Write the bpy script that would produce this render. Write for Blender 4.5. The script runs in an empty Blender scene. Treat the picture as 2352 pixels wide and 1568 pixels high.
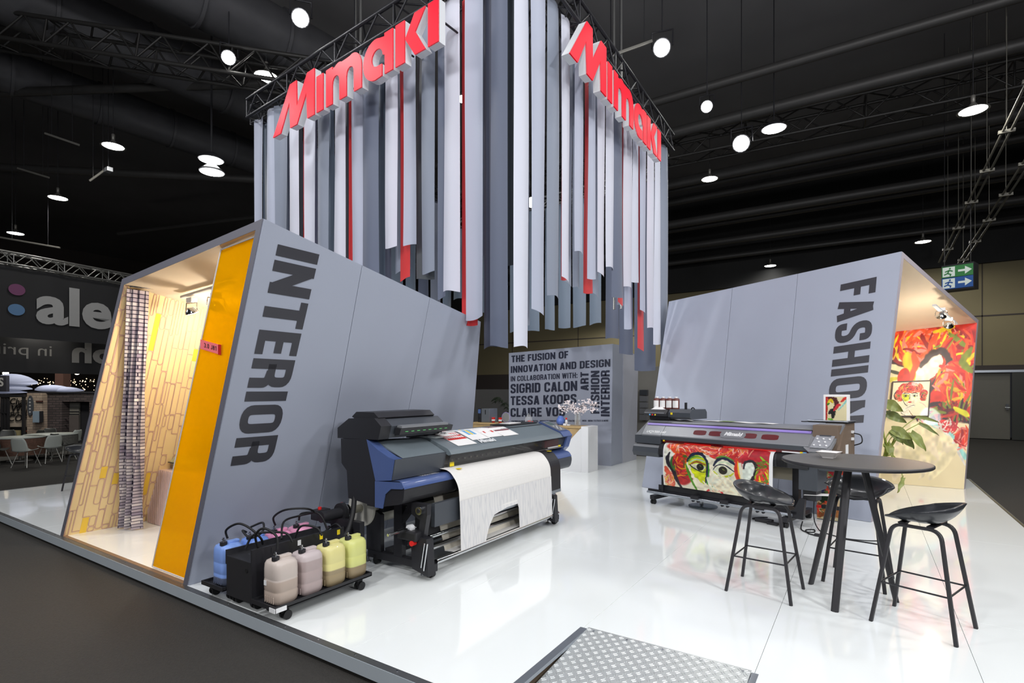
import bpy, bmesh, math, random
import numpy as np
from mathutils import Vector, Matrix, geometry

random.seed(7)
PI = math.pi
SC = bpy.context.scene
COL = SC.collection

# ------------------------------------------------------------------ camera, world, lights, exposure
cam_d = bpy.data.cameras.new('camera')
cam = bpy.data.objects.new('camera', cam_d)
COL.objects.link(cam)
cam.location = (0, 0, 1.6)
cam.rotation_euler = (PI / 2, 0, math.radians(33.27))
cam_d.sensor_width = 36
cam_d.lens = 1236 / 2352 * 36
cam_d.shift_y = 111 / 2352
cam_d.clip_end = 200
SC.camera = cam

SC.view_settings.view_transform = 'Standard'
SC.view_settings.look = 'None'
SC.view_settings.gamma = 1
SC.view_settings.use_curve_mapping = False
SC.view_settings.exposure = -0.36

world = bpy.data.worlds.new('world')
SC.world = world
world.use_nodes = True
world.node_tree.nodes['Background'].inputs[0].default_value = (0.8, 0.85, 1, 1)
world.node_tree.nodes['Background'].inputs[1].default_value = 0.02


def lamp(name, kind, loc, target, energy, color=(1, 1, 1), size=0.3, angle=None, blend=0.6):
    d = bpy.data.lights.new(name, kind)
    d.energy = energy
    d.color = color
    if kind == 'AREA':
        d.shape = 'DISK'
        d.size = size
    else:
        d.shadow_soft_size = size
    if kind == 'SPOT':
        d.spot_size = math.radians(angle or 80)
        d.spot_blend = blend
    o = bpy.data.objects.new(name, d)
    COL.objects.link(o)
    o.location = loc
    v = Vector(target) - Vector(loc)
    o.rotation_euler = v.to_track_quat('-Z', 'Y').to_euler()
    return o


CW = (0.98, 0.98, 1.0)
WW = (1.0, 0.84, 0.64)
# unseen fill lights added above and behind the camera to brighten the stand
for (x, y, z, tx, ty, tz, e) in [(2.5, -1.5, 7.2, -2.5, 5.5, 0.5, 620), (-2.5, -2.2, 7.2, -4.5, 5.0, 1.0, 620), (-7.0, -1.5, 7.2, -6.0, 5.0, 1.5, 520),
                                (3.6, 3.5, 7.2, -0.5, 7.5, 0.8, 560), (0.3, 1.2, 7.6, -1.0, 4.2, 0, 300), (4.2, 9.0, 7.0, -1.5, 9.5, 1.2, 420)]:
    lamp('stand_fill_light', 'AREA', (x, y, z), (tx, ty, tz), e * 0.36, CW, 0.7)
for (x, y, z, tx, ty, tz, e) in [(6.0, 0.5, 4.4, -4.2, 4.0, 1.0, 270), (-0.5, -4.0, 4.6, -5.2, 10.0, 1.3, 200), (5.5, 5.5, 4.6, -4.5, 7.0, 1.4, 170), (-9.0, -3.0, 4.6, -6.5, 4.0, 1.2, 90)]:
    lamp('stand_fill_light', 'AREA', (x, y, z), (tx, ty, tz), e, CW, 0.9)  # lower unseen fill, added to lift the upright surfaces
# light of the hall's pendant lamps, plus fill lamps added for walls and cafe
for (x, y, z, e) in [(-14.5, 5.3, 7.0, 160), (-18.4, 5.5, 6.7, 160), (-23.2, 5.8, 6.5, 160), (1.7, 13.0, 6.6, 200), (-3.7, 16.0, 7.4, 260), (-3.2, 23.6, 6.4, 160), (1.6, 22.0, 6.3, 260), (6.0, 18.0, 6.5, 260), (-9.5, 22.0, 5.0, 420), (2.5, 21.0, 5.4, 160), (-15, 14, 7, 160), (-22, 10, 5.6, 160), (-19.5, 4.6, 4.6, 160), (7, 7, 6.8, 160), (-12, -2, 6.8, 120), (0, -4, 7, 60)]:
    lamp('hall_pendant_and_fill', 'SPOT', (x, y, z), (x, y, 0), e, (1.0, 0.97, 0.9), 0.25, 172, 0.3)
# the hanging spotlights in view, plus unseen fill spots added for the text wall
for (x, y, z, tx, ty, tz, e) in [(-9.9, 3.6, 7.2, -7, 4, 1, 500), (-7.4, 3.2, 7.2, -5.0, 4.8, 2, 500), (0.2, 8.4, 7.0, -3, 7, 2, 420),
                                (-0.6, 10.3, 6.9, -2, 9, 1, 300), (-5.6, 7.4, 6.6, -5.0, 7.6, 0, 650), (-4.4, 9.0, 6.6, -4.6, 8.6, 0, 300), (-5.2, 6.4, 5.7, -5.6, 10.8, 1.0, 700), (-4.6, 6.0, 3.3, -5.7, 10.6, 0.9, 650)]:
    lamp('rig_spot_and_fill', 'SPOT', (x, y, z), (tx, ty, tz), e * 0.36, CW, 0.15, 120, 0.8)
# two lamps inside each display booth
lamp('booth_spot_lamp', 'SPOT', (-5.25, 2.62, 2.30), (-5.9, 3.6, 0.6), 50, WW, 0.05, 165, 0.7)
lamp('booth_spot_lamp', 'SPOT', (-5.0, 2.75, 2.30), (-6.5, 3.0, 0.9), 50, WW, 0.05, 165, 0.7)
lamp('booth_spot_lamp', 'SPOT', (0.95, 10.35, 2.62), (0.8, 11.9, 0.9), 26, WW, 0.05, 150, 0.7)
lamp('booth_spot_lamp', 'SPOT', (1.12, 10.85, 2.52), (0.9, 12.0, 1.4), 18, WW, 0.05, 150, 0.7)

lamp('cafe_fill_light', 'AREA', (-18.5, 4.9, 3.6), (-21.8, 6.2, 0.4), 110, (1, .95, .85), 0.6)  # added fill lamp that brightens the cafe board
lamp('booth_bounce_fill', 'POINT', (-5.3, 2.9, 2.1), (0, 0, 0), 24, WW, 0.06)  # added fill standing in for light bounced onto the booth ceilings
lamp('booth_bounce_fill', 'POINT', (0.85, 10.4, 2.35), (0, 0, 0), 24, WW, 0.06)

# ------------------------------------------------------------------ materials
MATS = {}


def s2l(c):
    return tuple(((v / 255) / 12.92 if v / 255 <= 0.04045 else ((v / 255 + 0.055) / 1.055) ** 2.4) for v in c)


def mat(name, rgb, rough=0.5, metal=0.0, noise=0.06, nscale=8, bump=0.0, emit=0.0, trans=0.0, alpha=1.0, coat=0.0, spec=0.5, ior=1.45, bscale=60):
    m = bpy.data.materials.new(name)
    m.use_nodes = True
    nt = m.node_tree
    b = nt.nodes['Principled BSDF']
    c = s2l(rgb)
    b.inputs['Base Color'].default_value = (*c, 1)
    b.inputs['Roughness'].default_value = rough
    b.inputs['Metallic'].default_value = metal
    b.inputs['Specular IOR Level'].default_value = spec
    b.inputs['Transmission Weight'].default_value = trans
    b.inputs['IOR'].default_value = ior
    b.inputs['Alpha'].default_value = alpha
    b.inputs['Coat Weight'].default_value = coat
    if emit:
        b.inputs['Emission Color'].default_value = (*c, 1)
        b.inputs['Emission Strength'].default_value = emit
    tc = nt.nodes.new('ShaderNodeTexCoord')
    if noise:
        n = nt.nodes.new('ShaderNodeTexNoise')
        n.inputs['Scale'].default_value = nscale
        n.inputs['Detail'].default_value = 4
        nt.links.new(tc.outputs['Object'], n.inputs['Vector'])
        mx = nt.nodes.new('ShaderNodeMix')
        mx.data_type = 'RGBA'
        mx.inputs['A'].default_value = (*[v * (1 - noise) for v in c], 1)
        mx.inputs['B'].default_value = (*[min(1, v * (1 + noise)) for v in c], 1)
        nt.links.new(n.outputs['Fac'], mx.inputs['Factor'])
        nt.links.new(mx.outputs['Result'], b.inputs['Base Color'])
    if bump:
        n2 = nt.nodes.new('ShaderNodeTexNoise')
        n2.inputs['Scale'].default_value = bscale
        n2.inputs['Detail'].default_value = 3
        nt.links.new(tc.outputs['Object'], n2.inputs['Vector'])
        bp = nt.nodes.new('ShaderNodeBump')
        bp.inputs['Strength'].default_value = bump
        bp.inputs['Distance'].default_value = 0.01
        nt.links.new(n2.outputs['Fac'], bp.inputs['Height'])
        nt.links.new(bp.outputs['Normal'], b.inputs['Normal'])
    MATS[name] = m
    return m


def attr_mat(name, rough=0.5, coat=0.0):
    m = bpy.data.materials.new(name)
    m.use_nodes = True
    nt = m.node_tree
    b = nt.nodes['Principled BSDF']
    a = nt.nodes.new('ShaderNodeAttribute')
    a.attribute_name = 'paint'
    nt.links.new(a.outputs['Color'], b.inputs['Base Color'])
    b.inputs['Roughness'].default_value = rough
    b.inputs['Coat Weight'].default_value = coat
    MATS[name] = m
    return m


M_WALL = mat('painted_panel_blue_grey', (160, 166, 181), 0.42, noise=0.03, nscale=2.5, bump=0.02)
M_EDGE = mat('panel_edge_grey', (98, 98, 108), 0.5, noise=0.03)
M_CREAM = mat('cream_inside_paint', (238, 226, 208), 0.6, noise=0.02)
M_TILE = mat('glossy_white_floor', (238, 242, 241), 0.09, noise=0.015, nscale=1.2, coat=0.3, spec=0.6)
M_ALU = mat('brushed_aluminium', (170, 176, 184), 0.32, 0.85, noise=0.05, nscale=30)
M_TREAD = mat('tread_plate_metal', (198, 202, 202), 0.36, 0.55, noise=0.06, nscale=18)
M_FASC = mat('fascia_grey_board', (158, 166, 172), 0.5, noise=0.05, nscale=6)
M_STRIP = mat('dark_edge_profile', (104, 106, 108), 0.35, 0.6, noise=0.15, nscale=12)
M_CARPET = mat('hall_floor_dark', (50, 48, 45), 0.85, noise=0.35, nscale=60, bump=0.6, bscale=120)
M_CEIL = mat('hall_ceiling_black', (112, 111, 112), 0.9, noise=0.15, nscale=0.7)
M_DUCT = mat('duct_dark', (74, 74, 77), 0.5, 0.2, noise=0.1)
M_BLACK = mat('black_plastic', (38, 38, 41), 0.42, noise=0.08, nscale=20)
M_BLACKM = mat('black_powder_metal', (42, 42, 46), 0.38, 0.2, noise=0.08, nscale=25)
M_RUB = mat('black_rubber', (24, 24, 26), 0.6)
M_DGREY = mat('dark_grey_cover', (66, 70, 76), 0.4, noise=0.05)
M_LID = mat('grey_green_lid', (108, 118, 124), 0.35, noise=0.04)
M_LIDG = mat('silver_grey_lid', (132, 134, 138), 0.33, 0.15, noise=0.04)
M_BLUE = mat('printer_blue', (74, 92, 140), 0.3, noise=0.04, coat=0.3)
M_CHROME = mat('chrome', (205, 207, 210), 0.15, 1.0, noise=0)
M_WHITE = mat('white_plastic', (228, 229, 230), 0.35, noise=0.02)
M_PAPER = mat('white_fabric_media', (222, 220, 216), 0.7, noise=0.03, nscale=30)
M_RED = mat('red_plastic', (216, 40, 38), 0.4)
M_YEL = mat('yellow_label', (232, 206, 30), 0.5, noise=0)
M_SMOKE = mat('smoked_window', (60, 60, 62), 0.06, noise=0, trans=0.0, alpha=0.30, spec=0.7)
M_SMOKR = mat('red_tinted_window', (110, 14, 20), 0.06, noise=0, alpha=0.7, spec=0.7)
M_GLASS = mat('clear_glass', (240, 246, 246), 0.02, noise=0, alpha=0.18, spec=0.8)
M_LIP = mat('purple_strip', (150, 132, 205), 0.35, noise=0.02)
M_WOOD = mat('light_oak', (186, 158, 112), 0.5, noise=0.15, nscale=14)
M_VINYL = mat('dark_grey_vinyl', (58, 58, 64), 0.38, noise=0.03)
M_VINYLB = mat('dark_blue_vinyl', (44, 48, 64), 0.45, noise=0.03)
M_SIGNR = mat('sign_red_face', (232, 22, 44), 0.42, noise=0.0, emit=0.42, coat=0.0, spec=0.25)
M_SIGNW = mat('sign_white_return', (222, 224, 226), 0.35, noise=0.02)
M_LAMPON = mat('lamp_glow', (255, 255, 250), 0.5, noise=0, emit=30)
M_LAMPW = mat('lamp_glow_warm', (255, 236, 200), 0.5, noise=0, emit=22)
M_LAMPH = mat('lamp_shade_grey', (120, 118, 112), 0.4, 0.4)
M_STOOL = mat('black_stool_shell', (44, 46, 50), 0.33, noise=0.04, coat=0.15)
M_STAIN = mat('black_stained_wood', (46, 45, 48), 0.45, noise=0.12, nscale=40)
M_TTOP = mat('table_top_linoleum', (80, 77, 73), 0.42, noise=0.05, nscale=12)
M_HALLW = mat('olive_hall_wall', (120, 112, 86), 0.8, noise=0.06, nscale=1.0)
M_HALLD = mat('dark_hall_wall', (60, 54, 52), 0.8, noise=0.06, nscale=2.0)
M_BGREY = mat('black_fabric_banner', (40, 40, 42), 0.8, noise=0.08, nscale=2)
M_BTEXT = mat('banner_grey_print', (158, 158, 158), 0.8, noise=0.02)


def wall_mortar(name, c1, c2, mortar, sx, rough=0.9):
    m = bpy.data.materials.new(name)
    m.use_nodes = True
    nt = m.node_tree
    b = nt.nodes['Principled BSDF']
    uv = nt.nodes.new('ShaderNodeUVMap')
    br = nt.nodes.new('ShaderNodeTexBrick')
    br.inputs['Color1'].default_value = (*s2l(c1), 1)
    br.inputs['Color2'].default_value = (*s2l(c2), 1)
    br.inputs['Mortar'].default_value = (*s2l(mortar), 1)
    br.inputs['Scale'].default_value = 1.0
    br.inputs['Mortar Size'].default_value = sx[2]
    br.inputs['Brick Width'].default_value = sx[0]
    br.inputs['Row Height'].default_value = sx[1]
    br.inputs['Mortar Smooth'].default_value = 0.2
    nt.links.new(uv.outputs['UV'], br.inputs['Vector'])
    nt.links.new(br.outputs['Color'], b.inputs['Base Color'])
    b.inputs['Roughness'].default_value = rough
    MATS[name] = m
    return m, nt, b, br


# translucent orange acrylic: tinted see-through sheet with a milky body and a polished surface
def acrylic():
    m = bpy.data.materials.new('orange_acrylic')
    m.use_nodes = True
    nt = m.node_tree
    nt.nodes.clear()
    out = nt.nodes.new('ShaderNodeOutputMaterial')
    tr = nt.nodes.new('ShaderNodeBsdfTransparent')
    tr.inputs[0].default_value = (1.0, 0.72, 0.02, 1)
    tl = nt.nodes.new('ShaderNodeBsdfTranslucent')
    tl.inputs[0].default_value = (1.0, 0.68, 0.0, 1)
    df = nt.nodes.new('ShaderNodeBsdfDiffuse')
    df.inputs[0].default_value = (0.95, 0.60, 0.0, 1)
    gl = nt.nodes.new('ShaderNodeBsdfGlossy')
    gl.inputs['Roughness'].default_value = 0.04
    m1 = nt.nodes.new('ShaderNodeMixShader')
    m1.inputs[0].default_value = 0.5
    nt.links.new(tl.outputs[0], m1.inputs[1])
    nt.links.new(df.outputs[0], m1.inputs[2])
    m2 = nt.nodes.new('ShaderNodeMixShader')
    m2.inputs[0].default_value = 0.62
    nt.links.new(tr.outputs[0], m2.inputs[1])
    nt.links.new(m1.outputs[0], m2.inputs[2])
    m3 = nt.nodes.new('ShaderNodeMixShader')
    m3.inputs[0].default_value = 0.08
    nt.links.new(m2.outputs[0], m3.inputs[1])
    nt.links.new(gl.outputs[0], m3.inputs[2])
    nt.links.new(m3.outputs[0], out.inputs[0])
    return m


M_ACRYL = acrylic()


def cloth_mat(name, rgb, tl=0.25):
    m = bpy.data.materials.new(name)
    m.use_nodes = True
    nt = m.node_tree
    b = nt.nodes['Principled BSDF']
    c = s2l(rgb)
    b.inputs['Base Color'].default_value = (*c, 1)
    b.inputs['Roughness'].default_value = 0.55
    b.inputs['Sheen Weight'].default_value = 0.15
    t = nt.nodes.new('ShaderNodeBsdfTranslucent')
    t.inputs[0].default_value = (*c, 1)
    mx = nt.nodes.new('ShaderNodeMixShader')
    mx.inputs[0].default_value = tl
    out = nt.nodes['Material Output']
    nt.links.new(b.outputs[0], mx.inputs[1])
    nt.links.new(t.outputs[0], mx.inputs[2])
    nt.links.new(mx.outputs[0], out.inputs[0])
    return m


CLOTH = {'W': cloth_mat('white_banner_cloth', (214, 217, 230)), 'L': cloth_mat('pale_shade_banner_cloth', (184, 190, 208)),  # greys and dark tones put the shade on backlit white cloth into colour
         'G': cloth_mat('mid_shade_banner_cloth', (138, 146, 162)), 'S': cloth_mat('slate_shade_banner_cloth', (92, 100, 120), 0.1),
         'N': cloth_mat('navy_shade_banner_cloth', (52, 56, 74), 0.05), 'D': cloth_mat('charcoal_shade_banner_cloth', (78, 84, 88), 0.1),
         'B': cloth_mat('blue_shade_banner_cloth', (116, 130, 146), 0.1), 'R': cloth_mat('red_banner_cloth', (208, 44, 46), 0.15)}
CNAME = {'W': 'white', 'L': 'pale shade tone', 'G': 'mid shade tone', 'S': 'slate shade tone', 'N': 'dark navy shade tone', 'D': 'charcoal shade tone', 'B': 'blue-grey shade tone', 'R': 'red'}
# ------------------------------------------------------------------ object helpers
ORG = {}


def V(*a):
    return Vector(a if len(a) > 1 else a[0])


def thing(name, label, cat, loc=(0, 0, 0), group=None, rotz=0.0):
    o = bpy.data.objects.new(name, None)
    o.empty_display_size = 0.1
    COL.objects.link(o)
    o.location = loc
    o.rotation_euler = (0, 0, rotz)
    o['label'] = label
    o['category'] = cat
    if group:
        o['group'] = group
    ORG[o.name] = (Vector(loc), rotz)
    return o


def tag(o, label, cat, group=None):
    o['label'] = label
    o['category'] = cat
    if group:
        o['group'] = group
    return o


def plab(o, label):
    o['label'] = label
    return o


class MB:
    """collects vertices and faces for one mesh (world or thing-local coordinates)"""

    def __init__(s):
        s.v = []
        s.f = []
        s.sm = []

    def add(s, vs, fs, smooth=False):
        b = len(s.v)
        s.v += [tuple(x) for x in vs]
        s.f += [tuple(i + b for i in f) for f in fs]
        s.sm += [smooth] * len(fs)
        return s

    def box(s, x0, x1, y0, y1, z0, z1):
        return s.hexa([(x0, y0, z0), (x1, y0, z0), (x1, y1, z0), (x0, y1, z0)], [(x0, y0, z1), (x1, y0, z1), (x1, y1, z1), (x0, y1, z1)])

    def hexa(s, a, b):
        n = len(a)
        return s.add(list(a) + list(b), [tuple(range(n))[::-1], tuple(range(n, 2 * n))] + [(i, (i + 1) % n, n + (i + 1) % n, n + i) for i in range(n)])

    def bbox(s, x0, x1, y0, y1, z0, z1, r=0.01):
        """box with chamfered edges"""
        bm = bmesh.new()
        bmesh.ops.create_cube(bm, size=1)
        for v in bm.verts:
            v.co = Vector(((x0 + x1) / 2 + v.co.x * (x1 - x0), (y0 + y1) / 2 + v.co.y * (y1 - y0), (z0 + z1) / 2 + v.co.z * (z1 - z0)))
        bmesh.ops.bevel(bm, geom=list(bm.edges), offset=min(r, abs(x1 - x0) * .45, abs(y1 - y0) * .45, abs(z1 - z0) * .45), segments=2, affect='EDGES', profile=0.6)
        bm.verts.index_update()
        s.add([v.co[:] for v in bm.verts], [[v.index for v in f.verts] for f in bm.faces])
        bm.free()
        return s

    def prism(s, prof, axis, a, b):
        """extrude a closed 2-D profile along an axis; profile gives the other two coordinates in xyz order"""
        def P(p, t):
            return {'x': (t, p[0], p[1]), 'y': (p[0], t, p[1]), 'z': (p[0], p[1], t)}[axis]
        return s.hexa([P(p, a) for p in prof], [P(p, b) for p in prof])

    def skin(s, prof, axis, a, b, smooth=True):
        """open profile swept straight along an axis"""
        def P(p, t):
            return {'x': (t, p[0], p[1]), 'y': (p[0], t, p[1]), 'z': (p[0], p[1], t)}[axis]
        n = len(prof)
        return s.add([P(p, a) for p in prof] + [P(p, b) for p in prof], [(i, i + 1, n + i + 1, n + i) for i in range(n - 1)], smooth)

    def tube(s, pts, r, n=8, caps=True, smooth=True):
        pts = [Vector(p) for p in pts]
        rr = r if isinstance(r, (list, tuple)) else [r] * len(pts)
        prev = None
        rings = []
        for i, p in enumerate(pts):
            d = (pts[min(i + 1, len(pts) - 1)] - pts[max(i - 1, 0)])
            if d.length < 1e-9:
                d = Vector((0, 0, 1))
            d.normalize()
            if prev is None:
                u = d.orthogonal().normalized()
            else:
                u = prev - d * prev.dot(d)
                u = u.normalized() if u.length > 1e-6 else d.orthogonal().normalized()
            prev = u
            w = d.cross(u)
            rings.append([p + (u * math.cos(2 * PI * k / n) + w * math.sin(2 * PI * k / n)) * rr[i] for k in range(n)])
        vs = [q for ring in rings for q in ring]
        fs = [(i * n + k, i * n + (k + 1) % n, (i + 1) * n + (k + 1) % n, (i + 1) * n + k) for i in range(len(pts) - 1) for k in range(n)]
        s.add(vs, fs, smooth)
        if caps:
            s.add(rings[0], [tuple(range(n))[::-1]])
            s.add(rings[-1], [tuple(range(n))])
        return s

    def cyl(s, a, b, r, n=16, r2=None):
        return s.tube([a, b], [r, r if r2 is None else r2], n)

    def lathe(s, prof, c=(0, 0, 0), n=24, smooth=True):
        c = Vector(c)
        vs = [c + Vector((r * math.cos(2 * PI * k / n), r * math.sin(2 * PI * k / n), z)) for r, z in prof for k in range(n)]
        fs = [(i * n + k, i * n + (k + 1) % n, (i + 1) * n + (k + 1) % n, (i + 1) * n + k) for i in range(len(prof) - 1) for k in range(n)]
        return s.add(vs, fs, smooth)

    def sweep(s, pts, nrm, w, t):
        """rectangular bar: w along nrm, t in the plane of the path"""
        pts = [Vector(p) for p in pts]
        nrm = Vector(nrm).normalized()
        rings = []
        for i, p in enumerate(pts):
            d0 = (p - pts[i - 1]).normalized() if i else None
            d1 = (pts[i + 1] - p).normalized() if i < len(pts) - 1 else None
            d = ((d0 or d1) + (d1 or d0)).normalized()
            q = nrm.cross(d).normalized()
            k = 1 / max(0.5, d.dot(d0 or d1))
            rings.append([p + nrm * a * w / 2 + q * b * t / 2 * k for a, b in ((-1, -.6), (-.7, -1), (.7, -1), (1, -.6), (1, .6), (.7, 1), (-.7, 1), (-1, .6))])
        n = 8
        vs = [q for r in rings for q in r]
        fs = [(i * n + k, i * n + (k + 1) % n, (i + 1) * n + (k + 1) % n, (i + 1) * n + k) for i in range(len(pts) - 1) for k in range(n)]
        fs += [tuple(range(n))[::-1], tuple((len(pts) - 1) * n + k for k in range(n))]
        return s.add(vs, fs)

    def grid(s, fn, nu, nv, smooth=True):
        vs = [fn(i / nu, j / nv) for j in range(nv + 1) for i in range(nu + 1)]
        fs = [(j * (nu + 1) + i, j * (nu + 1) + i + 1, (j + 1) * (nu + 1) + i + 1, (j + 1) * (nu + 1) + i) for j in range(nv) for i in range(nu)]
        return s.add(vs, fs, smooth)

    def quad(s, a, b, c, d):
        return s.add([a, b, c, d], [(0, 1, 2, 3)])

    def ball(s, c, r, n=10, m=6, sq=(1, 1, 1)):
        vs = [(c[0] + r * sq[0] * math.sin(PI * j / m) * math.cos(2 * PI * i / n), c[1] + r * sq[1] * math.sin(PI * j / m) * math.sin(2 * PI * i / n), c[2] + r * sq[2] * math.cos(PI * j / m)) for j in range(m + 1) for i in range(n)]
        fs = [(j * n + i, (j + 1) * n + i, (j + 1) * n + (i + 1) % n, j * n + (i + 1) % n) for j in range(m) for i in range(n)]
        return s.add(vs, fs, True)

    def build(s, name, m, parent=None, local=False, uv=None, kind=None):
        me = bpy.data.meshes.new(name)
        vs = s.v
        if parent is not None and not local:
            o0, rz = ORG.get(parent.name, (Vector(), 0))
            c, sn = math.cos(-rz), math.sin(-rz)
            ox, oy, oz = o0
            vs = [((x - ox) * c - (y - oy) * sn, (x - ox) * sn + (y - oy) * c, z - oz) for x, y, z in vs]
        me.from_pydata(vs, [], s.f)
        me.polygons.foreach_set('use_smooth', s.sm)
        me.materials.append(m)
        if uv:
            l = me.uv_layers.new(name='UVMap')
            co = np.array([uv(*s.v[lp.vertex_index]) for lp in me.loops], dtype=np.float32)
            l.data.foreach_set('uv', co.ravel())
        me.validate()
        o = bpy.data.objects.new(name, me)
        COL.objects.link(o)
        if parent is not None:
            o.parent = parent
            ORG[o.name] = ORG.get(parent.name, (Vector(), 0))
        if kind:
            o['kind'] = kind
        return o


def box(name, m, parent, *a):
    return MB().box(*a).build(name, m, parent)


def bbox(name, m, parent, *a, r=0.008):
    return MB().bbox(*a, r=r).build(name, m, parent)


def struct(mb, name, m, uv=None):
    o = mb.build(name, m, None, uv=uv)
    o['kind'] = 'structure'
    return o


def copy_tree(o, parent=None):
    c = o.copy()
    COL.objects.link(c)
    c.parent = parent
    for ch in list(o.children):
        copy_tree(ch, c)
    return c


def fillet(pts, r, closed=False, seg=5):
    """round the corners of a 2-D or 3-D polyline"""
    P = [Vector(p) for p in pts]
    n = len(P)
    out = []
    rs = r if isinstance(r, (list, tuple)) else [r] * n
    for i in range(n):
        if (not closed and i in (0, n - 1)) or rs[i] <= 0:
            out.append(P[i])
            continue
        a, b, c = P[i - 1], P[i], P[(i + 1) % n]
        d0 = (a - b)
        d1 = (c - b)
        l = min(rs[i], d0.length * 0.49, d1.length * 0.49)
        p0 = b + d0.normalized() * l
        p1 = b + d1.normalized() * l
        for k in range(seg + 1):
            t = k / seg
            out.append(p0 * (1 - t) ** 2 + b * 2 * t * (1 - t) + p1 * t * t)
    return out


def smooth_path(pts, seg=6):
    P = [Vector(p) for p in pts]
    out = []
    for i in range(len(P) - 1):
        p0, p1, p2, p3 = P[max(i - 1, 0)], P[i], P[i + 1], P[min(i + 2, len(P) - 1)]
        for k in range(seg):
            t = k / seg
            out.append(0.5 * ((2 * p1) + (p2 - p0) * t + (2 * p0 - 5 * p1 + 4 * p2 - p3) * t * t + (3 * p1 - p0 - 3 * p2 + p3) * t ** 3))
    out.append(P[-1])
    return out


def ribbon2d(pts, w, closed=False):
    """outline pair of a constant-width stroke in 2-D: (left side, right side)"""
    P = [Vector((p[0], p[1])) for p in pts]
    n = len(P)
    L, R = [], []
    for i in range(n):
        a = P[i - 1] if (i or closed) else None
        c = P[(i + 1) % n] if (i < n - 1 or closed) else None
        d0 = (P[i] - a).normalized() if a is not None else None
        d1 = (c - P[i]).normalized() if c is not None else None
        d = (d0 or d1) + (d1 or d0)
        d = d.normalized() if d.length > 1e-6 else (d0 or d1)
        nr = Vector((-d.y, d.x))
        k = 1 / max(0.45, d.dot(d0 if d0 is not None else d1))
        L.append(P[i] + nr * w / 2 * k)
        R.append(P[i] - nr * w / 2 * k)
    return L, R


# condensed bold capitals as strokes: width of the letter, then strokes (points, corner radius, closed)
T = 0.17
H0, H1 = T / 2, 1 - T / 2


def G(w, *st):
    return (w, st)


def _l(a, b):
    return ([a, b], 0, False)


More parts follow.
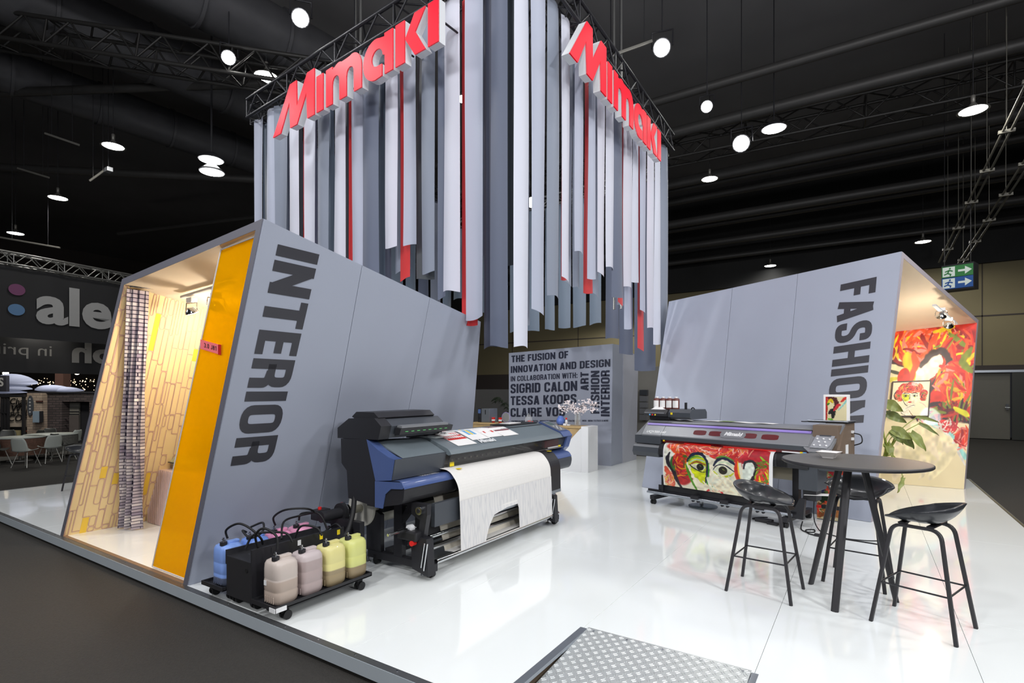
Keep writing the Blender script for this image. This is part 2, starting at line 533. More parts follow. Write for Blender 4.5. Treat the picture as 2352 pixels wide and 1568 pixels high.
W5 = 0.50
X0, X1 = T / 2, W5 - T / 2
GL = {
    'I': G(T, _l((X0, 0), (X0, 1))),
    'N': G(.54, _l((X0, 0), (X0, 1)), _l((.54 - X0, 0), (.54 - X0, 1)), _l((X0, .93), (.54 - X0, .07))),
    'T': G(.48, _l((0, H1), (.48, H1)), _l((.24, 0), (.24, H1))),
    'E': G(.42, ([(.42, H1), (X0, H1), (X0, H0), (.42, H0)], 0, False), _l((X0, .52), (.39, .52))),
    'F': G(.41, ([(.41, H1), (X0, H1), (X0, 0)], 0, False), _l((X0, .50), (.38, .50))),
    'L': G(.40, ([(X0, 1), (X0, H0), (.40, H0)], 0, False)),
    'H': G(.52, _l((X0, 0), (X0, 1)), _l((.52 - X0, 0), (.52 - X0, 1)), _l((X0, .51), (.52 - X0, .51))),
    'O': G(.53, ([(X0, .5), (X0, H1), (.53 - X0, H1), (.53 - X0, H0), (X0, H0)], .21, True)),
    'D': G(.51, ([(X0, H0), (X0, H1), (.51 - X0, H1), (.51 - X0, H0)], [0, 0, .2, .2], True)),
    'C': G(.51, ([(.51 - X0, .66), (.51 - X0, H1), (X0, H1), (X0, H0), (.51 - X0, H0), (.51 - X0, .35)], .2, False)),
    'G': G(.52, ([(.52 - X0, .68), (.52 - X0, H1), (X0, H1), (X0, H0), (.52 - X0, H0), (.52 - X0, .46), (.28, .46)], [0, .2, .2, .2, .16, 0, 0], False)),
    'S': G(.50, ([(X1, .69), (X1, H1), (X0, H1), (X0, .56), (X1, .44), (X1, H0), (X0, H0), (X0, .31)], .19, False)),
    'P': G(.50, ([(X0, 0), (X0, H1), (X1, H1), (X1, .43), (X0, .43)], [0, 0, .17, .17, 0], False)),
    'R': G(.52, ([(X0, 0), (X0, H1), (.51 - X0, H1), (.51 - X0, .48), (X0, .48)], [0, 0, .16, .16, 0], False), ([(.22, .46), (.52 - X0, .42), (.52 - X0, 0)], [0, .12, 0], False)),
    'B': G(.50, ([(X0, H0), (X0, H1), (X1 - .01, H1), (X1 - .01, .52), (X0, .52)], [0, 0, .15, .15, 0], False), ([(X0, .52), (X1, .52), (X1, H0), (X0, H0)], [0, .16, .16, 0], False)),
    'A': G(.54, _l((X0, 0), (.27 - .02, .98)), _l((.54 - X0, 0), (.27 + .02, .98)), _l((.14, .27), (.40, .27))),
    'V': G(.52, _l((X0, 1), (.26 - .02, .02)), _l((.52 - X0, 1), (.26 + .02, .02))),
    'W': G(.76, _l((X0, 1), (.22, .02)), _l((.22, .02), (.38, .98)), _l((.38, .98), (.54, .02)), _l((.54, .02), (.76 - X0, 1))),
    'K': G(.53, _l((X0, 0), (X0, 1)), _l((.15, .40), (.44, .99)), _l((.22, .56), (.46, .01))),
    'U': G(.52, ([(X0, 1), (X0, H0), (.52 - X0, H0), (.52 - X0, 1)], .2, False)),
    'M': G(.64, _l((X0, 0), (X0, 1)), _l((.64 - X0, 0), (.64 - X0, 1)), _l((X0, .95), (.32, .1)), _l((.32, .1), (.64 - X0, .95))),
    'Y': G(.50, _l((.06, 1), (.25, .42)), _l((.44, 1), (.25, .42)), _l((.25, 0), (.25, .46))),
    'X': G(.52, _l((.07, 0), (.45, 1)), _l((.45, 0), (.07, 1))),
    'J': G(.44, ([(.36, 1), (.36, H0), (X0, H0), (X0, .3)], .18, False)),
    'Z': G(.46, ([(0, H1), (.40, H1), (.06, H0), (.46, H0)], 0, False)),
    '1': G(.34, _l((.24, 0), (.24, 1)), _l((.24, .92), (.04, .74))),
    '3': G(.48, ([(X0, .8), (X0, H1), (.39, H1), (.39, .52), (.2, .52)], [0, .15, .15, .12, 0], False), ([(.2, .52), (.40, .52), (.40, H0), (X0, H0), (X0, .24)], [0, .12, .15, .15, 0], False)),
    '0': G(.50, ([(X0, .5), (X0, H1), (X1, H1), (X1, H0), (X0, H0)], .18, True)),
    '8': G(.50, ([(.25, .53), (.39, .53), (.39, H1), (.11, H1), (.11, .53)], .13, True), ([(.25, .53), (.415, .53), (.415, H0), (X0, H0), (X0, .53)], .15, True)),
    '5': G(.48, ([(.42, H1), (.1, H1), (.1, .52), (.40, .56), (.40, H0), (X0, H0), (X0, .24)], [0, 0, 0, .15, .15, .15, 0], False)),
    '7': G(.46, ([(0, H1), (.38, H1), (.18, 0)], 0, False)),
    '-': G(.28, _l((.02, .4), (.26, .4))),
    ':': G(.17, _l((X0, 0), (X0, .19)), _l((X0, .5), (X0, .69))),
    '.': G(.17, _l((X0, 0), (X0, .17))),
    '&': G(.54, ([(.5, 0), (.14, .7), (.14, .93), (.34, .93), (.34, .7), (.09, .4), (.09, .08), (.36, .08), (.46, .45)], .1, False)),
    ' ': G(.20),
}


def text_mesh(mb, s, h, place, track=0.085, bold=1.0):
    """lay a line of capitals; place(x, y) -> 3-D point with x along the line, y up, in metres"""
    x = 0.0
    q0, q1, q2 = Vector(place(0, 0)), Vector(place(1, 0)), Vector(place(0, 1))
    nv = (q1 - q0).cross(q2 - q0).normalized()
    for ch in s:
        w, st = GL.get(ch, GL['I'])
        for k_, (pts, r, closed) in enumerate(st):
            p = fillet([Vector((a, b)) for a, b in pts], r, closed)
            L, R = ribbon2d(p, T * bold, closed)
            n = len(p)
            sh_ = nv * (.0004 * k_)
            vs = [tuple(Vector(place((x + q.x) * h, q.y * h)) + sh_) for q in L] + [tuple(Vector(place((x + q.x) * h, q.y * h)) + sh_) for q in R]
            fs = [(i, (i + 1) % n, n + (i + 1) % n, n + i) for i in range(n if closed else n - 1)]
            mb.add(vs, fs)
        x += w + track
    return (x - track) * h


def text_width(s, h, track=0.085):
    return (sum(GL.get(c, GL['I'])[0] + track for c in s) - track) * h


def fit_text(mb, s, h, width, place, track=0.085, bold=1.0):
    k = width / text_width(s, h, track)
    text_mesh(mb, s, h, lambda x, y: place(x * k, y), track, bold)


def soft_text(name, body, size, m, parent, origin, xdir, ydir, ext=0.0, mirror=False, bold=0.0, sx=1.0, shear=0.0):
    """text set with the built-in face, turned into a mesh part"""
    cu = bpy.data.curves.new(name, 'FONT')
    cu.body = body
    cu.size = size
    cu.offset = bold
    cu.extrude = ext
    cu.shear = shear
    cu.resolution_u = 4
    to = bpy.data.objects.new(name + '_tmp', cu)
    COL.objects.link(to)
    me = bpy.data.meshes.new_from_object(to)
    bpy.data.objects.remove(to)
    xd, yd = Vector(xdir).normalized(), Vector(ydir).normalized()
    zd = xd.cross(yd)
    if mirror:
        xd = -xd
    o0 = ORG.get(parent.name, (Vector(), 0))[0] if parent else Vector()
    og = Vector(origin) - o0
    for v in me.vertices:
        v.co = og + xd * v.co.x * sx + yd * v.co.y + zd * v.co.z
    me.materials.clear()
    me.materials.append(m)
    me.name = name
    o = bpy.data.objects.new(name, me)
    COL.objects.link(o)
    o.parent = parent
    if parent:
        ORG[o.name] = ORG[parent.name]
    return o


# ------------------------------------------------------------------ painting on a vertex-colour canvas
class Canvas:
    def __init__(s, w, h, base, seed=1):
        s.w, s.h = w, h
        s.rng = np.random.default_rng(seed)
        s.a = np.ones((h, w, 3)) * np.array(base) / 255.0
        yy, xx = np.mgrid[0:h, 0:w]
        s.x = xx / (w - 1)
        s.y = yy / (h - 1)
        s.asp = w / h
        s.n1 = s.noise(6)
        s.n2 = s.noise(6)
        s.n3 = s.noise(22)

    def noise(s, f):
        gw, gh = int(f * max(1, s.asp)) + 2, int(f * max(1, 1 / s.asp)) + 2
        g = s.rng.random((gh, gw))
        X = s.x * (gw - 1.001)
        Y = s.y * (gh - 1.001)
        i, j = X.astype(int), Y.astype(int)
        fx, fy = X - i, Y - j
        fx, fy = fx * fx * (3 - 2 * fx), fy * fy * (3 - 2 * fy)
        return (g[j, i] * (1 - fx) + g[j, i + 1] * fx) * (1 - fy) + (g[j + 1, i] * (1 - fx) + g[j + 1, i + 1] * fx) * fy - 0.5

    def mix(s, m, col, vary=0.12):
        c = np.array(col) / 255.0
        v = 1 + s.n3[..., None] * vary * 2
        s.a = s.a * (1 - m[..., None]) + np.clip(c * v, 0, 1) * m[..., None]

    def blob(s, cx, cy, rx, ry, col, rot=0, warp=0.25, soft=0.08):
        X = (s.x - cx) * s.asp
        Y = s.y - cy
        c, sn = math.cos(rot), math.sin(rot)
        X, Y = X * c + Y * sn, -X * sn + Y * c
        d = np.sqrt((X / (rx * s.asp)) ** 2 + (Y / ry) ** 2) + s.n1 * warp
        s.mix(np.clip((1 - d) / soft, 0, 1), col)

    def poly(s, pts, col, soft=0.01):
        m = np.zeros_like(s.x, bool)
        n = len(pts)
        X = s.x + s.n3 * soft
        Y = s.y + s.n1 * soft
        for i in range(n):
            x0, y0 = pts[i]
            x1, y1 = pts[(i + 1) % n]
            if y0 == y1:
                continue
            m ^= ((y0 > Y) != (y1 > Y)) & (X < (x1 - x0) * (Y - y0) / (y1 - y0) + x0)
        s.mix(m.astype(float), col)

    def stroke(s, pts, w, col, taper=True, rag=0.5):
        best = np.full_like(s.x, 9.0)
        P = [(p[0] * s.asp, p[1]) for p in pts]
        if len(P) > 2:
            P = [tuple(q) for q in smooth_path([(a, b, 0) for a, b in P], 3)]
        n = len(P) - 1
        X, Y = s.x * s.asp, s.y
        for i in range(n):
            ax, ay = P[i][0], P[i][1]
            bx, by = P[i + 1][0], P[i + 1][1]
            dx, dy = bx - ax, by - ay
            L = dx * dx + dy * dy + 1e-9
            t = np.clip(((X - ax) * dx + (Y - ay) * dy) / L, 0, 1)
            d = np.hypot(X - ax - t * dx, Y - ay - t * dy)
            k = 1.0
            if taper:
                tt = (i + t) / n
                k = 0.35 + 0.65 * np.sin(np.clip(tt, 0.02, 0.98) * PI) ** 0.5
            best = np.minimum(best, d / (w * k))
        m = np.clip((1 - best - s.n3 * rag) / 0.35, 0, 1)
        s.mix(m, col)

    def swirls(s, region, cols, n, w, ln):
        for _ in range(n):
            cx, cy, rx, ry = region
            a = s.rng.random() * 2 * PI
            q = math.sqrt(s.rng.random())
            x, y = cx + rx * q * math.cos(a), cy + ry * q * math.sin(a)
            t = a + PI / 2 + (s.rng.random() - .5)
            dx, dy = math.cos(t) * ln / s.asp, math.sin(t) * ln
            bx, by = (s.rng.random() - .5) * ln * .8, (s.rng.random() - .5) * ln * .8
            s.stroke([(x - dx, y - dy), (x + bx / s.asp, y + by), (x + dx, y + dy)], w * (0.5 + s.rng.random()), cols[s.rng.integers(len(cols))])

    def build(s, name, m, parent, fn):
        """fn(u, v) -> world point, u to the right, v downwards"""
        mb = MB()
        mb.grid(fn, s.w - 1, s.h - 1)
        o = mb.build(name, m, parent)
        a = (s.a * .94) ** 2.3
        rgba = np.ones((s.h * s.w, 4), np.float32)
        rgba[:, :3] = a.reshape(-1, 3)
        at = o.data.color_attributes.new('paint', 'FLOAT_COLOR', 'POINT')
        at.data.foreach_set('color', rgba.ravel())
        return o


M_PAINT = attr_mat('printed_artwork', 0.45, 0.1)


def bilerp(a, b, c, d):
    """a top-left, b top-right, c bottom-right, d bottom-left"""
    a, b, c, d = map(Vector, (a, b, c, d))
    return lambda u, v: tuple((a * (1 - u) + b * u) * (1 - v) + (d * (1 - u) + c * u) * v)


YW = math.radians(33.27)
RV, FV = Vector((math.cos(YW), math.sin(YW), 0)), Vector((-math.sin(YW), math.cos(YW), 0))


def at(px, py, D):
    """calibrated picture point at depth D metres -> world point"""
    return Vector((0, 0, 1.6)) + (RV * ((px - 1176) / 1236) + FV + Vector((0, 0, (895 - py) / 1236))) * D
# ================================================================== the hall
struct(MB().box(-42, 16, -8, 26, -0.32, -0.12), 'floor', M_CARPET)
struct(MB().box(-42, 16, -8, 26, 10.4, 10.6), 'ceiling', M_CEIL)
HB = 24.7
struct(MB().box(-42, 16, HB - .15, HB + .3, 6.0, 10.4), 'trim_2', mat('shade_toned_upper_wall', (40, 40, 40), .9))  # added dark strip: the darkness over the wall top is put into its colour
mb = MB().box(-42, 2.9, HB, HB + .3, 2.45, 6.0).box(-42, 2.9, HB, HB + .3, -.12, 2.45).box(2.9, 16, HB, HB + .3, 2.45, 6.0).box(5.1, 16, HB, HB + .3, -.12, 2.45).box(2.9, 5.1, HB, HB + .3, 2.35, 2.45)
struct(mb, 'wall_back', M_HALLW)
struct(MB().box(-42, 2.9, HB - .06, HB, -.12, 2.45).box(5.1, 16, HB - .06, HB, -.12, 2.45).box(2.9, 5.1, HB - .06, HB, 2.2, 2.45), 'trim_back', M_HALLD)
struct(MB().box(-42, -41.7, -8, 26, -.12, 10.4), 'wall_left', M_HALLD)
struct(MB().box(15.7, 16, -8, 26, -.12, 10.4), 'wall_right', M_HALLD)
struct(MB().box(-42, 2.9, HB - .1, HB - .06, -.12, .02).box(5.1, 16, HB - .1, HB - .06, -.12, .02), 'baseboard_back', M_BLACK)
# door opening in the far wall: a grey leaf, a dark leaf, light frame
d = thing('double_door', 'grey double door with steel frame, one leaf ajar, in the far dark wall', 'door', (4.0, HB, -.12))
d['kind'] = 'structure'
M_DOOR = mat('grey_door_leaf', (98, 96, 88), 0.5)
M_DOORD = mat('dark_door_leaf', (50, 52, 48), 0.5)
bbox('door_leaf', M_DOOR, d, 3.0, 4.15, HB + .02, HB + .08, -.1, 2.2)
bbox('door_leaf', M_DOORD, d, 4.17, 4.95, HB - .12, HB - .06, -.1, 2.2)
box('door_frame', M_ALU, d, 4.95, 5.05, HB - .14, HB, -.12, 2.28)
box('door_frame', M_ALU, d, 2.9, 5.05, HB - .14, HB, 2.2, 2.28)
MB().box(4.02, 4.1, HB - .08, HB - .02, .92, 1.12).build('door_handle', M_CHROME, d)
MB().cyl((4.12, HB - .12, 1.0), (3.98, HB - .12, 1.0), .015).build('door_handle', M_CHROME, d)
t = thing('wall_switch', 'small double light switch on the dark wall beside the far door', 'switch', (2.75, HB - .09, 1.2))
bbox('switch_plate', M_WHITE, t, 2.72, 2.8, HB - .085, HB - .06, 1.1, 1.3)
# window band of the far office
for i, (x0, x1) in enumerate(((-14.7, -13.5), (-13.4, -11.0))):
    w = MB().box(x0, x1, HB - .09, HB - .065, 1.0, 2.25).build('window_%d' % (i + 1), mat('dark_office_glass', (40, 38, 34), 0.1, noise=0))
    w['kind'] = 'structure'
    f = MB()
    for a in (x0, x1 - .05):
        f.box(a, a + .05, HB - .12, HB - .09, 1.0, 2.25)
    f.box(x0, x1, HB - .12, HB - .09, 2.2, 2.25).box(x0, x1, HB - .12, HB - .09, 1.0, 1.05)
    f.build('window_frame', M_BLACK, w)
# vertical joints of the far wall
mb = MB()
for x in (-20, -16.2, -12.2, -8.3, -4.4, -.5, 3.4, 7.3):
    mb.box(x, x + .03, HB - .01, HB - .002, 2.45, 6)
mb.box(-42, 16, HB - .01, HB - .002, 4.15, 4.2)
struct(mb, 'trim_1', M_HALLD)

# ducts, pipes and girders of the black ceiling
for i, (x, y0, y1, z, r) in enumerate(((-11.5, -6, 10, 9.0, .55), (-14.4, -6, 14, 9.2, .6), (-17.6, -6, 16, 9.1, .5))):
    mb = MB().cyl((x, y0, z), (x + 1.5, y1, z), r, 20)
    n = int((y1 - y0) / 1.6)
    for k in range(n + 1):
        q = k / n
        c = Vector((x + 1.5 * q, y0 + (y1 - y0) * q, z))
        mb.cyl(c - Vector((.005, .03, 0)), c + Vector((.005, .03, 0)), r + .04, 20)
    tag(mb.build('ceiling_duct', M_DUCT), ('round black air duct under the ceiling, nearest the hanging cube', 'round black air duct in the middle of three at the upper left', 'round black air duct furthest from the hanging cube')[i], 'duct', 'ceiling ducts at the left')
PIPED = mat('dim_steel_pipe', (70, 69, 68), 0.5, 0.4)
for i, (y, z, r) in enumerate(((12.6, 8.6, .10), (14.0, 8.4, .14), (15.4, 8.9, .06), (17.0, 8.2, .16), (17.6, 8.2, .08), (19.0, 8.3, .12), (20.6, 8.0, .16), (21.4, 8.0, .1), (22.6, 7.6, .14), (23.6, 7.2, .1))):
    tag(MB().cyl((-20, y, z), (15.5, y + .6, z), r, 10).build('ceiling_pipe', PIPED), '%s dark ceiling pipe counted from the far wall' % ('tenth', 'ninth', 'eighth', 'seventh', 'sixth', 'fifth', 'fourth', 'third', 'second', 'first')[i], 'pipe', 'horizontal pipes under the ceiling at the right')
# roof girders: long lattice beams
M_TRUSSD = mat('dim_black_truss', (58, 57, 56), 0.45, 0.5)
M_TRUSS = mat('aluminium_truss', (150, 150, 148), 0.35, 0.8)


def truss(name, label, cat, p0, p1, s, bays, m, r=.025, group=None, faces=4):
    p0, p1 = Vector(p0), Vector(p1)
    t = thing(name, label, cat, tuple(p0), group)
    d = (p1 - p0).normalized()
    side = d.cross(Vector((0, 0, 1))).normalized()
    up = side.cross(d).normalized()
    cor = [side * a * s / 2 + up * b * s / 2 for a, b in ((-1, -1), (1, -1), (1, 1), (-1, 1))]
    for c in cor:
        MB().cyl(p0 + c, p1 + c, r, 8).build('chord', m, t)
    mb = MB()
    for f in range(faces):
        a, b = cor[f], cor[(f + 1) % 4]
        for k in range(bays):
            q0 = p0 + (p1 - p0) * (k / bays)
            q1 = p0 + (p1 - p0) * ((k + 1) / bays)
            if k % 2:
                a2, b2 = b, a
            else:
                a2, b2 = a, b
            mb.cyl(q0 + a2, q1 + b2, r * .5, 5)
            if k % 4 == 0:
                mb.cyl(q0 + a, q0 + b, r * .5, 5)
    o = mb.build('bracing', m, t)
    o['kind'] = 'stuff'
    return t


truss('roof_truss', 'long dark lattice truss crossing the upper left of the hall', 'truss', (-17.5, 1.0, 9.2), (-7.9, 7.2, 7.4), .5, 26, M_TRUSSD, .04)
truss('roof_truss', 'dark lattice truss above the far side of the hanging cube', 'truss', (-16, 14.5, 8.4), (4, 16.0, 8.4), .6, 30, M_TRUSSD, .04)
truss('roof_truss', 'dark lattice truss over the upper right lamps', 'truss', (-5.5, 9.2, 8.6), (1.5, 3.8, 8.6), .45, 20, M_TRUSSD, .03)
# crossing dark beams at left
for i, (a, b, r) in enumerate((((-23, 3.0, 8.0), (-12.5, 12.0, 8.0), .12), ((-20.5, 2.0, 8.6), (-9, 9, 8.8), .1), ((-24, 9, 7.6), (-9.5, 13.5, 7.8), .08))):
    tag(MB().cyl(a, b, r, 8).build('ceiling_beam', PIPED), ('thick dark beam slanting above the left pendant lamps', 'dark beam running towards the hanging cube', 'thin dark beam low over the left hall')[i], 'beam')
M_RAIL = mat('dull_rail_metal', (112, 110, 102), .5, .4)
# steel conduit rails with hangers at the right
for i, (a, b) in enumerate((((2.35, 10.0, 6.9), (1.9, 20.4, 5.4)), ((2.9, 11.6, 6.6), (2.3, 21.0, 5.2)))):
    t = thing('cable_rail', ('grey suspended cable rail nearest the exit sign', 'grey suspended cable rail at the right edge')[i], 'rail', a, 'suspended cable rails')
    for o in (-.06, .06):
        MB().cyl((a[0] + o, a[1], a[2]), (b[0] + o, b[1], b[2]), .022, 8).build('tube', M_RAIL, t)
    mb = MB()
    for k in range(7):
        q = (k + .3) / 7
        x, y, z = a[0] + (b[0] - a[0]) * q, a[1] + (b[1] - a[1]) * q, a[2] + (b[2] - a[2]) * q
        mb.cyl((x, y, z), (x, y, 10.4), .008, 5)
        mb.box(x - .12, x + .12, y - .03, y + .03, z - .03, z + .03)
    mb.build('hangers', M_RAIL, t, kind='stuff')

# pendant high-bay lamps
def pendant(p, r, label):
    x, y, z = p
    t = thing('pendant_lamp', label, 'lamp', p, 'high-bay pendant lamps of the hall')
    MB().lathe([(.10, .62), (.14, .60), (.20, .5), (.34, .36), (.52, .18), (1.0, 0), (.98, -.02), (.5, .16), (.1, .55)], (0, 0, 0), 20).build('lamp_shade', M_LAMPH, t, local=True)
    MB().lathe([(.13, 1.15), (.15, 1.1), (.15, .65), (.10, .6)], (0, 0, 0), 12).build('housing', M_LAMPH, t, local=True)
    MB().lathe([(.0, .03), (.88, .03), (.94, .0)], (0, 0, 0), 20).build('glowing_lens', M_LAMPON, t, local=True)
    MB().cyl((0, 0, 1.1), (0, 0, (10.4 - z) / r), .03, 6).build('cable', M_BLACK, t, local=True)
    t.scale = (r, r, r)
    return t


for p, r, l in (((-14.486, 5.326, 7.2), .25, 'bell-shaped pendant lamp, nearest and brightest of the three at upper left'),
                ((-18.436, 5.485, 6.83), .25, 'bell-shaped pendant lamp, middle of the three at upper left'),
                ((-23.2, 5.8, 6.7), .25, 'bell-shaped pendant lamp at the left edge above the lattice truss'),
                ((-10.23, 6.44, 7.98), .27, 'bright pendant lamp close to the left top edge of the hanging cube'),
                ((1.678, 13.06, 6.78), .25, 'large bell-shaped pendant lamp at the upper right with grey housing'),
                ((-3.72, 15.98, 7.62), .25, 'bell-shaped pendant lamp just right of the hanging cube'),
                ((-3.23, 24.1, 6.64), .25, 'farthest small pendant lamp above the far wall'),
                ((1.583, 22.09, 6.43), .25, 'small pendant lamp above the right display booth')):
    pendant(p, r, l)


def par_lamp(p, aim, r, label, group='spotlights aimed at the stand', m=None, drop=None):
    x, y, z = p
    t = thing('spotlight', label, 'lamp', p, group)
    d = (Vector(aim) - Vector(p)).normalized()
    P = Vector(p)
    MB().tube([P - d * r * 2.2, P - d * r * 1.8, P - d * r * .6, P], [r * .45, r * .7, r, r], 16).build('can', M_BLACKM, t)
    MB().cyl(P + d * .005, P + d * .02, r * .88, 16).build('glowing_lens', m or M_LAMPON, t)
    s = d.cross(Vector((0, 0, 1))).normalized()
    c = P - d * r
    MB().tube([c + s * r * 1.15, c + s * r * 1.15 + Vector((0, 0, r * 1.8)), c - s * r * 1.15 + Vector((0, 0, r * 1.8)), c - s * r * 1.15], r * .1, 6).build('yoke', M_BLACKM, t)
    MB().cyl(c + Vector((0, 0, r * 1.8)), c + Vector((0, 0, r * 1.8 + (drop or .35))), .010 if drop else r * .12, 6).build('suspension_rod', M_BLACKM, t)
    return t


for p, r, l in (((-9.89, 5.47, 7.77), .13, 'round spotlight, left of the two above the letters at upper left'),
                ((-7.457, 5.273, 7.47), .14, 'round spotlight high above the left red lettering'),
                ((-2.685, 8.405, 7.0), .14, 'large glaring spotlight right of the right red lettering'),
                ((-2.46, 10.345, 6.86), .11, 'round spotlight, smaller, under the dark truss right of the cube'),
                ((-2.31, 12.835, 7.09), .19, 'biggest glaring round spotlight of the right-hand pair')):
    par_lamp(p, (0.3 * p[0], 1.0, 1.5), r, l, drop=10.4 - p[2])
for p, l in (((-1.70, 13.24, 7.42), 'flat oval floodlight of the right-hand pair'), ((-12.19, 6.35, 6.72), 'flat oval floodlight left of the hanging cube, upper'), ((-12.25, 6.4, 6.48), 'flat slim floodlight left of the hanging cube, lower')):
    t = thing('floodlight', l, 'lamp', p, 'flat floodlights')
    MB().lathe([(.0, .16), (.12, .14), (.26, .02), (.26, 0)], p, 20).build('housing', M_BLACKM, t)
    MB().lathe([(0, -.005), (.24, -.005)], p, 20).build('glowing_lens', M_LAMPON, t)
    MB().cyl((p[0], p[1], p[2] + .13), (p[0], p[1], 10.4), .012, 6).build('suspension_rod', M_BLACKM, t)

# exit sign: hanging box, green over blue
t = thing('emergency_exit_sign', 'hanging exit sign box, green running man over blue with white arrows', 'sign', (1.81, 16.74, 4.1))
ux = Vector((.94, -.34, 0))
sx = Vector((.34, .94, 0))
o0 = Vector((1.86, 16.74, 4.02))


def lbox(o, u, w, a0, a1, b0, b1, z0, z1):
    """box with horizontal axes u, w around o"""
    return MB().hexa([o + u * a + w * b + Vector((0, 0, z0)) for a, b in ((a0, b0), (a1, b0), (a1, b1), (a0, b1))], [o + u * a + w * b + Vector((0, 0, z1)) for a, b in ((a0, b0), (a1, b0), (a1, b1), (a0, b1))])


lbox(o0, ux, sx, -.31, .31, 0, .4, 0, .62).build('housing', M_BLACKM, t)
MG = mat('sign_green', (52, 122, 66), 0.4, noise=0, emit=.12)
MBl = mat('sign_blue', (40, 84, 150), 0.4, noise=0, emit=.12)
MWg = mat('sign_white', (210, 220, 214), 0.4, noise=0, emit=.2)
for z, m in ((.31, MG), (.03, MBl)):
    lbox(o0, ux, sx, -.3, .3, -.02, 0, z, z + .27).build('sign_panel', m, t)
    q = MB()
    P = lambda a, b: tuple(o0 + ux * a + sx * -.026 + Vector((0, 0, z + b)))
    q.add([P(.02, .11), P(.15, .11), P(.15, .04), P(.28, .135), P(.15, .23), P(.15, .16), P(.02, .16)], [(0, 1, 2, 3, 4, 5, 6)])
    q.build('arrow', MWg, t)
    q = MB()
    q.quad(P(-.28, .02), P(-.04, .02), P(-.04, .25), P(-.28, .25))
    q.build('pictogram_field', MWg, t)
    P2 = lambda a, b: tuple(o0 + ux * a + sx * -.032 + Vector((0, 0, z + b)))
    q = MB()
    for pts in ([(-.15, .17), (-.18, .1), (-.25, .07)], [(-.18, .1), (-.12, .07), (-.13, .03)], [(-.23, .14), (-.15, .17), (-.08, .14)]):
        L, R = ribbon2d([Vector(p) for p in pts], .028)
        n = len(L)
        q.add([P2(v.x, v.y) for v in L + R], [(i, i + 1, n + i + 1, n + i) for i in range(n - 1)])
    q.add([P2(-.135 + .022 * math.cos(k), .21 + .022 * math.sin(k)) for k in (0, 1, 2, 3, 4, 5)], [(0, 1, 2, 3, 4, 5)])
    q.build('running_man', m, t)
for a in (-.25, .25):
    MB().cyl(o0 + ux * a + Vector((0, 0, .62)), o0 + ux * a + Vector((0, 0, 6.3)), .008, 5).build('suspension_wire', M_BLACK, t)

# ================================================================== the raised platform
PX0, PX1, PY0, PY1 = -11.5, 1.575, 2.17, 12.6
t = thing('stand_platform', 'raised glossy white exhibition floor with grey metal edge', 'platform', (-5, 7, -.12))
MB().box(PX0 + .05, -1.6, PY0 + .05, PY1 - .05, -.119, -.02).box(-.5, PX1 - .05, PY0 + .05, PY1 - .05, -.119, -.02).box(-1.6, -.5, 3.32, PY1 - .05, -.119, -.02).build('underframe', M_BLACK, t)
seams = [-.522 + 1.064 * k for k in range(-10, 2)]
seams = [PX0 + .052] + [s for s in seams if PX0 + .3 < s < PX1 - .1] + [PX1 - .03]
for i in range(len(seams) - 1):
    a, b = seams[i], seams[i + 1]
    ya = 3.29 if abs(a + 1.586) < .05 else PY0 + .052
    ys = [ya] + [y for y in (4.85, 7.45, 10.05) if y > ya + .2] + [PY1 - .03]
    for j in range(len(ys) - 1):
        MB().bbox(a + .0012, b - .0012, ys[j] + .0006, ys[j + 1] - .0006, -.02, 0, r=.0012).build('floor_panel', M_TILE, t)
# edge profile with screws, then the fascia board below
for a, b in ((PX0, -1.6), (-.5, PX1)):
    MB().box(a, b, PY0, PY0 + .05, -.02, .001).build('edge_profile', M_STRIP, t)
    MB().box(a, b, PY0 - .004, PY0, -.085, -.001).build('fascia_board', M_FASC, t)
    mb = MB()
    n = int((b - a) / .35)
    for k in range(n):
        mb.cyl((a + (k + .5) * .35, PY0 + .03, .001), (a + (k + .5) * .35, PY0 + .03, .004), .006, 8)
    mb.build('screw_heads', M_CHROME, t, kind='stuff')
MB().box(PX1 - .028, PX1, PY0, PY1, -.02, .001).build('edge_profile', mat('brass_dark_edge', (92, 84, 58), .4, .3), t)
MB().box(PX1, PX1 + .004, PY0, PY1, -.118, -.001).build('fascia_board', M_FASC, t)
MB().box(PX0, PX0 + .05, PY0 + .05, PY1, -.02, .001).build('edge_profile', M_STRIP, t)
# the ramp well
MB().box(-1.605, -1.555, PY0, 3.29, -.02, .002).build('ramp_edge_profile', M_ALU, t)
MB().box(-1.60, -1.575, PY0, 3.29, -.118, -.02).build('ramp_side_board', mat('raw_brown_board', (96, 82, 66), .7), t)
MB().box(-.535, -.50, PY0, 3.29, -.118, .002).build('ramp_edge_profile', M_ALU, t)

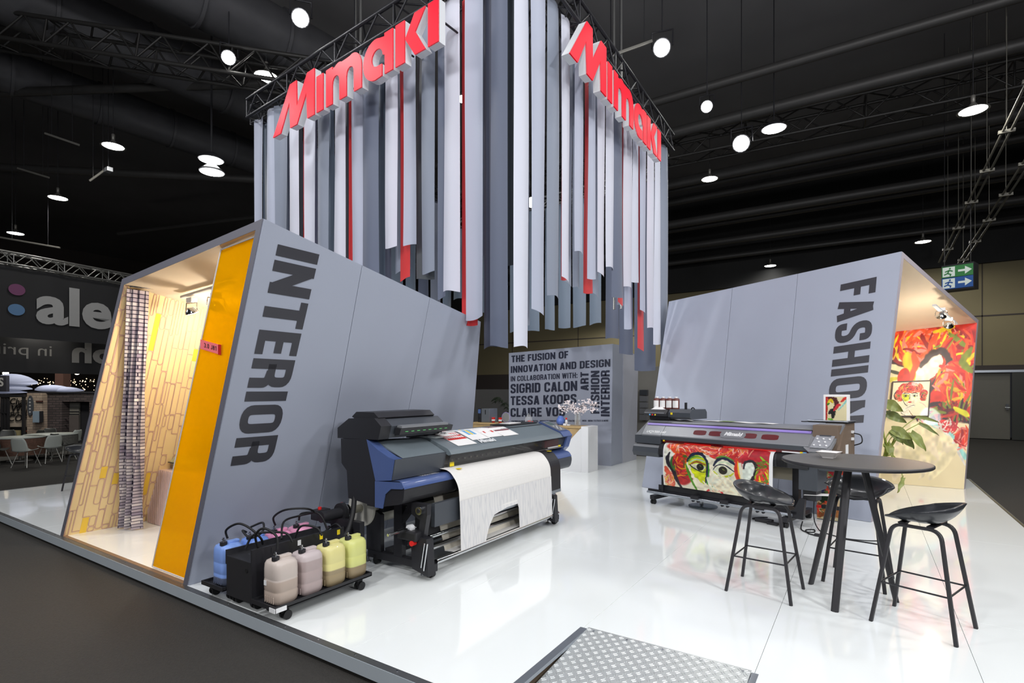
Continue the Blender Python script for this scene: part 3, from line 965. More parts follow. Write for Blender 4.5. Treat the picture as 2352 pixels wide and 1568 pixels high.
# ramp of tread plate
t = thing('access_ramp', 'sloping silver tread-plate ramp let into the platform edge', 'ramp', (-1.05, 2.6, -.12))
ra = lambda u, v, z=0: (-1.555 + 1.015 * u, 3.285 - 1.30 * v, .004 - .118 * v + z)
MB().hexa([ra(0, 0, -.006), ra(1, 0, -.006), ra(1, 1, -.006), ra(0, 1, -.006)], [ra(0, 0), ra(1, 0), ra(1, 1), ra(0, 1)]).build('ramp_plate', M_TREAD, t)
MB().hexa([(-1.555, 3.285, -.02), (-.54, 3.285, -.02), (-.54, 3.31, -.02), (-1.555, 3.31, -.02)], [(-1.555, 3.285, .004), (-.54, 3.285, .004), (-.54, 3.31, .004), (-1.555, 3.31, .004)]).build('ramp_top_lip', M_TREAD, t)
mb = MB()
nu, nv = 27, 34
for i in range(nu):
    for j in range(nv + 1):
        u, v = (i + .5) / nu, (j + .1) / nv
        if v > .99:
            continue
        ang = PI / 4 if (i + j) % 2 else -PI / 4
        for o in (-.007, .007):
            c, s = math.cos(ang), math.sin(ang)
            bx, by = -s * o, c * o
            L, w = .015, .0032
            pts = [(-L, 0), (-L * .6, -w), (L * .6, -w), (L, 0), (L * .6, w), (-L * .6, w)]
            P = [ra(u + (c * a - s * b + bx) / 1.015, v + (s * a + c * b + by) / 1.30, .0002) for a, b in pts]
            Q = [ra(u + (c * a * .7 - s * b * .4 + bx) / 1.015, v + (s * a * .7 + c * b * .4 + by) / 1.30, .0032) for a, b in pts]
            mb.add(P + Q, [(6, 7, 8, 9, 10, 11)] + [(k, (k + 1) % 6, 6 + (k + 1) % 6, 6 + k) for k in range(6)])
mb.build('tread_ribs', M_TREAD, t, kind='stuff')
for k in range(5):
    x = -1.5 + k * .23
    MB().cyl((x, 3.27, .004), (x, 3.27, .008), .007, 8).build('screw', M_CHROME, t)


# ================================================================== display booths
def lerp(a, b, t):
    return Vector(a) * (1 - t) + Vector(b) * t


def inset_loop(loop, t, skip_bottom=True):
    """loop BL, BR, TR, TL -> moved inwards by t in its own plane, bottom edge kept"""
    BL, BR, TR, TL = map(Vector, loop)
    ub = (BR - BL).normalized()
    r = (TR - BR).normalized()
    l = (TL - BL).normalized()
    kr = t / max(.2, abs(ub.cross(r).length))
    kl = t / max(.2, abs(ub.cross(l).length))
    iBR, iBL = BR - ub * kr, BL + ub * kl
    top = (TR - TL).normalized()
    kt_r = t / max(.2, top.cross(r).length)
    kt_l = t / max(.2, top.cross(l).length)
    iTR = TR - r * kt_r - top * t / max(.2, top.cross(r).length)
    iTL = TL - l * kt_l + top * t / max(.2, top.cross(l).length)
    return [iBL, iBR, iTR, iTL]


def booth(name, label, front, back, t, m_in, m_edge):
    """front and back loops are BL, BR, TR, TL; returns (thing, outer, inner)"""
    base = (Vector(front[0]) + Vector(front[1])) / 2
    th = thing(name, label, 'booth', tuple(base))
    fo = [Vector(p) for p in front]
    bo = [Vector(p) for p in back]
    fi, bi = inset_loop(front, t), inset_loop(back, t)
    for i, nm in ((1, 'side_wall'), (3, 'side_wall'), (2, 'roof_panel')):
        j = (i + 1) % 4
        mb = MB()
        # outer skin slab, frame edge and inner lining
        a, b = [fo[i], fo[j], bo[j], bo[i]], [fi[i], fi[j], bi[j], bi[i]]
        mid = [lerp(p, q, .85) for p, q in zip(a, b)]
        mb.hexa(a, mid)
        mb.build(nm, M_WALL, th)
        MB().hexa(mid, b).build('inner_lining', m_in, th)
        # edge band on the opening
        n = ((fo[1] - fo[0]).cross(fo[2] - fo[0])).normalized()
        if n.dot(Vector((0, -1, 0)) if name.startswith('interior') else Vector((1, 0, 0))) < 0:
            n = -n
        e = [fo[i], fo[j], fi[j], fi[i]]
        MB().hexa([p + n * .004 for p in e], [p for p in e]).build('front_edge', m_edge, th)
    MB().hexa(bo, [p + (f - p).normalized() * .05 for p, f in zip(bo, fo)]).build('back_wall', M_WALL, th)
    return th, fo, bo, fi, bi


# ---------------- left booth
F = [(-7.395, 2.235, 0), (-4.636, 2.235, 0), (-3.571, 2.235, 2.815), (-5.848, 2.235, 2.642)]
F = [(x, 2.225, z) for x, y, z in F]
Bk = [(-7.395, 5.906, 0), (-4.635, 5.906, 0), (-3.731, 5.014, 2.392), (-6.095, 5.014, 2.22)]
bl, fo, bo, fi, bi = booth('interior_display_booth', 'slanted grey booth with INTERIOR lettering, wallpaper inside and orange panel', F, Bk, .06, M_CREAM, M_EDGE)
# outer cladding of the right side: three sheets with fine joints
A, B_, C_, D_ = fo[1], fo[2], bo[2], bo[1]
nrm = (B_ - A).cross(D_ - A).normalized()
if nrm.x < 0:
    nrm = -nrm
cuts = [0, .333, .666, 1.0]


def side_pt(s, r, off=0.0):
    return tuple(lerp(lerp(A, D_, s), lerp(B_, C_, s), r) + nrm * off)


sh = [(0, 0), (.318, .335), (.59, .665), (1, 1)]
for k in range(3):
    (b0, t0), (b1, t1) = sh[k], sh[k + 1]
    e = .0009
    q = lambda s, r, o: tuple(lerp(A, D_, s) * (1 - r) + lerp(B_, C_, t_ if False else s) * r + nrm * o)
    p = [lerp(A, D_, b0 + e), lerp(A, D_, b1 - e), lerp(B_, C_, t1 - e), lerp(B_, C_, t0 + e)]
    MB().hexa([tuple(v + nrm * .001) for v in p], [tuple(v + nrm * .012) for v in p]).build('cladding_sheet', M_WALL, bl)
# INTERIOR lettering down the lean of the wall: axis y is the letter height
lean = (Vector((-4.259, 2.36, .97)) - Vector((-3.624, 2.36, 2.675)))
L_len = 1.79
up = Vector((0, 1, 0))
dn = lean.normalized()
dn = (dn - nrm * dn.dot(nrm)).normalized()
s0 = pl0 = None
# point on the cladding plane for y=2.36 at the top
top0 = Vector((-3.622, 2.365, 2.672))
top0 = top0 - nrm * ((top0 - A).dot(nrm) - .0145)
kk = L_len / text_width('INTERIOR', .36)
mb = MB()
text_mesh(mb, 'INTERIOR', .36, lambda x, y: tuple(top0 + dn * (x * kk) + up * (y * 1.0 + .04 * x * 0)), bold=1.08)
mb.build('lettering', M_VINYL, bl)


# wallpaper: ovals, bars and filled cells as printed lines on a cream sheet
def wallpaper(name, P, W, Hh, seed, parent, nrm_off):
    """P(s, z, off) -> point; sheet, printed outlines and yellow fields"""
    rnd = random.Random(seed)
    ln, fl = MB(), MB()
    cw = .068
    ncol = int(W / cw)

    def rib(pts, w, closed):
        p = fillet([Vector(q) for q in pts], .030 if closed != 'sq' else 0, closed is not False)
        L, R = ribbon2d(p, w, closed is not False)
        n = len(p)
        ln.add([P(q.x, q.y, nrm_off) for q in L + R], [(i, (i + 1) % n, n + (i + 1) % n, n + i) for i in range(n if closed else n - 1)])
    for c in range(ncol):
        x0 = c * cw
        z = rnd.random() * -.3
        while z < Hh:
            h = rnd.choice((.13, .18, .24, .30, .36))
            z1 = min(Hh, z + h)
            za = max(0, z)
            if z1 - za > .06:
                r = rnd.random()
                if r < .55:
                    g = .004
                    w = cw * (1 if rnd.random() < .6 else .62)
                    rib([(x0 + g, za + g), (x0 + w - g, za + g), (x0 + w - g, z1 - g), (x0 + g, z1 - g)], .009, True)
                elif r < .9:
                    rib([(x0, za), (x0 + cw, za)], .009, False)
                    rib([(x0, za), (x0, z1)], .009, False)
                if r > .955 or (r < .02):
                    fl.quad(P(x0 + .004, za, nrm_off * .6), P(x0 + cw - .004, za, nrm_off * .6), P(x0 + cw - .004, z1, nrm_off * .6), P(x0 + .004, z1, nrm_off * .6))
            z = z1 + .0
    MB().quad(P(0, 0, nrm_off * .3), P(W, 0, nrm_off * .3), P(W, Hh, nrm_off * .3), P(0, Hh, nrm_off * .3)).build('wallpaper_sheet', M_WPAPER, parent)
    ln.build('printed_outlines', M_WLINE, parent, kind='stuff')
    fl.build('printed_fields', M_WFILL, parent, kind='stuff')


M_WPAPER = mat('wallpaper_cream', (236, 212, 160), 0.6, noise=0.03, nscale=3)
M_WLINE = mat('wallpaper_mauve_line', (204, 168, 152), 0.6, noise=0)
M_WFILL = mat('wallpaper_yellow_field', (238, 200, 70), 0.6, noise=0)
a0, a1, a2, a3 = fi[0], bi[0], bi[3], fi[3]     # left wall inner face: front bottom, back bottom, back top, front top
nin = (a1 - a0).cross(a3 - a0).normalized()
if nin.x < 0:
    nin = -nin


def wall_p(s, z, off, W=3.62, Hh=2.5):
    u, v = s / W, z / Hh
    return tuple(lerp(lerp(a0, a1, u), lerp(a3, a2, u), v) + nin * off)


wallpaper('wallpaper', wall_p, 3.62, 2.5, 3, bl, .006)
# back wall of the booth, papered too
k0, k1, k2, k3 = bi[0], bi[1], bi[2], bi[3]
for v in (k0, k1, k2, k3):
    v.y -= .10
wallpaper('wallpaper', lambda s, z, off: tuple(lerp(lerp(k0, k1, s / 2.6), lerp(k3, k2, s / 2.6), z / 2.3) + Vector((0, -off, 0))), 2.6, 2.3, 9, bl, .006)
# warm wooden floor strip of the opening and inner floor mat
MB().box(-7.38, -4.66, 2.222, 2.26, .0005, .004).build('threshold_strip', mat('warm_brown_strip', (132, 106, 82), .5), bl)

# orange acrylic screen with slim metal frame
AC = [Vector((-5.335, 2.262, .02)), Vector((-4.722, 2.262, .02)), Vector((-3.665, 2.262, 2.725)), Vector((-4.196, 2.262, 2.69))]
t = thing('orange_acrylic_screen', 'tall slanted orange translucent acrylic screen standing in the left booth opening', 'screen', (-5.0, 2.26, 0))
MB().hexa([tuple(p) for p in AC], [tuple(p + Vector((0, .008, 0))) for p in AC]).build('acrylic_sheet', M_ACRYL, t)
M_FRM = mat('pale_frame_edge', (214, 214, 216), .35)
for i in range(4):
    p, q = AC[i], AC[(i + 1) % 4]
    MB().sweep([p + Vector((0, .004, 0)), q + Vector((0, .004, 0))], (0, 1, 0), .018, .012).build('frame_edge', M_FRM, t)
# pink tape label with lot number
t = thing('pink_label_tape', 'pink tape label printed 3.0 J81 stuck across the orange screen edge', 'label', (-4.2, 2.25, 1.9))
M_PINK = mat('pink_tape', (246, 120, 126), .4)


def tp(x, z, o=0):
    return (x, 2.250 - o, z)


lx0, lx1, lz0, lz1 = -4.478, -4.205, 2.006, 1.952
MB().hexa([tp(lx0, lz0 - .075), tp(lx1, lz1 - .075), tp(lx1, lz1), tp(lx0, lz0)], [tp(lx0, lz0 - .075, .002), tp(lx1, lz1 - .075, .002), tp(lx1, lz1, .002), tp(lx0, lz0, .002)]).build('tape', M_PINK, t)
MB().hexa([tp(lx1, lz1 - .08, -.03), tp(lx1 + .01, lz1 - .08, -.03), tp(lx1 + .01, lz1, -.03), tp(lx1, lz1, -.03)], [tp(lx1, lz1 - .08, .006), tp(lx1 + .01, lz1 - .08, .006), tp(lx1 + .01, lz1, .006), tp(lx1, lz1, .006)]).build('tape_end', mat('dark_red_tape', (170, 24, 36), .4), t)
dv = Vector((lx1 - lx0, 0, lz1 - lz0)).normalized()
mb = MB()
text_mesh(mb, '3.0 J81', .036, lambda x, y: tuple(Vector((lx0 + .06, 2.2455, lz0 - .065)) + dv * x * 1.45 + Vector((0, 0, y))), .16, .7)
mb.build('printed_number', M_BLACK, t)

# patterned curtain in front of the papered wall
mC, ntc, bc, brc = wall_mortar('stone_print_curtain', (236, 230, 226), (186, 178, 190), (66, 58, 78), (.16, .040, .005))
nz = ntc.nodes.new('ShaderNodeTexNoise')
nz.inputs['Scale'].default_value = 2.2
uvn = [n for n in ntc.nodes if n.bl_idname == 'ShaderNodeUVMap'][0]
mp = ntc.nodes.new('ShaderNodeMapping')
mp.inputs['Scale'].default_value = (.6, 2.2, 1)
ntc.links.new(uvn.outputs[0], mp.inputs[0])
ntc.links.new(mp.outputs[0], nz.inputs['Vector'])
cr = ntc.nodes.new('ShaderNodeValToRGB')
cr.color_ramp.elements[0].position = .38
cr.color_ramp.elements[0].color = (.42, .38, .50, 1)
cr.color_ramp.elements[1].position = .62
cr.color_ramp.elements[1].color = (1, 1, 1, 1)
ntc.links.new(nz.outputs['Fac'], cr.inputs[0])
mm = ntc.nodes.new('ShaderNodeMix')
mm.data_type = 'RGBA'
mm.blend_type = 'MULTIPLY'
mm.inputs['Factor'].default_value = .9
ntc.links.new(brc.outputs['Color'], mm.inputs['A'])
ntc.links.new(cr.outputs[0], mm.inputs['B'])
ntc.links.new(mm.outputs['Result'], bc.inputs['Base Color'])
t = thing('patterned_curtain', 'floor-length pleated curtain with grey stone print in the left booth', 'curtain', (-6.4, 2.5, 0))
mb = MB()
ct0, ct1 = Vector((-5.79, 2.262, 2.55)), Vector((-5.745, 2.385, 2.545))
cb0, cb1 = Vector((-7.22, 2.72, .012)), Vector((-6.90, 2.80, .012))
cdir = (cb1 - cb0).normalized()
cper = Vector((cdir.y, -cdir.x, 0))


def curt(u, v):
    v2 = 1 - v
    p = lerp(lerp(cb0, cb1, u), lerp(ct0, ct1, u), v2)
    p = p + cper * (.045 * math.sin(u * 2 * PI * 3.0 + .6 * math.sin(v * 4)) + .01 * math.sin(u * 40 + v * 9)) * (.75 + .25 * v)
    return tuple(p)


NU, NV = 64, 40
mb.grid(curt, NU, NV)
o = mb.build('curtain_cloth', mC, t)
uvl = o.data.uv_layers.new(name='UVMap')
for lp in o.data.loops:
    i, j = lp.vertex_index % (NU + 1), lp.vertex_index // (NU + 1)
    uvl.data[lp.index].uv = (i / NU * .62, j / NV * 2.75)
MB().cyl(ct0 + Vector((0, 0, .03)), ct1 + Vector((.05, .06, .03)), .012, 8).build('curtain_rail', M_CHROME, t)

# pedestal with cushions
t = thing('display_pedestal', 'pale pink fluted square pedestal inside the left booth', 'pedestal', (-6.4, 3.3, 0))
M_PED = mat('pinkish_pedestal', (214, 190, 184), .6)
MB().bbox(-7.25, -6.2, 3.02, 3.9, .001, .66, r=.004).build('body', M_PED, t)
mb = MB()
for k in range(22):
    x = -7.235 + k * .046
    mb.box(x, x + .022, 3.012, 3.02, .005, .655)
mb.build('fluting', mat('mauve_flute', (202, 178, 176), .6), t, kind='stuff')


def cushion(c, sx_, sy_, h, m, label, rot=0, grp='cushions on the pedestal'):
    t = thing('cushion', label, 'cushion', c, grp, rot)

    def f(top):
        def g(u, v):
            a, b = u * 2 - 1, v * 2 - 1
            e = max(0, (1 - abs(a) ** 3)) ** .5 * max(0, (1 - abs(b) ** 3)) ** .5
            pin = 1 - .08 * (abs(a) * abs(b))
            return (a * sx_ / 2 * pin, b * sy_ / 2 * pin, h / 2 + (h / 2 if top else -h / 2) * e)
        return g
    MB().grid(f(1), 14, 14).grid(f(0), 14, 14).build('cover', m, t, local=True)
    MB().tube(fillet([(-sx_ / 2, -sy_ / 2, h / 2), (sx_ / 2, -sy_ / 2, h / 2), (sx_ / 2, sy_ / 2, h / 2), (-sx_ / 2, sy_ / 2, h / 2), (-sx_ / 2, -sy_ / 2 + .01, h / 2)], .03), .006, 6).build('piping', M_BLACK, t, local=True)
    return t


cushion((-6.72, 3.32, .66), .52, .46, .17, mat('speckled_green_cloth', (170, 172, 140), .8, noise=.4, nscale=30), 'speckled pale green cushion lying lowest on the pedestal')
cushion((-6.45, 3.34, .81), .42, .40, .12, mat('dark_red_cloth', (108, 52, 44), .8, noise=.5, nscale=25), 'dark red patterned cushion lying on the green one', .2)
cushion((-6.42, 3.38, .915), .40, .38, .08, mat('dark_brown_cloth', (70, 60, 52), .8, noise=.5, nscale=25), 'dark brown thin cushion on top of the pile', .5)


def track_light(label, c0, c1, spots, down=(0, 0, -1)):
    t = thing('track_light', label, 'lamp', c0)
    c0, c1 = Vector(c0), Vector(c1)
    MB().sweep([c0, c1], (0, 0, 1), .03, .05).build('track_rail', M_WHITE, t)
    for p, aim in spots:
        P = Vector(p)
        d = (Vector(aim) - P).normalized()
        q = MB().tube([P - d * .03, P, P + d * .02], [.03, .062, .068], 20)
        o = q.build('reflector', M_CHROME, t)
        MB().cyl(P + d * .021, P + d * .026, .052, 16).build('glowing_lens', M_LAMPW, t)
        s = d.cross(Vector((0, 0, 1))).normalized() * .075
        MB().tube([P + s, P + s * .9 + Vector((0, 0, .07)), P - s * .9 + Vector((0, 0, .07)), P - s], .006, 6).build('yoke', M_CHROME, t)
        MB().bbox(P.x - .05, P.x + .05, P.y - .03, P.y + .03, P.z + .07, P.z + .12, r=.01).build('transformer', M_WHITE, t)
    return t


track_light('white track with two round spots on the left booth ceiling', (-5.55, 2.62, 2.50), (-4.75, 2.66, 2.565), [((-5.38, 2.62, 2.36), (-5.6, 3.6, .5)), ((-5.02, 2.66, 2.38), (-6.4, 3.2, .8))])

# ---------------- right booth
F2 = [(.057, 7.818, 0), (1.355, 11.309, 0), (1.608, 11.987, 2.783), (.408, 8.762, 3.422)]
B2 = [(-3.071, 8.591, 0), (-1.9, 11.26, 0), (-1.35, 11.87, 2.55), (-2.903, 9.502, 3.159)]
br_, f2, b2, g2, h2 = booth('fashion_display_booth', 'slanted pale grey booth with FASHION lettering and a painted mural inside', F2, B2, .07, M_CREAM, mat('pale_mauve_edge', (168, 160, 166), .5, noise=.03))
A2, B2_, C2, D2 = f2[0], f2[3], b2[3], b2[0]
n2 = (B2_ - A2).cross(D2 - A2).normalized()
if n2.y > 0:
    n2 = -n2
sh = [(0, 0), (.27, .27), (.60, .60), (1, 1)]
sh = [(0, 0), (.34, .375), (.62, .665), (1, 1)]
for k in range(3):
    (b0, t0), (b1, t1) = sh[k], sh[k + 1]
    e = .0007
    p = [lerp(A2, D2, b0 + e), lerp(A2, D2, b1 - e), lerp(B2_, C2, t1 - e), lerp(B2_, C2, t0 + e)]
    MB().hexa([tuple(v + n2 * .001) for v in p], [tuple(v + n2 * .012) for v in p]).build('cladding_sheet', M_WALL, br_)
# lettering runs from F1/F2 (letter foot, letter head) down to N1/N2
F1, Fh, N1, Nh = Vector((-.33, 8.87, 3.20)), Vector((.132, 8.737, 3.11)), Vector((-.436, 8.283, 1.136)), Vector((-.014, 8.192, 1.184))
F1 = Fh + (N1 - Nh).normalized() * .425
L2 = (N1 - F1).length
kk2 = L2 / text_width('FASHION', .42)
mb = MB()


def fp(x, y):
    u, v = x * kk2 / L2, y / .42
    p = lerp(lerp(F1, N1, u), lerp(Fh, Nh, u), v)
    return tuple(p - n2 * ((p - A2).dot(n2) - .0145))


text_mesh(mb, 'FASHION', .42, fp, bold=1.08)
mb.build('lettering', M_VINYL, br_)
track_light('white track with two round spots on the right booth ceiling', (.86, 10.15, 2.86), (1.22, 11.15, 2.66), [((.97, 10.45, 2.73), (.9, 11.8, 1.0)), ((1.10, 10.85, 2.62), (.9, 12.0, 1.6))])

# mural on the inside of the right wall
mu = Canvas(190, 300, (238, 222, 178), 4)
C = mu
RED, ORG_, DRED, YEL, GRN, DARK, CREAM, PINK, CYAN = (214, 48, 26), (232, 84, 34), (150, 22, 22), (236, 204, 30), (120, 132, 40), (56, 34, 38), (244, 234, 200), (240, 138, 124), (152, 212, 204)
C.blob(.5, .1, .62, .17, RED)
C.blob(.78, .30, .34, .30, DRED, warp=.3)
C.blob(.8, .45, .30, .18, RED)
C.poly([(.0, .17), (.3, .2), (.22, .36), (0, .36)], (236, 222, 180))
C.stroke([(.0, .20), (.12, .22), (.26, .25)], .018, DARK)
C.stroke([(.0, .26), (.1, .28), (.25, .31)], .014, (70, 74, 60))
C.stroke([(.0, .33), (.12, .32)], .02, (206, 196, 60))
C.swirls((.40, .1, .42, .10), [RED, ORG_, PINK, DRED, (240, 110, 60), YEL], 120, .012, .07)
C.stroke([(.22, .16), (.24, .23), (.30, .30), (.28, .36)], .045, YEL)
C.stroke([(.30, .16), (.33, .24), (.28, .35)], .03, ORG_)
C.blob(.20, .32, .08, .07, RED)
C.stroke([(.60, .10), (.86, .14), (.92, .26)], .05, RED)
C.stroke([(.52, .03), (.75, .01)], .018, YEL)
C.swirls((.78, .20, .2, .16), [RED, ORG_, DRED, (190, 30, 24), YEL, GRN], 90, .014, .08)
C.poly([(.42, .22), (.62, .18), (.66, .24), (.50, .36), (.42, .44), (.30, .40)], CREAM, .05)
C.stroke([(.40, .25), (.50, .18), (.64, .16), (.72, .22), (.70, .28)], .032, DARK)
C.stroke([(.70, .28), (.60, .35), (.50, .42)], .032, DARK)
C.swirls((.80, .42, .2, .17), [RED, ORG_, (236, 70, 36), (200, 30, 26), PINK, (226, 170, 40), GRN], 150, .013, .07)
C.stroke([(.96, .16), (.88, .24), (.98, .30)], .03, GRN)
C.blob(.52, .50, .14, .08, DARK)
C.blob(.60, .46, .10, .05, RED)
C.stroke([(.30, .56), (.55, .57), (.80, .57), (1.0, .60)], .040, DARK)
C.swirls((.66, .54, .3, .03), [DRED, DARK, (96, 24, 30), GRN, (200, 60, 40)], 60, .010, .06)
C.stroke([(.82, .52), (.92, .55), (.99, .57)], .02, (220, 214, 40))
C.stroke([(.50, .60), (.66, .64), (.82, .70), (.99, .82)], .03, CYAN)
C.stroke([(.60, .63), (.72, .66), (.84, .73), (.99, .86)], .012, (230, 226, 216))
C.blob(.76, .63, .13, .032, (220, 52, 48), .3)
C.blob(.93, .70, .09, .06, (214, 44, 34), .9)
C.swirls((.76, .63, .10, .03), [PINK, (200, 50, 60), (236, 220, 210)], 16, .006, .04)
C.swirls((.93, .70, .06, .05), [PINK, ORG_, (170, 22, 26)], 14, .006, .05)
C.swirls((.45, .80, .36, .14), [(242, 228, 184), (238, 222, 186), (240, 226, 178), (240, 224, 190)], 30, .03, .12)
C.stroke([(.46, .90), (.52, .90)], .012, (236, 120, 90))
R0, R1, R2, R3 = f2[1], b2[1], b2[2], f2[2]
# inner face corners of the right wall: front bottom, back bottom, back top, front top
i0, i1, i2, i3 = g2[1], h2[1], h2[2], g2[2]
ni = (i1 - i0).cross(i3 - i0).normalized()
if ni.dot(f2[0] - f2[1]) < 0:
    ni = -ni
qb = lerp(i0, i1, .34) + ni * .01
qt = lerp(i3, i2, .40) + ni * .01
mu.build('painted_mural', M_PAINT, br_, bilerp(qt, i3 + ni * .01, i0 + ni * .01, qb))
MB().quad(qb, lerp(i0, i1, .98) + ni * .01, lerp(i3, i2, .98) + ni * .01, qt).build('mural_ground', mat('mural_cream', (240, 228, 186), .6), br_)
# ================================================================== text wall in the middle
t = thing('text_partition', 'blue-grey partition printed THE FUSION OF INNOVATION AND DESIGN with three designers named', 'partition', (-5.7, 10.7, 0))
TW = 10.58
MB().hexa([(-7.03, TW, 0), (-4.455, TW, 0), (-4.44, TW + 1.35, 0), (-7.03, TW + 1.35, 0)], [(-7.03, TW, 2.467), (-4.42, TW, 2.563), (-4.40, TW + .5, 2.56), (-7.03, TW + .5, 2.46)]).build('front_body', M_WALL, t)
MB().hexa([(-6.6, TW + .6, 0), (-4.43, TW + .6, 0), (-4.405, TW + 1.36, 0), (-6.6, TW + 1.36, 0)], [(-6.6, TW + .5, 2.40), (-4.38, TW + .5, 2.42), (-4.30, TW + 1.2, 2.40), (-6.6, TW + 1.2, 2.4)]).build('rear_body', mat('panel_side_grey', (176, 178, 188), .45, noise=.03), t)
KS = .037


def tw(x0, z0, s=1.0):
    return lambda x, y: (x0 + x, TW - .004, z0 + y + KS * x)


def tline(txt, x0, x1, z0, h):
    mb = MB()
    fit_text(mb, txt, h, x1 - x0, tw(x0, z0), bold=1.0 if h < .13 else 1.12)
    mb.build('lettering', M_VINYLB, t)


def tvert(txt, xa, xb, zb, zt):
    """reading upwards: x runs up, letter height points left"""
    mb = MB()
    h = xb - xa
    fit_text(mb, txt, h, zt - zb, lambda x, y: (xb - y, TW - .004, zb + x), bold=1.14)
    mb.build('lettering', M_VINYLB, t)


tline('THE FUSION OF', -6.957, -5.459, 2.243, .157)
tline('INNOVATION AND DESIGN', -6.972, -4.472, 1.995, .160)
tline('IN COLLABORATION WITH:', -6.975, -5.234, 1.795, .122)
tline('SIGRID CALON', -6.979, -5.242, 1.516, .218)
tline('TESSA KOOPS', -6.979, -5.261, 1.238, .208)
tline('CLAIRE VOS', -6.979, -5.541, .965, .203)
tvert('ART', -5.162, -4.970, 1.585, 1.985)
tvert('FASHION', -4.918, -4.717, 1.095, 2.005)
tvert('INTERIOR', -4.686, -4.485, 1.042, 2.01)
mb = MB()
fit_text(mb, 'COATINGS EN DRUK - OPTIMA TEXTIEL - NEENAH COLDENHOVE - HOLLANDERS COATINGS UND - WIEN - IBENA TEXTILES & MORE', .036, 2.44, tw(-6.957, .845), .06)
mb.build('lettering', M_VINYLB, t)

# ================================================================== hanging cube: truss frame and cloth strips
CL, CF, CR = Vector((-8.33, 5.06, 6.0)), Vector((-2.98, 4.68, 6.0)), Vector((-3.09, 9.89, 6.0))
CB = CL + CR - CF
n_l = ['first', 'second', 'third', 'fourth', 'fifth', 'sixth', 'seventh', 'eighth', 'ninth', 'tenth', 'eleventh', 'twelfth', 'thirteenth', 'fourteenth', 'fifteenth', 'sixteenth', 'seventeenth', 'eighteenth', 'nineteenth', 'twentieth', 'twenty-first', 'twenty-second', 'twenty-third', 'twenty-fourth', 'twenty-fifth', 'twenty-sixth', 'twenty-seventh']
UPV = Vector((0, 0, .14))
for (a, b, l) in ((CL, CF, 'over the left face of the hanging cube'), (CF, CR, 'over the right face of the hanging cube'), (CB, CR, 'over the far face of the hanging cube'), (CL, CB, 'over the hidden left rear face of the cube')):
    truss('cube_truss', 'black square lattice truss ' + l, 'truss', a + UPV, b + UPV, .29, 18, M_BLACKM, .025, 'truss frame of the hanging cube')
# lower light ring truss at the far side seen through the gaps
truss('inner_truss', 'silver lattice truss inside the cube, seen through the gaps', 'truss', CB + Vector((0, 0, -.38)), CR + Vector((0, 0, -.38)), .2, 20, M_TRUSS, .018)
for i, (x, y) in enumerate(((-3.45, 5.35), (-4.62, 5.4), (-6.9, 5.9), (-3.4, 8.2))):
    tag(MB().cyl((x, y, 2.9 + .5 * (i == 1)), (x, y, 10.4), .022, 8).cyl((x + .12, y, 2.9 + .5 * (i == 1)), (x + .12, y, 10.4), .022, 8).build('inner_mast', M_TRUSS), 'thin twin silver mast hanging inside the cube, ' + ('at its front corner', 'behind the left face near the corner', 'behind the middle of the left face', 'behind the right face')[i], 'mast', 'inner masts')

BG = 'cloth strips hanging from the cube'


def banner(a, d, u0, u1, zb, k, off, bulge, label, ztop=6.0, ph=0.0):
    nn = Vector((d.y, -d.x, 0))
    if nn.dot(Vector((0, 0, 0)) - a) < 0:
        nn = -nn
    w = u1 - u0

    def f(u, v):
        sag = math.sin(PI * u) * bulge * w
        tw_ = .03 * w * math.sin(v * 3.1 + ph) * (u - .5)
        p = a + d * (u0 + w * u) + nn * (off + sag + tw_ * 2 + .004 * math.sin(v * 5 + ph * 3))
        z = ztop + (zb - ztop) * v
        if v > .985:
            z += .02 * math.sin(u * 3 + ph)
        return (p.x, p.y, z)
    return tag(MB().grid(f, 9, 14).build('banner_strip', CLOTH[k]), label, 'banner', BG)


dL = (CF - CL).normalized()
dR = (CR - CF).normalized()
rnd = random.Random(5)
LEFT = [(0.0, 0.28, 2.55, 'L'), (0.29, 0.4, 2.54, 'D'), (0.41, 0.65, 2.53, 'L'), (0.67, 1.02, 2.5, 'G'), (1.05, 1.33, 2.48, 'W'), (1.31, 1.48, 2.47, 'R'), (1.47, 1.73, 2.45, 'W'), (1.83, 2.11, 2.43, 'G'), (2.2, 2.46, 2.41, 'W'), (2.42, 2.60, 2.39, 'R'), (2.6, 2.83, 2.38, 'L'), (2.85, 3.19, 2.36, 'S'), (3.19, 3.3, 2.35, 'N'), (3.31, 3.53, 3.37, 'W'), (3.47, 3.66, 2.97, 'R'), (3.64, 3.87, 3.34, 'L'), (3.86, 3.97, 2.99, 'N'), (3.97, 4.18, 2.97, 'G'), (4.21, 4.34, 2.65, 'S'), (4.33, 4.58, 2.7, 'W'), (4.52, 4.75, 2.33, 'R'), (4.66, 4.91, 2.38, 'L'), (4.84, 5.03, 2.05, 'N'), (5.02, 5.25, 2.05, 'S')]
for i, (a, b, z, k) in enumerate(LEFT):
    inn = k in 'RND'
    banner(CL, dL, a, b, max(z, 2.72) if i < 13 else z, k, (-.05 if k == 'R' else -.05 if inn else .03 + .02 * (i % 2)), (.14 if k != 'R' else .05) * (1 if i % 3 else -1), '%s cloth strip from the left along the cube\'s left face, %s' % (n_l[i], CNAME[k]), ph=i * 1.7)
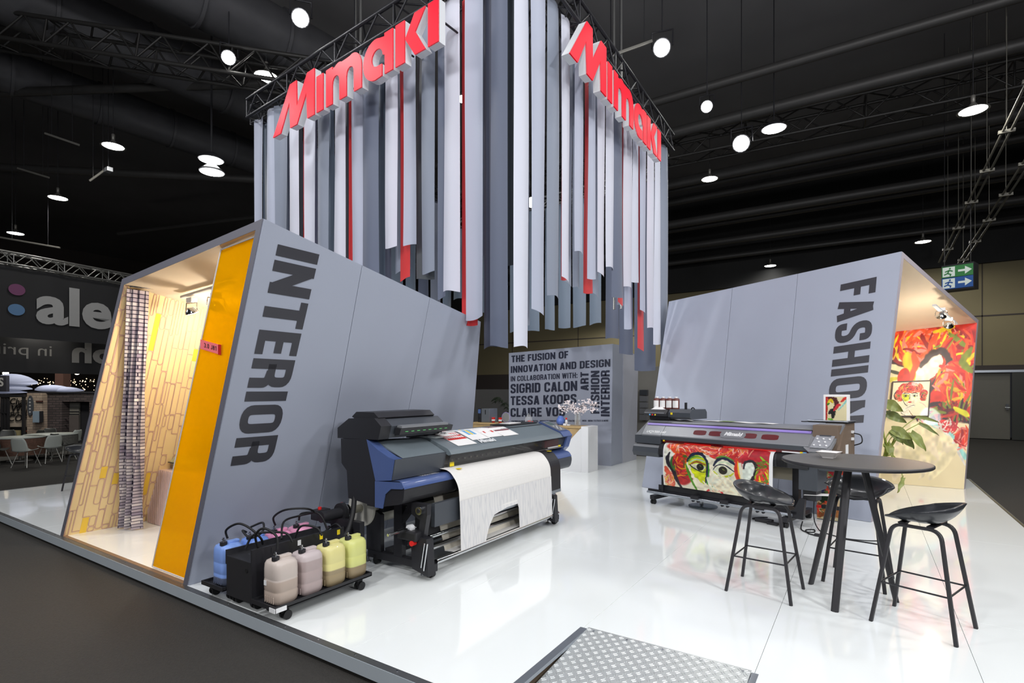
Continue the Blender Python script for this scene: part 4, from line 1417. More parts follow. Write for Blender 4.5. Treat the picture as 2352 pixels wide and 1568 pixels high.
RIGHT = [(-0.15, 0.12, 2.03, 'W'), (0.19, 0.49, 2.44, 'L'), (0.21, 0.48, 2.31, 'G'), (0.55, 0.82, 2.65, 'G'), (0.9, 1.11, 2.91, 'W'), (1.06, 1.23, 2.94, 'R'), (1.26, 1.49, 3.3, 'L'), (1.26, 1.58, 2.95, 'G'), (1.65, 1.9, 3.05, 'L'), (1.6, 1.8, 2.93, 'G'), (1.95, 2.21, 3.16, 'W'), (1.95, 2.23, 2.93, 'R'), (2.26, 2.53, 3.3, 'W'), (2.24, 2.46, 2.94, 'G'), (2.5, 2.89, 2.94, 'S'), (2.95, 3.29, 3.14, 'W'), (2.91, 3.15, 2.9, 'R'), (3.31, 3.61, 3.29, 'W'), (3.17, 3.46, 2.91, 'G'), (3.67, 3.97, 2.87, 'L'), (3.51, 3.82, 2.59, 'L'), (4.06, 4.39, 2.63, 'W'), (3.78, 4.16, 2.27, 'R'), (4.42, 4.79, 2.4, 'W'), (4.82, 5.22, 1.96, 'G')]
back_i = {2, 7, 9, 11, 13, 18, 20}
for i, (a, b, z, k) in enumerate(RIGHT):
    off = -.16 if i in back_i else (-.05 if k == 'R' else .03)
    banner(CF, dR, a, b, z, k, off, (.12 if k != 'R' else .04), '%s cloth strip from the front corner along the cube\'s right face, %s' % (n_l[i], CNAME[k]), ph=i * 2.1)
BACK = [(-0.0, 0.35, 3.8, 'B'), (.42, .85, 3.6, 'S'), (.95, 1.3, 3.4, 'B'), (1.36, 1.68, 3.1, 'B'), (1.74, 2.08, 2.9, 'B'), (2.14, 2.55, 2.87, 'B'), (2.7, 2.94, 2.88, 'B'), (3.04, 3.33, 2.9, 'B'), (3.39, 3.7, 2.9, 'B'), (3.78, 4.05, 2.92, 'B'), (4.14, 4.43, 2.6, 'S'), (4.44, 4.72, 2.29, 'S'), (4.76, 5.18, 1.97, 'S')]
for i, (a, b, z, k) in enumerate(BACK):
    banner(CB, (CR - CB).normalized(), a, b, z, k, .02, .12, '%s cloth strip from the left along the cube\'s far face, %s' % (n_l[i], CNAME[k]), ztop=5.5, ph=i * 1.3)
for i in range(12):
    a = .12 + i * .42
    banner(CL, (CB - CL).normalized(), a, a + .34, 2.75 + .1 * (i % 3), 'BSGB'[i % 4], .02, .12, '%s cloth strip from the front along the cube\'s rear left face, %s' % (n_l[i], CNAME['BSGB'[i % 4]]), ph=i * 1.9)

# inner layer seen in the gaps of the two front faces
for i in range(13):
    a = .05 + i * .405
    k = 'BGDSBDG'[i % 7]
    banner(CL, dL, a, a + .30, 3.0 if i < 8 else 2.95 + .07 * (i % 3), k, -.12, .06, '%s cloth strip from the left in the inner layer behind the left face, %s' % (n_l[i], CNAME[k]), ph=i * 2.3)
# loose steel bars and small boxes under the ceiling
M_BAR = mat('dull_steel_bar', (126, 124, 118), .5, .3)
for i, (p, q, D, l) in enumerate((((103, 306), (182, 333), 12.5, 'short grey steel bar above the upper left pendant lamp'), ((40, 386), (113, 408), 14.0, 'short grey steel bar between two pendant lamps at upper left'), ((206, 415), (244, 388), 13.0, 'thin steel bar holding the small white box at upper left'), ((0, 545), (138, 569), 15.0, 'long grey steel bar above the neighbour truss'), ((1406, 127), (1498, 94), 8.6, 'bright steel bar left of the large glaring spotlight at the right'))):
    a, b = at(*p, D), at(*q, D)
    t = thing('steel_bar', l, 'bar', tuple(a), 'loose steel bars under the ceiling')
    MB().sweep([a, b], FV, .03, .045).build('bar', M_BAR, t)
    mb = MB()
    for k in (.2, .8):
        c = a.lerp(b, k)
        mb.cyl(c, (c.x, c.y, 10.4), .006, 5)
    mb.build('hanger_wires', M_BLACK, t, kind='stuff')
t = thing('ceiling_speaker', 'small white box on a steel bar at the upper left', 'speaker', tuple(at(248, 390, 13)))
c = at(249, 390, 12.95)
MB().bbox(c.x - .1, c.x + .1, c.y - .06, c.y + .06, c.z - .05, c.z + .05, r=.01).build('box', M_LIDG, t)
MB().cyl(c, (c.x, c.y, 10.4), .008, 5).build('cable', M_BLACK, t)
# lamps inside the cube that glare through the gaps
for i, (p, l) in enumerate((((-6.75, 5.75, 5.15), 'small glaring lamp behind the left lettering inside the cube'), ((-4.35, 5.45, 5.35), 'tiny lamp hanging between shade-toned strips left of the front corner'),
                           ((-3.42, 5.32, 4.55), 'lamp glaring just left of the front corner of the cube'), ((-3.75, 6.2, 4.12), 'bright lamp glaring low between white strips right of the front corner'),
                           ((-3.35, 5.3, 5.6), 'bright lamp at the top edge between two white strips'), ((-3.5, 8.3, 5.35), 'tiny lamp behind the middle of the cube\'s right face'))):
    par_lamp(p, (0, 0, 1.6), (.08, .05, .055, .075, .08, .05)[i], l, 'lamps inside the hanging cube', drop=10.4 - p[2])

# ------------------------------------------------------------------ red wordmark signs (letters with white returns)
LOGO = {'M': [(0, 0), (.20, 0), (.42, .355), (.445, 0), (.61, 0), (.835, .345), (.855, 0), (1.02, 0), (1.02, .60), (.855, .60), (.61, .25), (.60, .595), (.44, .595)],
        'i': [(1.07, 0), (1.215, 0), (1.215, .465), (1.07, .465)],
        'k': [(2.61, 0), (2.76, 0), (2.76, .465), (2.61, .465)],
        'k2': [(2.77, .25), (2.925, .02), (3.09, .02), (2.93, .27), (3.09, .475), (2.92, .475)],
        'i2': [(3.13, .02), (3.285, .02), (3.285, .475), (3.13, .475)]}


def out_ribbon(path, w):
    L, R = ribbon2d(path, w)
    return [(p.x, p.y) for p in L] + [(p.x, p.y) for p in R[::-1]]


def logo_polys():
    d = dict(LOGO)
    # m: left stem and two arches, one outline
    def arc(cx, cy, rx, ry, a0, a1, n=7):
        return [(cx + rx * math.cos(math.radians(a0 + (a1 - a0) * k / n)), cy + ry * math.sin(math.radians(a0 + (a1 - a0) * k / n))) for k in range(n + 1)]
    m = [(1.28, 0), (1.415, 0), (1.415, .24)] + arc(1.49, .25, .072, .08, 180, 0) + [(1.565, 0), (1.705, 0), (1.705, .24)] + arc(1.78, .25, .072, .08, 180, 0) + [(1.855, 0), (2.0, 0), (2.0, .27)] + arc(1.83, .28, .17, .19, 0, 110) + arc(1.55, .28, .15, .19, 65, 120) + [(1.415, .43), (1.415, .465), (1.28, .465)]
    d['m'] = m
    a = arc(2.26, .225, .225, .235, 268, 70, 16) + [(2.42, .43), (2.42, .465), (2.565, .465), (2.565, 0), (2.425, 0), (2.425, .22)] + arc(2.29, .235, .10, .10, 0, 262, 12) + [(2.375, .135), (2.375, .0)]
    d['a'] = a
    return d


def wordmark(label, p0, d, n, z0, depth, slope=0.0):
    """p0: start point on the front plane; d along, n outwards"""
    t = thing('wordmark_sign', label, 'sign', (p0.x, p0.y, z0), 'red wordmark signs on the cube')
    for key, poly in logo_polys().items():
        mb = MB()
        P = [p0 + d * x + Vector((0, 0, z0 - p0.z + y + slope * x)) for x, y in poly]
        Q = [p - n * depth for p in P]
        k = len(P)
        mb.add(P + Q, [tuple(range(k, 2 * k))] + [(i, (i + 1) % k, k + (i + 1) % k, k + i) for i in range(k)])
        body = mb.build('letter', M_SIGNW, t)
        cx = sum(p[0] for p in poly) / k
        cy = sum(p[1] for p in poly) / k
        mb = MB()
        mb.add([p + n * .004 for p in P] + [p - n * .012 for p in P], [tuple(range(k))] + [(i, (i + 1) % k, k + (i + 1) % k, k + i) for i in range(k)])
        mb.build('red_face', M_SIGNR, body)
    mb = MB()
    for x in (.5, 1.13, 1.35, 1.93, 2.49, 2.68, 3.2):
        for z in (.40,):
            q = p0 + d * x + Vector((0, 0, z0 - p0.z + z))
            mb.cyl(q - n * depth, q - n * (depth + .28), .012, 6)
    mb.build('stand_off_brackets', M_BLACKM, t, kind='stuff')
    return t


nL = Vector((dL.y, -dL.x, 0))
nR = Vector((dR.y, -dR.x, 0))
wordmark('red illuminated wordmark lettering with white returns on the cube\'s left face', CL + nL * .45 + dL * 1.36, dL, nL, 5.165, .10, .018)
wordmark('red illuminated wordmark lettering with white returns on the cube\'s right face', CF + nR * .35 + dR * .46, dR, nR, 5.20, .10, 0.0)
# flood lamps on outriggers that light the signs from above
for i, (b, d, n, u) in enumerate([(CL, dL, nL, u) for u in (1.6, 3.2, 4.7)] + [(CF, dR, nR, u) for u in (.7, 2.4, 4.1)]):
    q = b + d * u + n * 1.1 + Vector((0, 0, .75))
    lamp('sign_flood', 'SPOT', q, b + d * u + Vector((0, 0, -2.0)), 34, CW, .06, 110, .9)
# ================================================================== left wide-format textile printer (blue)
t = thing('textile_printer', 'blue and black wide textile printer with white fabric running out, left of the stand', 'printer', (-3.4, 4.7, 0))
p1 = t
YA, YB = 3.2, 6.3
side = [(-3.94, 1.162), (-3.60, 1.173), (-3.49, .82), (-3.49, .603), (-3.84, .64), (-3.86, .883), (-3.93, .943)]
MB().prism(side[::-1], 'y', YA, YA + .10).build('end_panel', M_BLACK, t)
# upper blue corner block and lower blue nose
MB().prism([(-3.60, 1.172), (-3.49, .822), (-3.30, .845), (-3.265, 1.02), (-3.33, 1.035), (-3.46, 1.09)], 'y', YA - .004, YA + .09).build('blue_corner_cover', M_BLUE, t)
# light blue inner chamfer of the corner
MB().prism([(-3.30, .846), (-3.262, 1.02), (-3.255, 1.02), (-3.29, .846)], 'y', YA, YA + .62).build('front_cover', M_DGREY, t)
MB().add([(-3.60, YA + .09, 1.165), (-3.46, YA + .09, 1.09), (-3.262, YA + .09, 1.022), (-3.262, YA + .64, 1.022), (-3.50, YA + .66, 1.12), (-3.60, YA + .66, 1.14)], [(0, 1, 2, 3, 4, 5)]).add([(-3.60, YA + .09, 1.165), (-3.46, YA + .09, 1.09), (-3.262, YA + .09, 1.022), (-3.262, YA + .64, 1.022), (-3.50, YA + .66, 1.12), (-3.60, YA + .66, 1.14)], [(5, 4, 3, 2, 1, 0)]).build('top_cover', M_LID, t)
MB().prism([(-3.265, 1.018), (-3.30, .86), (-3.9, .86), (-3.9, 1.10), (-3.60, 1.14)], 'y', YA + .1, YA + .66).build('left_housing', M_DGREY, t)
# lower nose: blue upper strip curving round, dark belly
nose_o = fillet([(-3.49, .818), (-3.20, .845), (-3.155, .80), (-3.17, .66), (-3.47, .60)], [0, .05, .06, .06, 0])
belly = [(p.x, p.y) for p in nose_o]
MB().prism(belly + [(-3.6, .60), (-3.6, .81)], 'y', YA + .003, YA + .70).build('lower_nose', M_BLACK, t)
blue = [(p.x + .004, p.y + .003) for p in nose_o if p.y > .77]
MB().skin(blue, 'y', YA - .002, YA + .70).build('blue_nose_strip', M_BLUE, t)
MB().prism([(-3.49, .822), (-3.175, .84), (-3.15, .80), (-3.17, .785), (-3.30, .775), (-3.37, .72), (-3.40, .60), (-3.49, .60)], 'y', YA - .010, YA).build('blue_nose_side', M_BLUE, t)
mb = MB()
text_mesh(mb, 'TS55-1800', .042, lambda x, y: (-3.30 + y * 1.7, YA + .30 + x * 1.05, .8385 + y * .16 + .0035), .14, .9)
mb.build('model_lettering', M_WHITE, t)
# main body behind the opening
MB().prism([(-3.9, 1.10), (-3.9, .62), (-3.30, .62), (-3.30, .80), (-3.42, .84), (-3.5, 1.05), (-3.60, 1.14)], 'y', YA + .66, YB - .3).build('carriage_housing', M_BLACK, t)
# long lid
lid = fillet([(-3.78, 1.165), (-3.55, 1.165), (-3.235, 1.045), (-3.205, 1.0)], [0, .03, .03, 0])
lid = [(p.x, p.y) for p in lid]
MB().prism(lid + [(-3.24, .99), (-3.57, 1.13), (-3.78, 1.13)], 'y', YA + .66, YB - .10).build('lid', M_LID, t)
MB().prism([(-3.60, 1.1665), (-3.50, 1.1505), (-3.50, 1.1525), (-3.60, 1.1685)], 'y', YA + 1.9, YB - .25).build('lid_vent_band', M_DGREY, t)
soft_text('brand_lettering', 'Mimaki', .095, M_WHITE, t, (-3.262, 4.40, 1.064), (0, 1, 0), (-.33, 0, .13), bold=.004, sx=1.0, shear=.2)
# transparent sloped window under the lid, inner chute
MB().hexa([(-3.235, YA + .68, .99), (-3.235, YB - .12, .99), (-3.225, YB - .12, .99), (-3.225, YA + .68, .99)], [(-3.275, YA + .68, .875), (-3.275, YB - .12, .875), (-3.265, YB - .12, .875), (-3.265, YA + .68, .875)]).build('front_window', M_SMOKE, t)
MB().prism([(-3.42, .99), (-3.40, .875), (-3.27, .868), (-3.27, .86), (-3.5, .86), (-3.5, .99)], 'y', YA + .66, YB - .12).build('platen', mat('platen_steel', (158, 156, 152), .4, .3), t)
mb = MB()
for k in range(18):
    y = YA + .85 + k * .10
    mb.bbox(-3.395, -3.36, y, y + .022, .905, .925, r=.004)
mb.build('pinch_lever', M_CHROME, t, kind='stuff')
# carriage parked at the right behind the window
MB().bbox(-3.42, -3.29, YB - 1.05, YB - .62, .88, .985, r=.01).build('carriage', M_BLACKM, t)
MB().bbox(-3.40, -3.285, YB - .56, YB - .2, .885, .975, r=.006).build('red_carriage_plate', mat('dark_red_panel', (120, 26, 26), .4, noise=.3, nscale=40), t)
MB().cyl((-3.28, YB - 1.3, .965), (-3.30, YB - .95, .89), .005, 6).cyl((-3.28, YB - 1.15, .965), (-3.30, YB - .8, .89), .005, 6).build('guide_rod', M_CHROME, t)
MB().box(-3.268, -3.262, YB - .52, YB - .2, .878, .892).build('window_label', M_WHITE, t)
MB().box(-3.262, -3.258, YB - .26, YB - .2, .878, .90).build('warning_label', M_YEL, t)
MB().box(-3.258, -3.254, YA + .70, YA + .76, .88, .92).build('warning_label', M_YEL, t)
# curved apron
ap = fillet([(-3.30, .868), (-3.17, .862), (-3.06, .74), (-3.055, .42)], [0, .10, .14, 0], seg=6)
ap = [(p.x, p.y) for p in ap]
MB().prism(ap + [(-3.075, .42), (-3.085, .72), (-3.18, .84), (-3.30, .85)], 'y', YA + .66, YB - .58).build('curved_apron', M_BLACK, t)
MB().box(-3.072, -3.052, YA + .66, YB - .58, .385, .42).build('apron_edge_strip', M_ALU, t)
for y in (3.9, 5.62):
    MB().box(-3.19, -3.15, y, y + .05, .864, .868).build('warning_label', M_YEL, t)
# right-hand tower with control panel
MB().prism([(-3.9, 1.16), (-3.9, .80), (-3.30, .80), (-3.245, .86), (-3.20, 1.0), (-3.24, 1.045), (-3.55, 1.165)], 'y', YB - .12, YB).build('right_tower', M_BLUE, t)
MB().prism([(-3.56, 1.165), (-3.245, 1.045), (-3.195, 1.005), (-3.20, 1.02), (-3.24, 1.065), (-3.555, 1.185)], 'y', YB - .24, YB + .005).build('control_bezel', M_BLUE, t)
cp = lambda a, b, o=.0: (-3.53 + .26 * a + o * .3, YB - .215 + b * .19, 1.178 - .10 * a + o)
MB().hexa([cp(0, 0), cp(1, 0), cp(1, 1), cp(0, 1)], [cp(0, 0, .004), cp(1, 0, .004), cp(1, 1, .004), cp(0, 1, .004)]).build('control_panel', M_LIDG, t)
MB().hexa([cp(.08, .2, .004), cp(.42, .2, .004), cp(.42, .85, .004), cp(.08, .85, .004)], [cp(.08, .2, .006), cp(.42, .2, .006), cp(.42, .85, .006), cp(.08, .85, .006)]).build('display_screen', mat('lcd_grey_green', (96, 112, 112), .2), t)
for a, b in ((.55, .3), (.55, .7), (.66, .5), (.78, .3), (.78, .7), (.9, .5)):
    MB().cyl(cp(a, b, .004), cp(a, b, .009), .010, 8).build('button', M_WHITE, t)
no2 = fillet([(-3.49, .838), (-3.21, .80), (-3.165, .72), (-3.19, .60), (-3.4, .56)], [0, .04, .04, .05, 0])
MB().prism([(p.x, p.y) for p in no2] + [(-3.6, .56), (-3.6, .83)], 'y', YB - .50, YB - .06).build('right_nose', M_DGREY, t)
MB().skin([(p.x + .004, p.y + .004) for p in no2 if p.y > .735], 'y', YB - .50, YB - .06).build('blue_nose_strip', M_BLUE, t)
# printed fabric: down the apron, hanging straight, round the bottom bar and back up inside
cl = fillet([(-3.28, .874), (-3.165, .868), (-3.052, .745), (-3.035, .45), (-3.03, .16)], [0, .10, .14, .1, 0], seg=6)
cl = [(p.x, p.y) for p in cl]
y0c, y1c = 3.78, 5.46
mb = MB()
# the lower part has an arched cut-out between y=4.30 and y=4.88
cutl, cutr, ztop = 4.17, 4.76, .41


def cut_top(y):
    q = (y - cutl) / (cutr - cutl)
    if q <= 0 or q >= 1:
        return None
    return .16 + .255 * min(1, (q / .22) ** .5 if q < .5 else ((1 - q) / .05) ** .5) * (.80 + .20 * min(1, q / .6))


ny = 84
ys = [y0c + (y1c - y0c) * k / ny for k in range(ny + 1)]
prof = [(cl[0][0], cl[0][1])] + cl[1:]
top_prof = [p for p in prof if p[1] > .46]
for k in range(ny):
    ya, yb = ys[k], ys[k + 1]
    for i in range(len(top_prof) - 1):
        a, b = top_prof[i], top_prof[i + 1]
        mb.add([(a[0], ya, a[1]), (a[0], yb, a[1]), (b[0], yb, b[1]), (b[0], ya, b[1])], [(0, 1, 2, 3)], True)
    a = top_prof[-1]
    za = cut_top(ya) or .155
    zb = cut_top(yb) or .155
    for q in range(3):
        f0, f1 = q / 3, (q + 1) / 3
        xa = lambda f: -3.04 + .012 * f
        mb.add([(a[0] + (xa(1) - a[0]) * f0, ya, a[1] + (za - a[1]) * f0), (a[0] + (xa(1) - a[0]) * f0, yb, a[1] + (zb - a[1]) * f0), (a[0] + (xa(1) - a[0]) * f1, yb, a[1] + (zb - a[1]) * f1), (a[0] + (xa(1) - a[0]) * f1, ya, a[1] + (za - a[1]) * f1)], [(0, 1, 2, 3)], True)
mb.build('fabric_web', M_PAPER, t)
# faint printed tone on the lower half
mP = bpy.data.materials.new('faint_print_cloth')
mP.use_nodes = True
ntp = mP.node_tree
bp_ = ntp.nodes['Principled BSDF']
tcp = ntp.nodes.new('ShaderNodeTexCoord')
mpp = ntp.nodes.new('ShaderNodeMapping')
mpp.inputs['Scale'].default_value = (1, 26, 3.2)
nzp = ntp.nodes.new('ShaderNodeTexVoronoi')
nzp.feature = 'DISTANCE_TO_EDGE'
nzp.inputs['Scale'].default_value = 1.0
crp = ntp.nodes.new('ShaderNodeValToRGB')
crp.color_ramp.elements[0].position = .0
crp.color_ramp.elements[0].color = (.56, .56, .57, 1)
crp.color_ramp.elements[1].position = .16
crp.color_ramp.elements[1].color = (.66, .65, .64, 1)
ntp.links.new(tcp.outputs['Object'], mpp.inputs[0])
ntp.links.new(mpp.outputs[0], nzp.inputs['Vector'])
ntp.links.new(nzp.outputs['Distance'], crp.inputs[0])
ntp.links.new(crp.outputs[0], bp_.inputs['Base Color'])
bp_.inputs['Roughness'].default_value = .75
mb = MB()
for k in range(ny):
    ya, yb = ys[k], ys[k + 1]
    za, zb = cut_top(ya) or .157, cut_top(yb) or .157
    zt = .62
    xt = -3.0395
    mid = (-3.0345, .45)
    mb.add([(xt, ya, .60), (xt, yb, .60), (mid[0] + .001, yb, max(.45, zb)), (mid[0] + .001, ya, max(.45, za))], [(0, 1, 2, 3)], True)
    if zb < .45 or za < .45:
        mb.add([(mid[0] + .001, ya, .45), (mid[0] + .001, yb, .45), (-3.0255, yb, zb), (-3.0255, ya, za)], [(0, 1, 2, 3)], True)
mb.build('printed_area', mP, t)
# return web behind, leading to the winder
MB().hexa([(-3.20, y0c - .02, .14), (-3.20, y1c, .14), (-3.195, y1c, .14), (-3.195, y0c - .02, .14)], [(-3.34, y0c - .02, .62), (-3.34, y1c, .62), (-3.335, y1c, .62), (-3.335, y0c - .02, .62)]).build('return_web', mat('cream_fabric_back', (206, 200, 186), .75), t)
MB().hexa([(-3.20, y0c - .02, .135), (-3.20, y1c, .135), (-3.03, y1c, .150), (-3.03, y0c - .02, .150)], [(-3.20, y0c - .02, .14), (-3.20, y1c, .14), (-3.03, y1c, .155), (-3.03, y0c - .02, .155)]).build('bottom_web', M_PAPER, t)
MB().cyl((-3.06, 3.48, .135), (-3.06, 5.66, .135), .022, 14).build('tension_bar', M_CHROME, t)
MB().cyl((-3.23, 3.46, .20), (-3.23, 5.7, .20), .03, 14).build('lower_roller', M_CHROME, t)
MB().cyl((-3.12, 3.46, .34), (-3.12, 5.7, .34), .018, 12).build('guide_roller', M_CHROME, t)
MB().box(-3.32, -3.26, 3.5, 5.66, .30, .50).build('rear_beam', M_BLACK, t)
MB().box(-3.13, -3.09, 3.5, 5.66, .42, .62).build('heater_panel', M_DGREY, t)

# frame legs, winder plates, arms
for y, s in ((3.44, 1), (5.62, -1)):
    MB().box(-3.52, -3.42, y, y + .05, .12, .62).build('leg_upright', M_BLACKM, t)
    MB().bbox(-3.86, -3.05, y - .002, y + .055, .055, .125, r=.006).build('foot_beam', M_BLACKM, t)
    MB().box(-3.88, -3.30, y + .002, y + .048, .585, .64).build('top_beam', M_BLACKM, t)
    MB().prism([(-3.42, .42), (-3.30, .56), (-3.30, .60), (-3.35, .60), (-3.42, .50)], 'y', y + .005, y + .045).build('gusset', M_BLACKM, t)
    MB().prism([(-3.30, .60), (-3.12, .60), (-3.12, .54), (-3.30, .52)], 'y', y + .002, y + .048).build('arm_beam', M_BLACKM, t)
    MB().prism([(-3.22, .36), (-3.04, .36), (-3.02, .05), (-3.20, .09)], 'y', y - .10, y - .015).build('winder_plate', M_BLACKM, t)
    MB().bbox(-3.34, -3.12, y - .14, y - .02, .33, .41, r=.015).build('winder_housing', M_BLACK, t)
    MB().prism([(-3.24, .64), (-3.06, .64), (-3.06, .55), (-3.10, .36), (-3.16, .36), (-3.14, .50), (-3.24, .54)], 'y', y - .07, y - .02).build('arm_bracket', M_BLACKM, t)
    MB().cyl((-3.13, y - .07, .585), (-3.13, y - .10, .585), .035, 20).build('arm_disc', M_CHROME, t)
    MB().cyl((-3.13, y - .10, .585), (-3.13, y - .105, .585), .018, 16).build('arm_knob', M_BLACK, t)
    MB().cyl((-3.17, y - .145, .315), (-3.17, y - .10, .315), .022, 16).build('stop_button', M_RED, t)
    MB().cyl((-3.02, y - .11, .33), (-3.06, y - .11, .10), .007, 6).cyl((-3.05, y - .11, .33), (-3.09, y - .11, .12), .007, 6).build('gas_strut', M_CHROME, t)
    MB().prism([(-3.88, .12), (-3.69, .10), (-3.69, .46), (-3.78, .50), (-3.88, .52)], 'y', y + .004, y + .046).build('side_plate', M_BLACKM, t)
    for x in (-3.76, -3.10):
        q = MB().cyl((x, y + .005, .035), (x, y + .045, .035), .035, 14)
        q.bbox(x - .02, x + .02, y - .005, y + .055, .045, .09, r=.006)
        q.build('caster', M_RUB, t)
        f = MB().lathe([(0, .002), (.028, .002), (.026, .010), (.006, .014), (.006, .11)], (x - .12 if x < -3.5 else x - .09, y + .03, 0), 12)
        f.build('levelling_foot', M_CHROME, t)
for z0, z1, x in ((.10, .16, -3.62), (.48, .56, -3.70), (.22, .26, -3.40)):
    MB().box(x - .04, x + .02, 3.47, 5.66, z0, z1).build('cross_beam', M_BLACKM, t)
# paper core sticking out of the winder with white flange
MB().cyl((-3.24, 3.10, .42), (-3.24, 3.42, .42), .012, 10).build('winder_shaft', M_CHROME, t)
MB().cyl((-3.24, 3.34, .42), (-3.24, 3.38, .42), .034, 20).build('white_flange', M_WHITE, t)
# rear unwinder: plate arm, hub, roll
t2 = t
MB().prism([(-4.12, .40), (-3.70, .40), (-3.70, .12), (-3.62, .12), (-3.62, .46), (-4.12, .46)], 'y', 3.14, 3.19).build('unwinder_arm', M_BLACKM, t2)
MB().prism([(-4.06, .40), (-3.66, .40), (-3.60, .12), (-3.92, .10), (-4.02, .20)], 'y', 3.18, 3.21).build('unwinder_plate', M_BLACK, t2)
MB().bbox(-4.14, -4.04, 3.03, 3.17, .44, .53, r=.008).build('brake_box', M_BLACK, t2)
MB().cyl((-4.09, 3.09, .53), (-4.09, 3.09, .55), .016, 14).build('stop_button', M_RED, t2)
MB().cyl((-3.93, 2.98, .50), (-3.93, 3.20, .50), .048, 20).cyl((-3.93, 3.18, .50), (-3.93, 3.22, .50), .085, 24).build('hub', M_BLACK, t2)
MB().cyl((-3.93, 3.215, .50), (-3.93, 3.235, .50), .09, 28).build('hub_ring', M_CHROME, t2)
MB().cyl((-3.93, 3.23, .50), (-3.93, 5.8, .50), .036, 18).build('roll_core', mat('kraft_grey_core', (150, 146, 130), .6), t2)
MB().cyl((-3.93, 3.42, .50), (-3.93, 5.5, .50), .17, 36).build('fabric_roll', mat('ecru_fabric_roll', (206, 203, 192), .8), t2)
for k, (x, z) in enumerate(((-4.02, .37), (-3.86, .35), (-3.70, .33))):
    MB().cyl((x, 3.12, z), (x, 3.14, z), .013, 8).build('bolt', M_CHROME, t2)
# top ink unit
top = [(-3.985, 1.165), (-3.46, 1.175), (-3.425, 1.29), (-3.506, 1.356), (-3.834, 1.346), (-3.985, 1.257)]
MB().prism(top[::-1], 'y', YA, YA + .12).build('ink_unit_end', M_BLACK, t)
MB().prism([(-3.96, 1.17), (-3.46, 1.18), (-3.43, 1.285), (-3.51, 1.345), (-3.83, 1.345), (-3.96, 1.25)][::-1], 'y', YA + .12, YA + .82).build('ink_unit_body', M_DGREY, t)
MB().prism([(-3.80, 1.345), (-3.52, 1.345), (-3.50, 1.36), (-3.56, 1.405), (-3.78, 1.405), (-3.84, 1.36)][::-1], 'y', YA + .04, YA + .76).build('ink_unit_cap', M_BLACK, t)
MB().prism([(-3.43, 1.20), (-3.37, 1.21), (-3.35, 1.262), (-3.42, 1.272)], 'y', YA + .16, YA + .86).build('cartridge_tray', M_BLACK, t)
MB().prism([(-3.42, 1.274), (-3.36, 1.266), (-3.36, 1.286), (-3.41, 1.292)], 'y', YA + .18, YA + .80).build('tray_rail', M_LIDG, t)
for k in range(8):
    y = YA + .22 + k * .075
    MB().box(-3.363, -3.357, y, y + .035, 1.232, 1.238).build('green_led', mat('green_led', (80, 150, 90), .4, emit=.6, noise=0) if k == 0 else MATS['green_led'], t)
MB().bbox(-3.62, -3.36, YA + .62, YA + .95, 1.145, 1.16, r=.004).build('clear_cover', M_GLASS, t)
# large hose from the body to the ink cart
MB().tube(smooth_path([(-3.78, 3.22, .66), (-3.74, 3.16, .50), (-3.73, 3.08, .36), (-3.78, 2.98, .30), (-3.83, 2.86, .29)]), .022, 10).build('ink_hose', M_RUB, t)

# printed samples lying on the lid
M_SR = mat('sample_red', (206, 36, 32), .6, noise=.0)
M_SK = mat('sample_maroon', (104, 24, 44), .6, noise=0)
M_SY = mat('sample_yellow', (232, 206, 60), .6, noise=0)
M_SB = mat('sample_sky_blue', (104, 170, 220), .6, noise=0)
M_SW = mat('sample_paper', (238, 236, 234), .6, noise=.01)


def lp_(x, y, o):
    """point on the sloped lid: x along slope 0..1 from rear to front edge"""
    if x < 0:
        return (-3.55 + x * .33, y, 1.1665 + o)
    return (-3.55 + .315 * x, y, 1.166 - .12 * x + o)


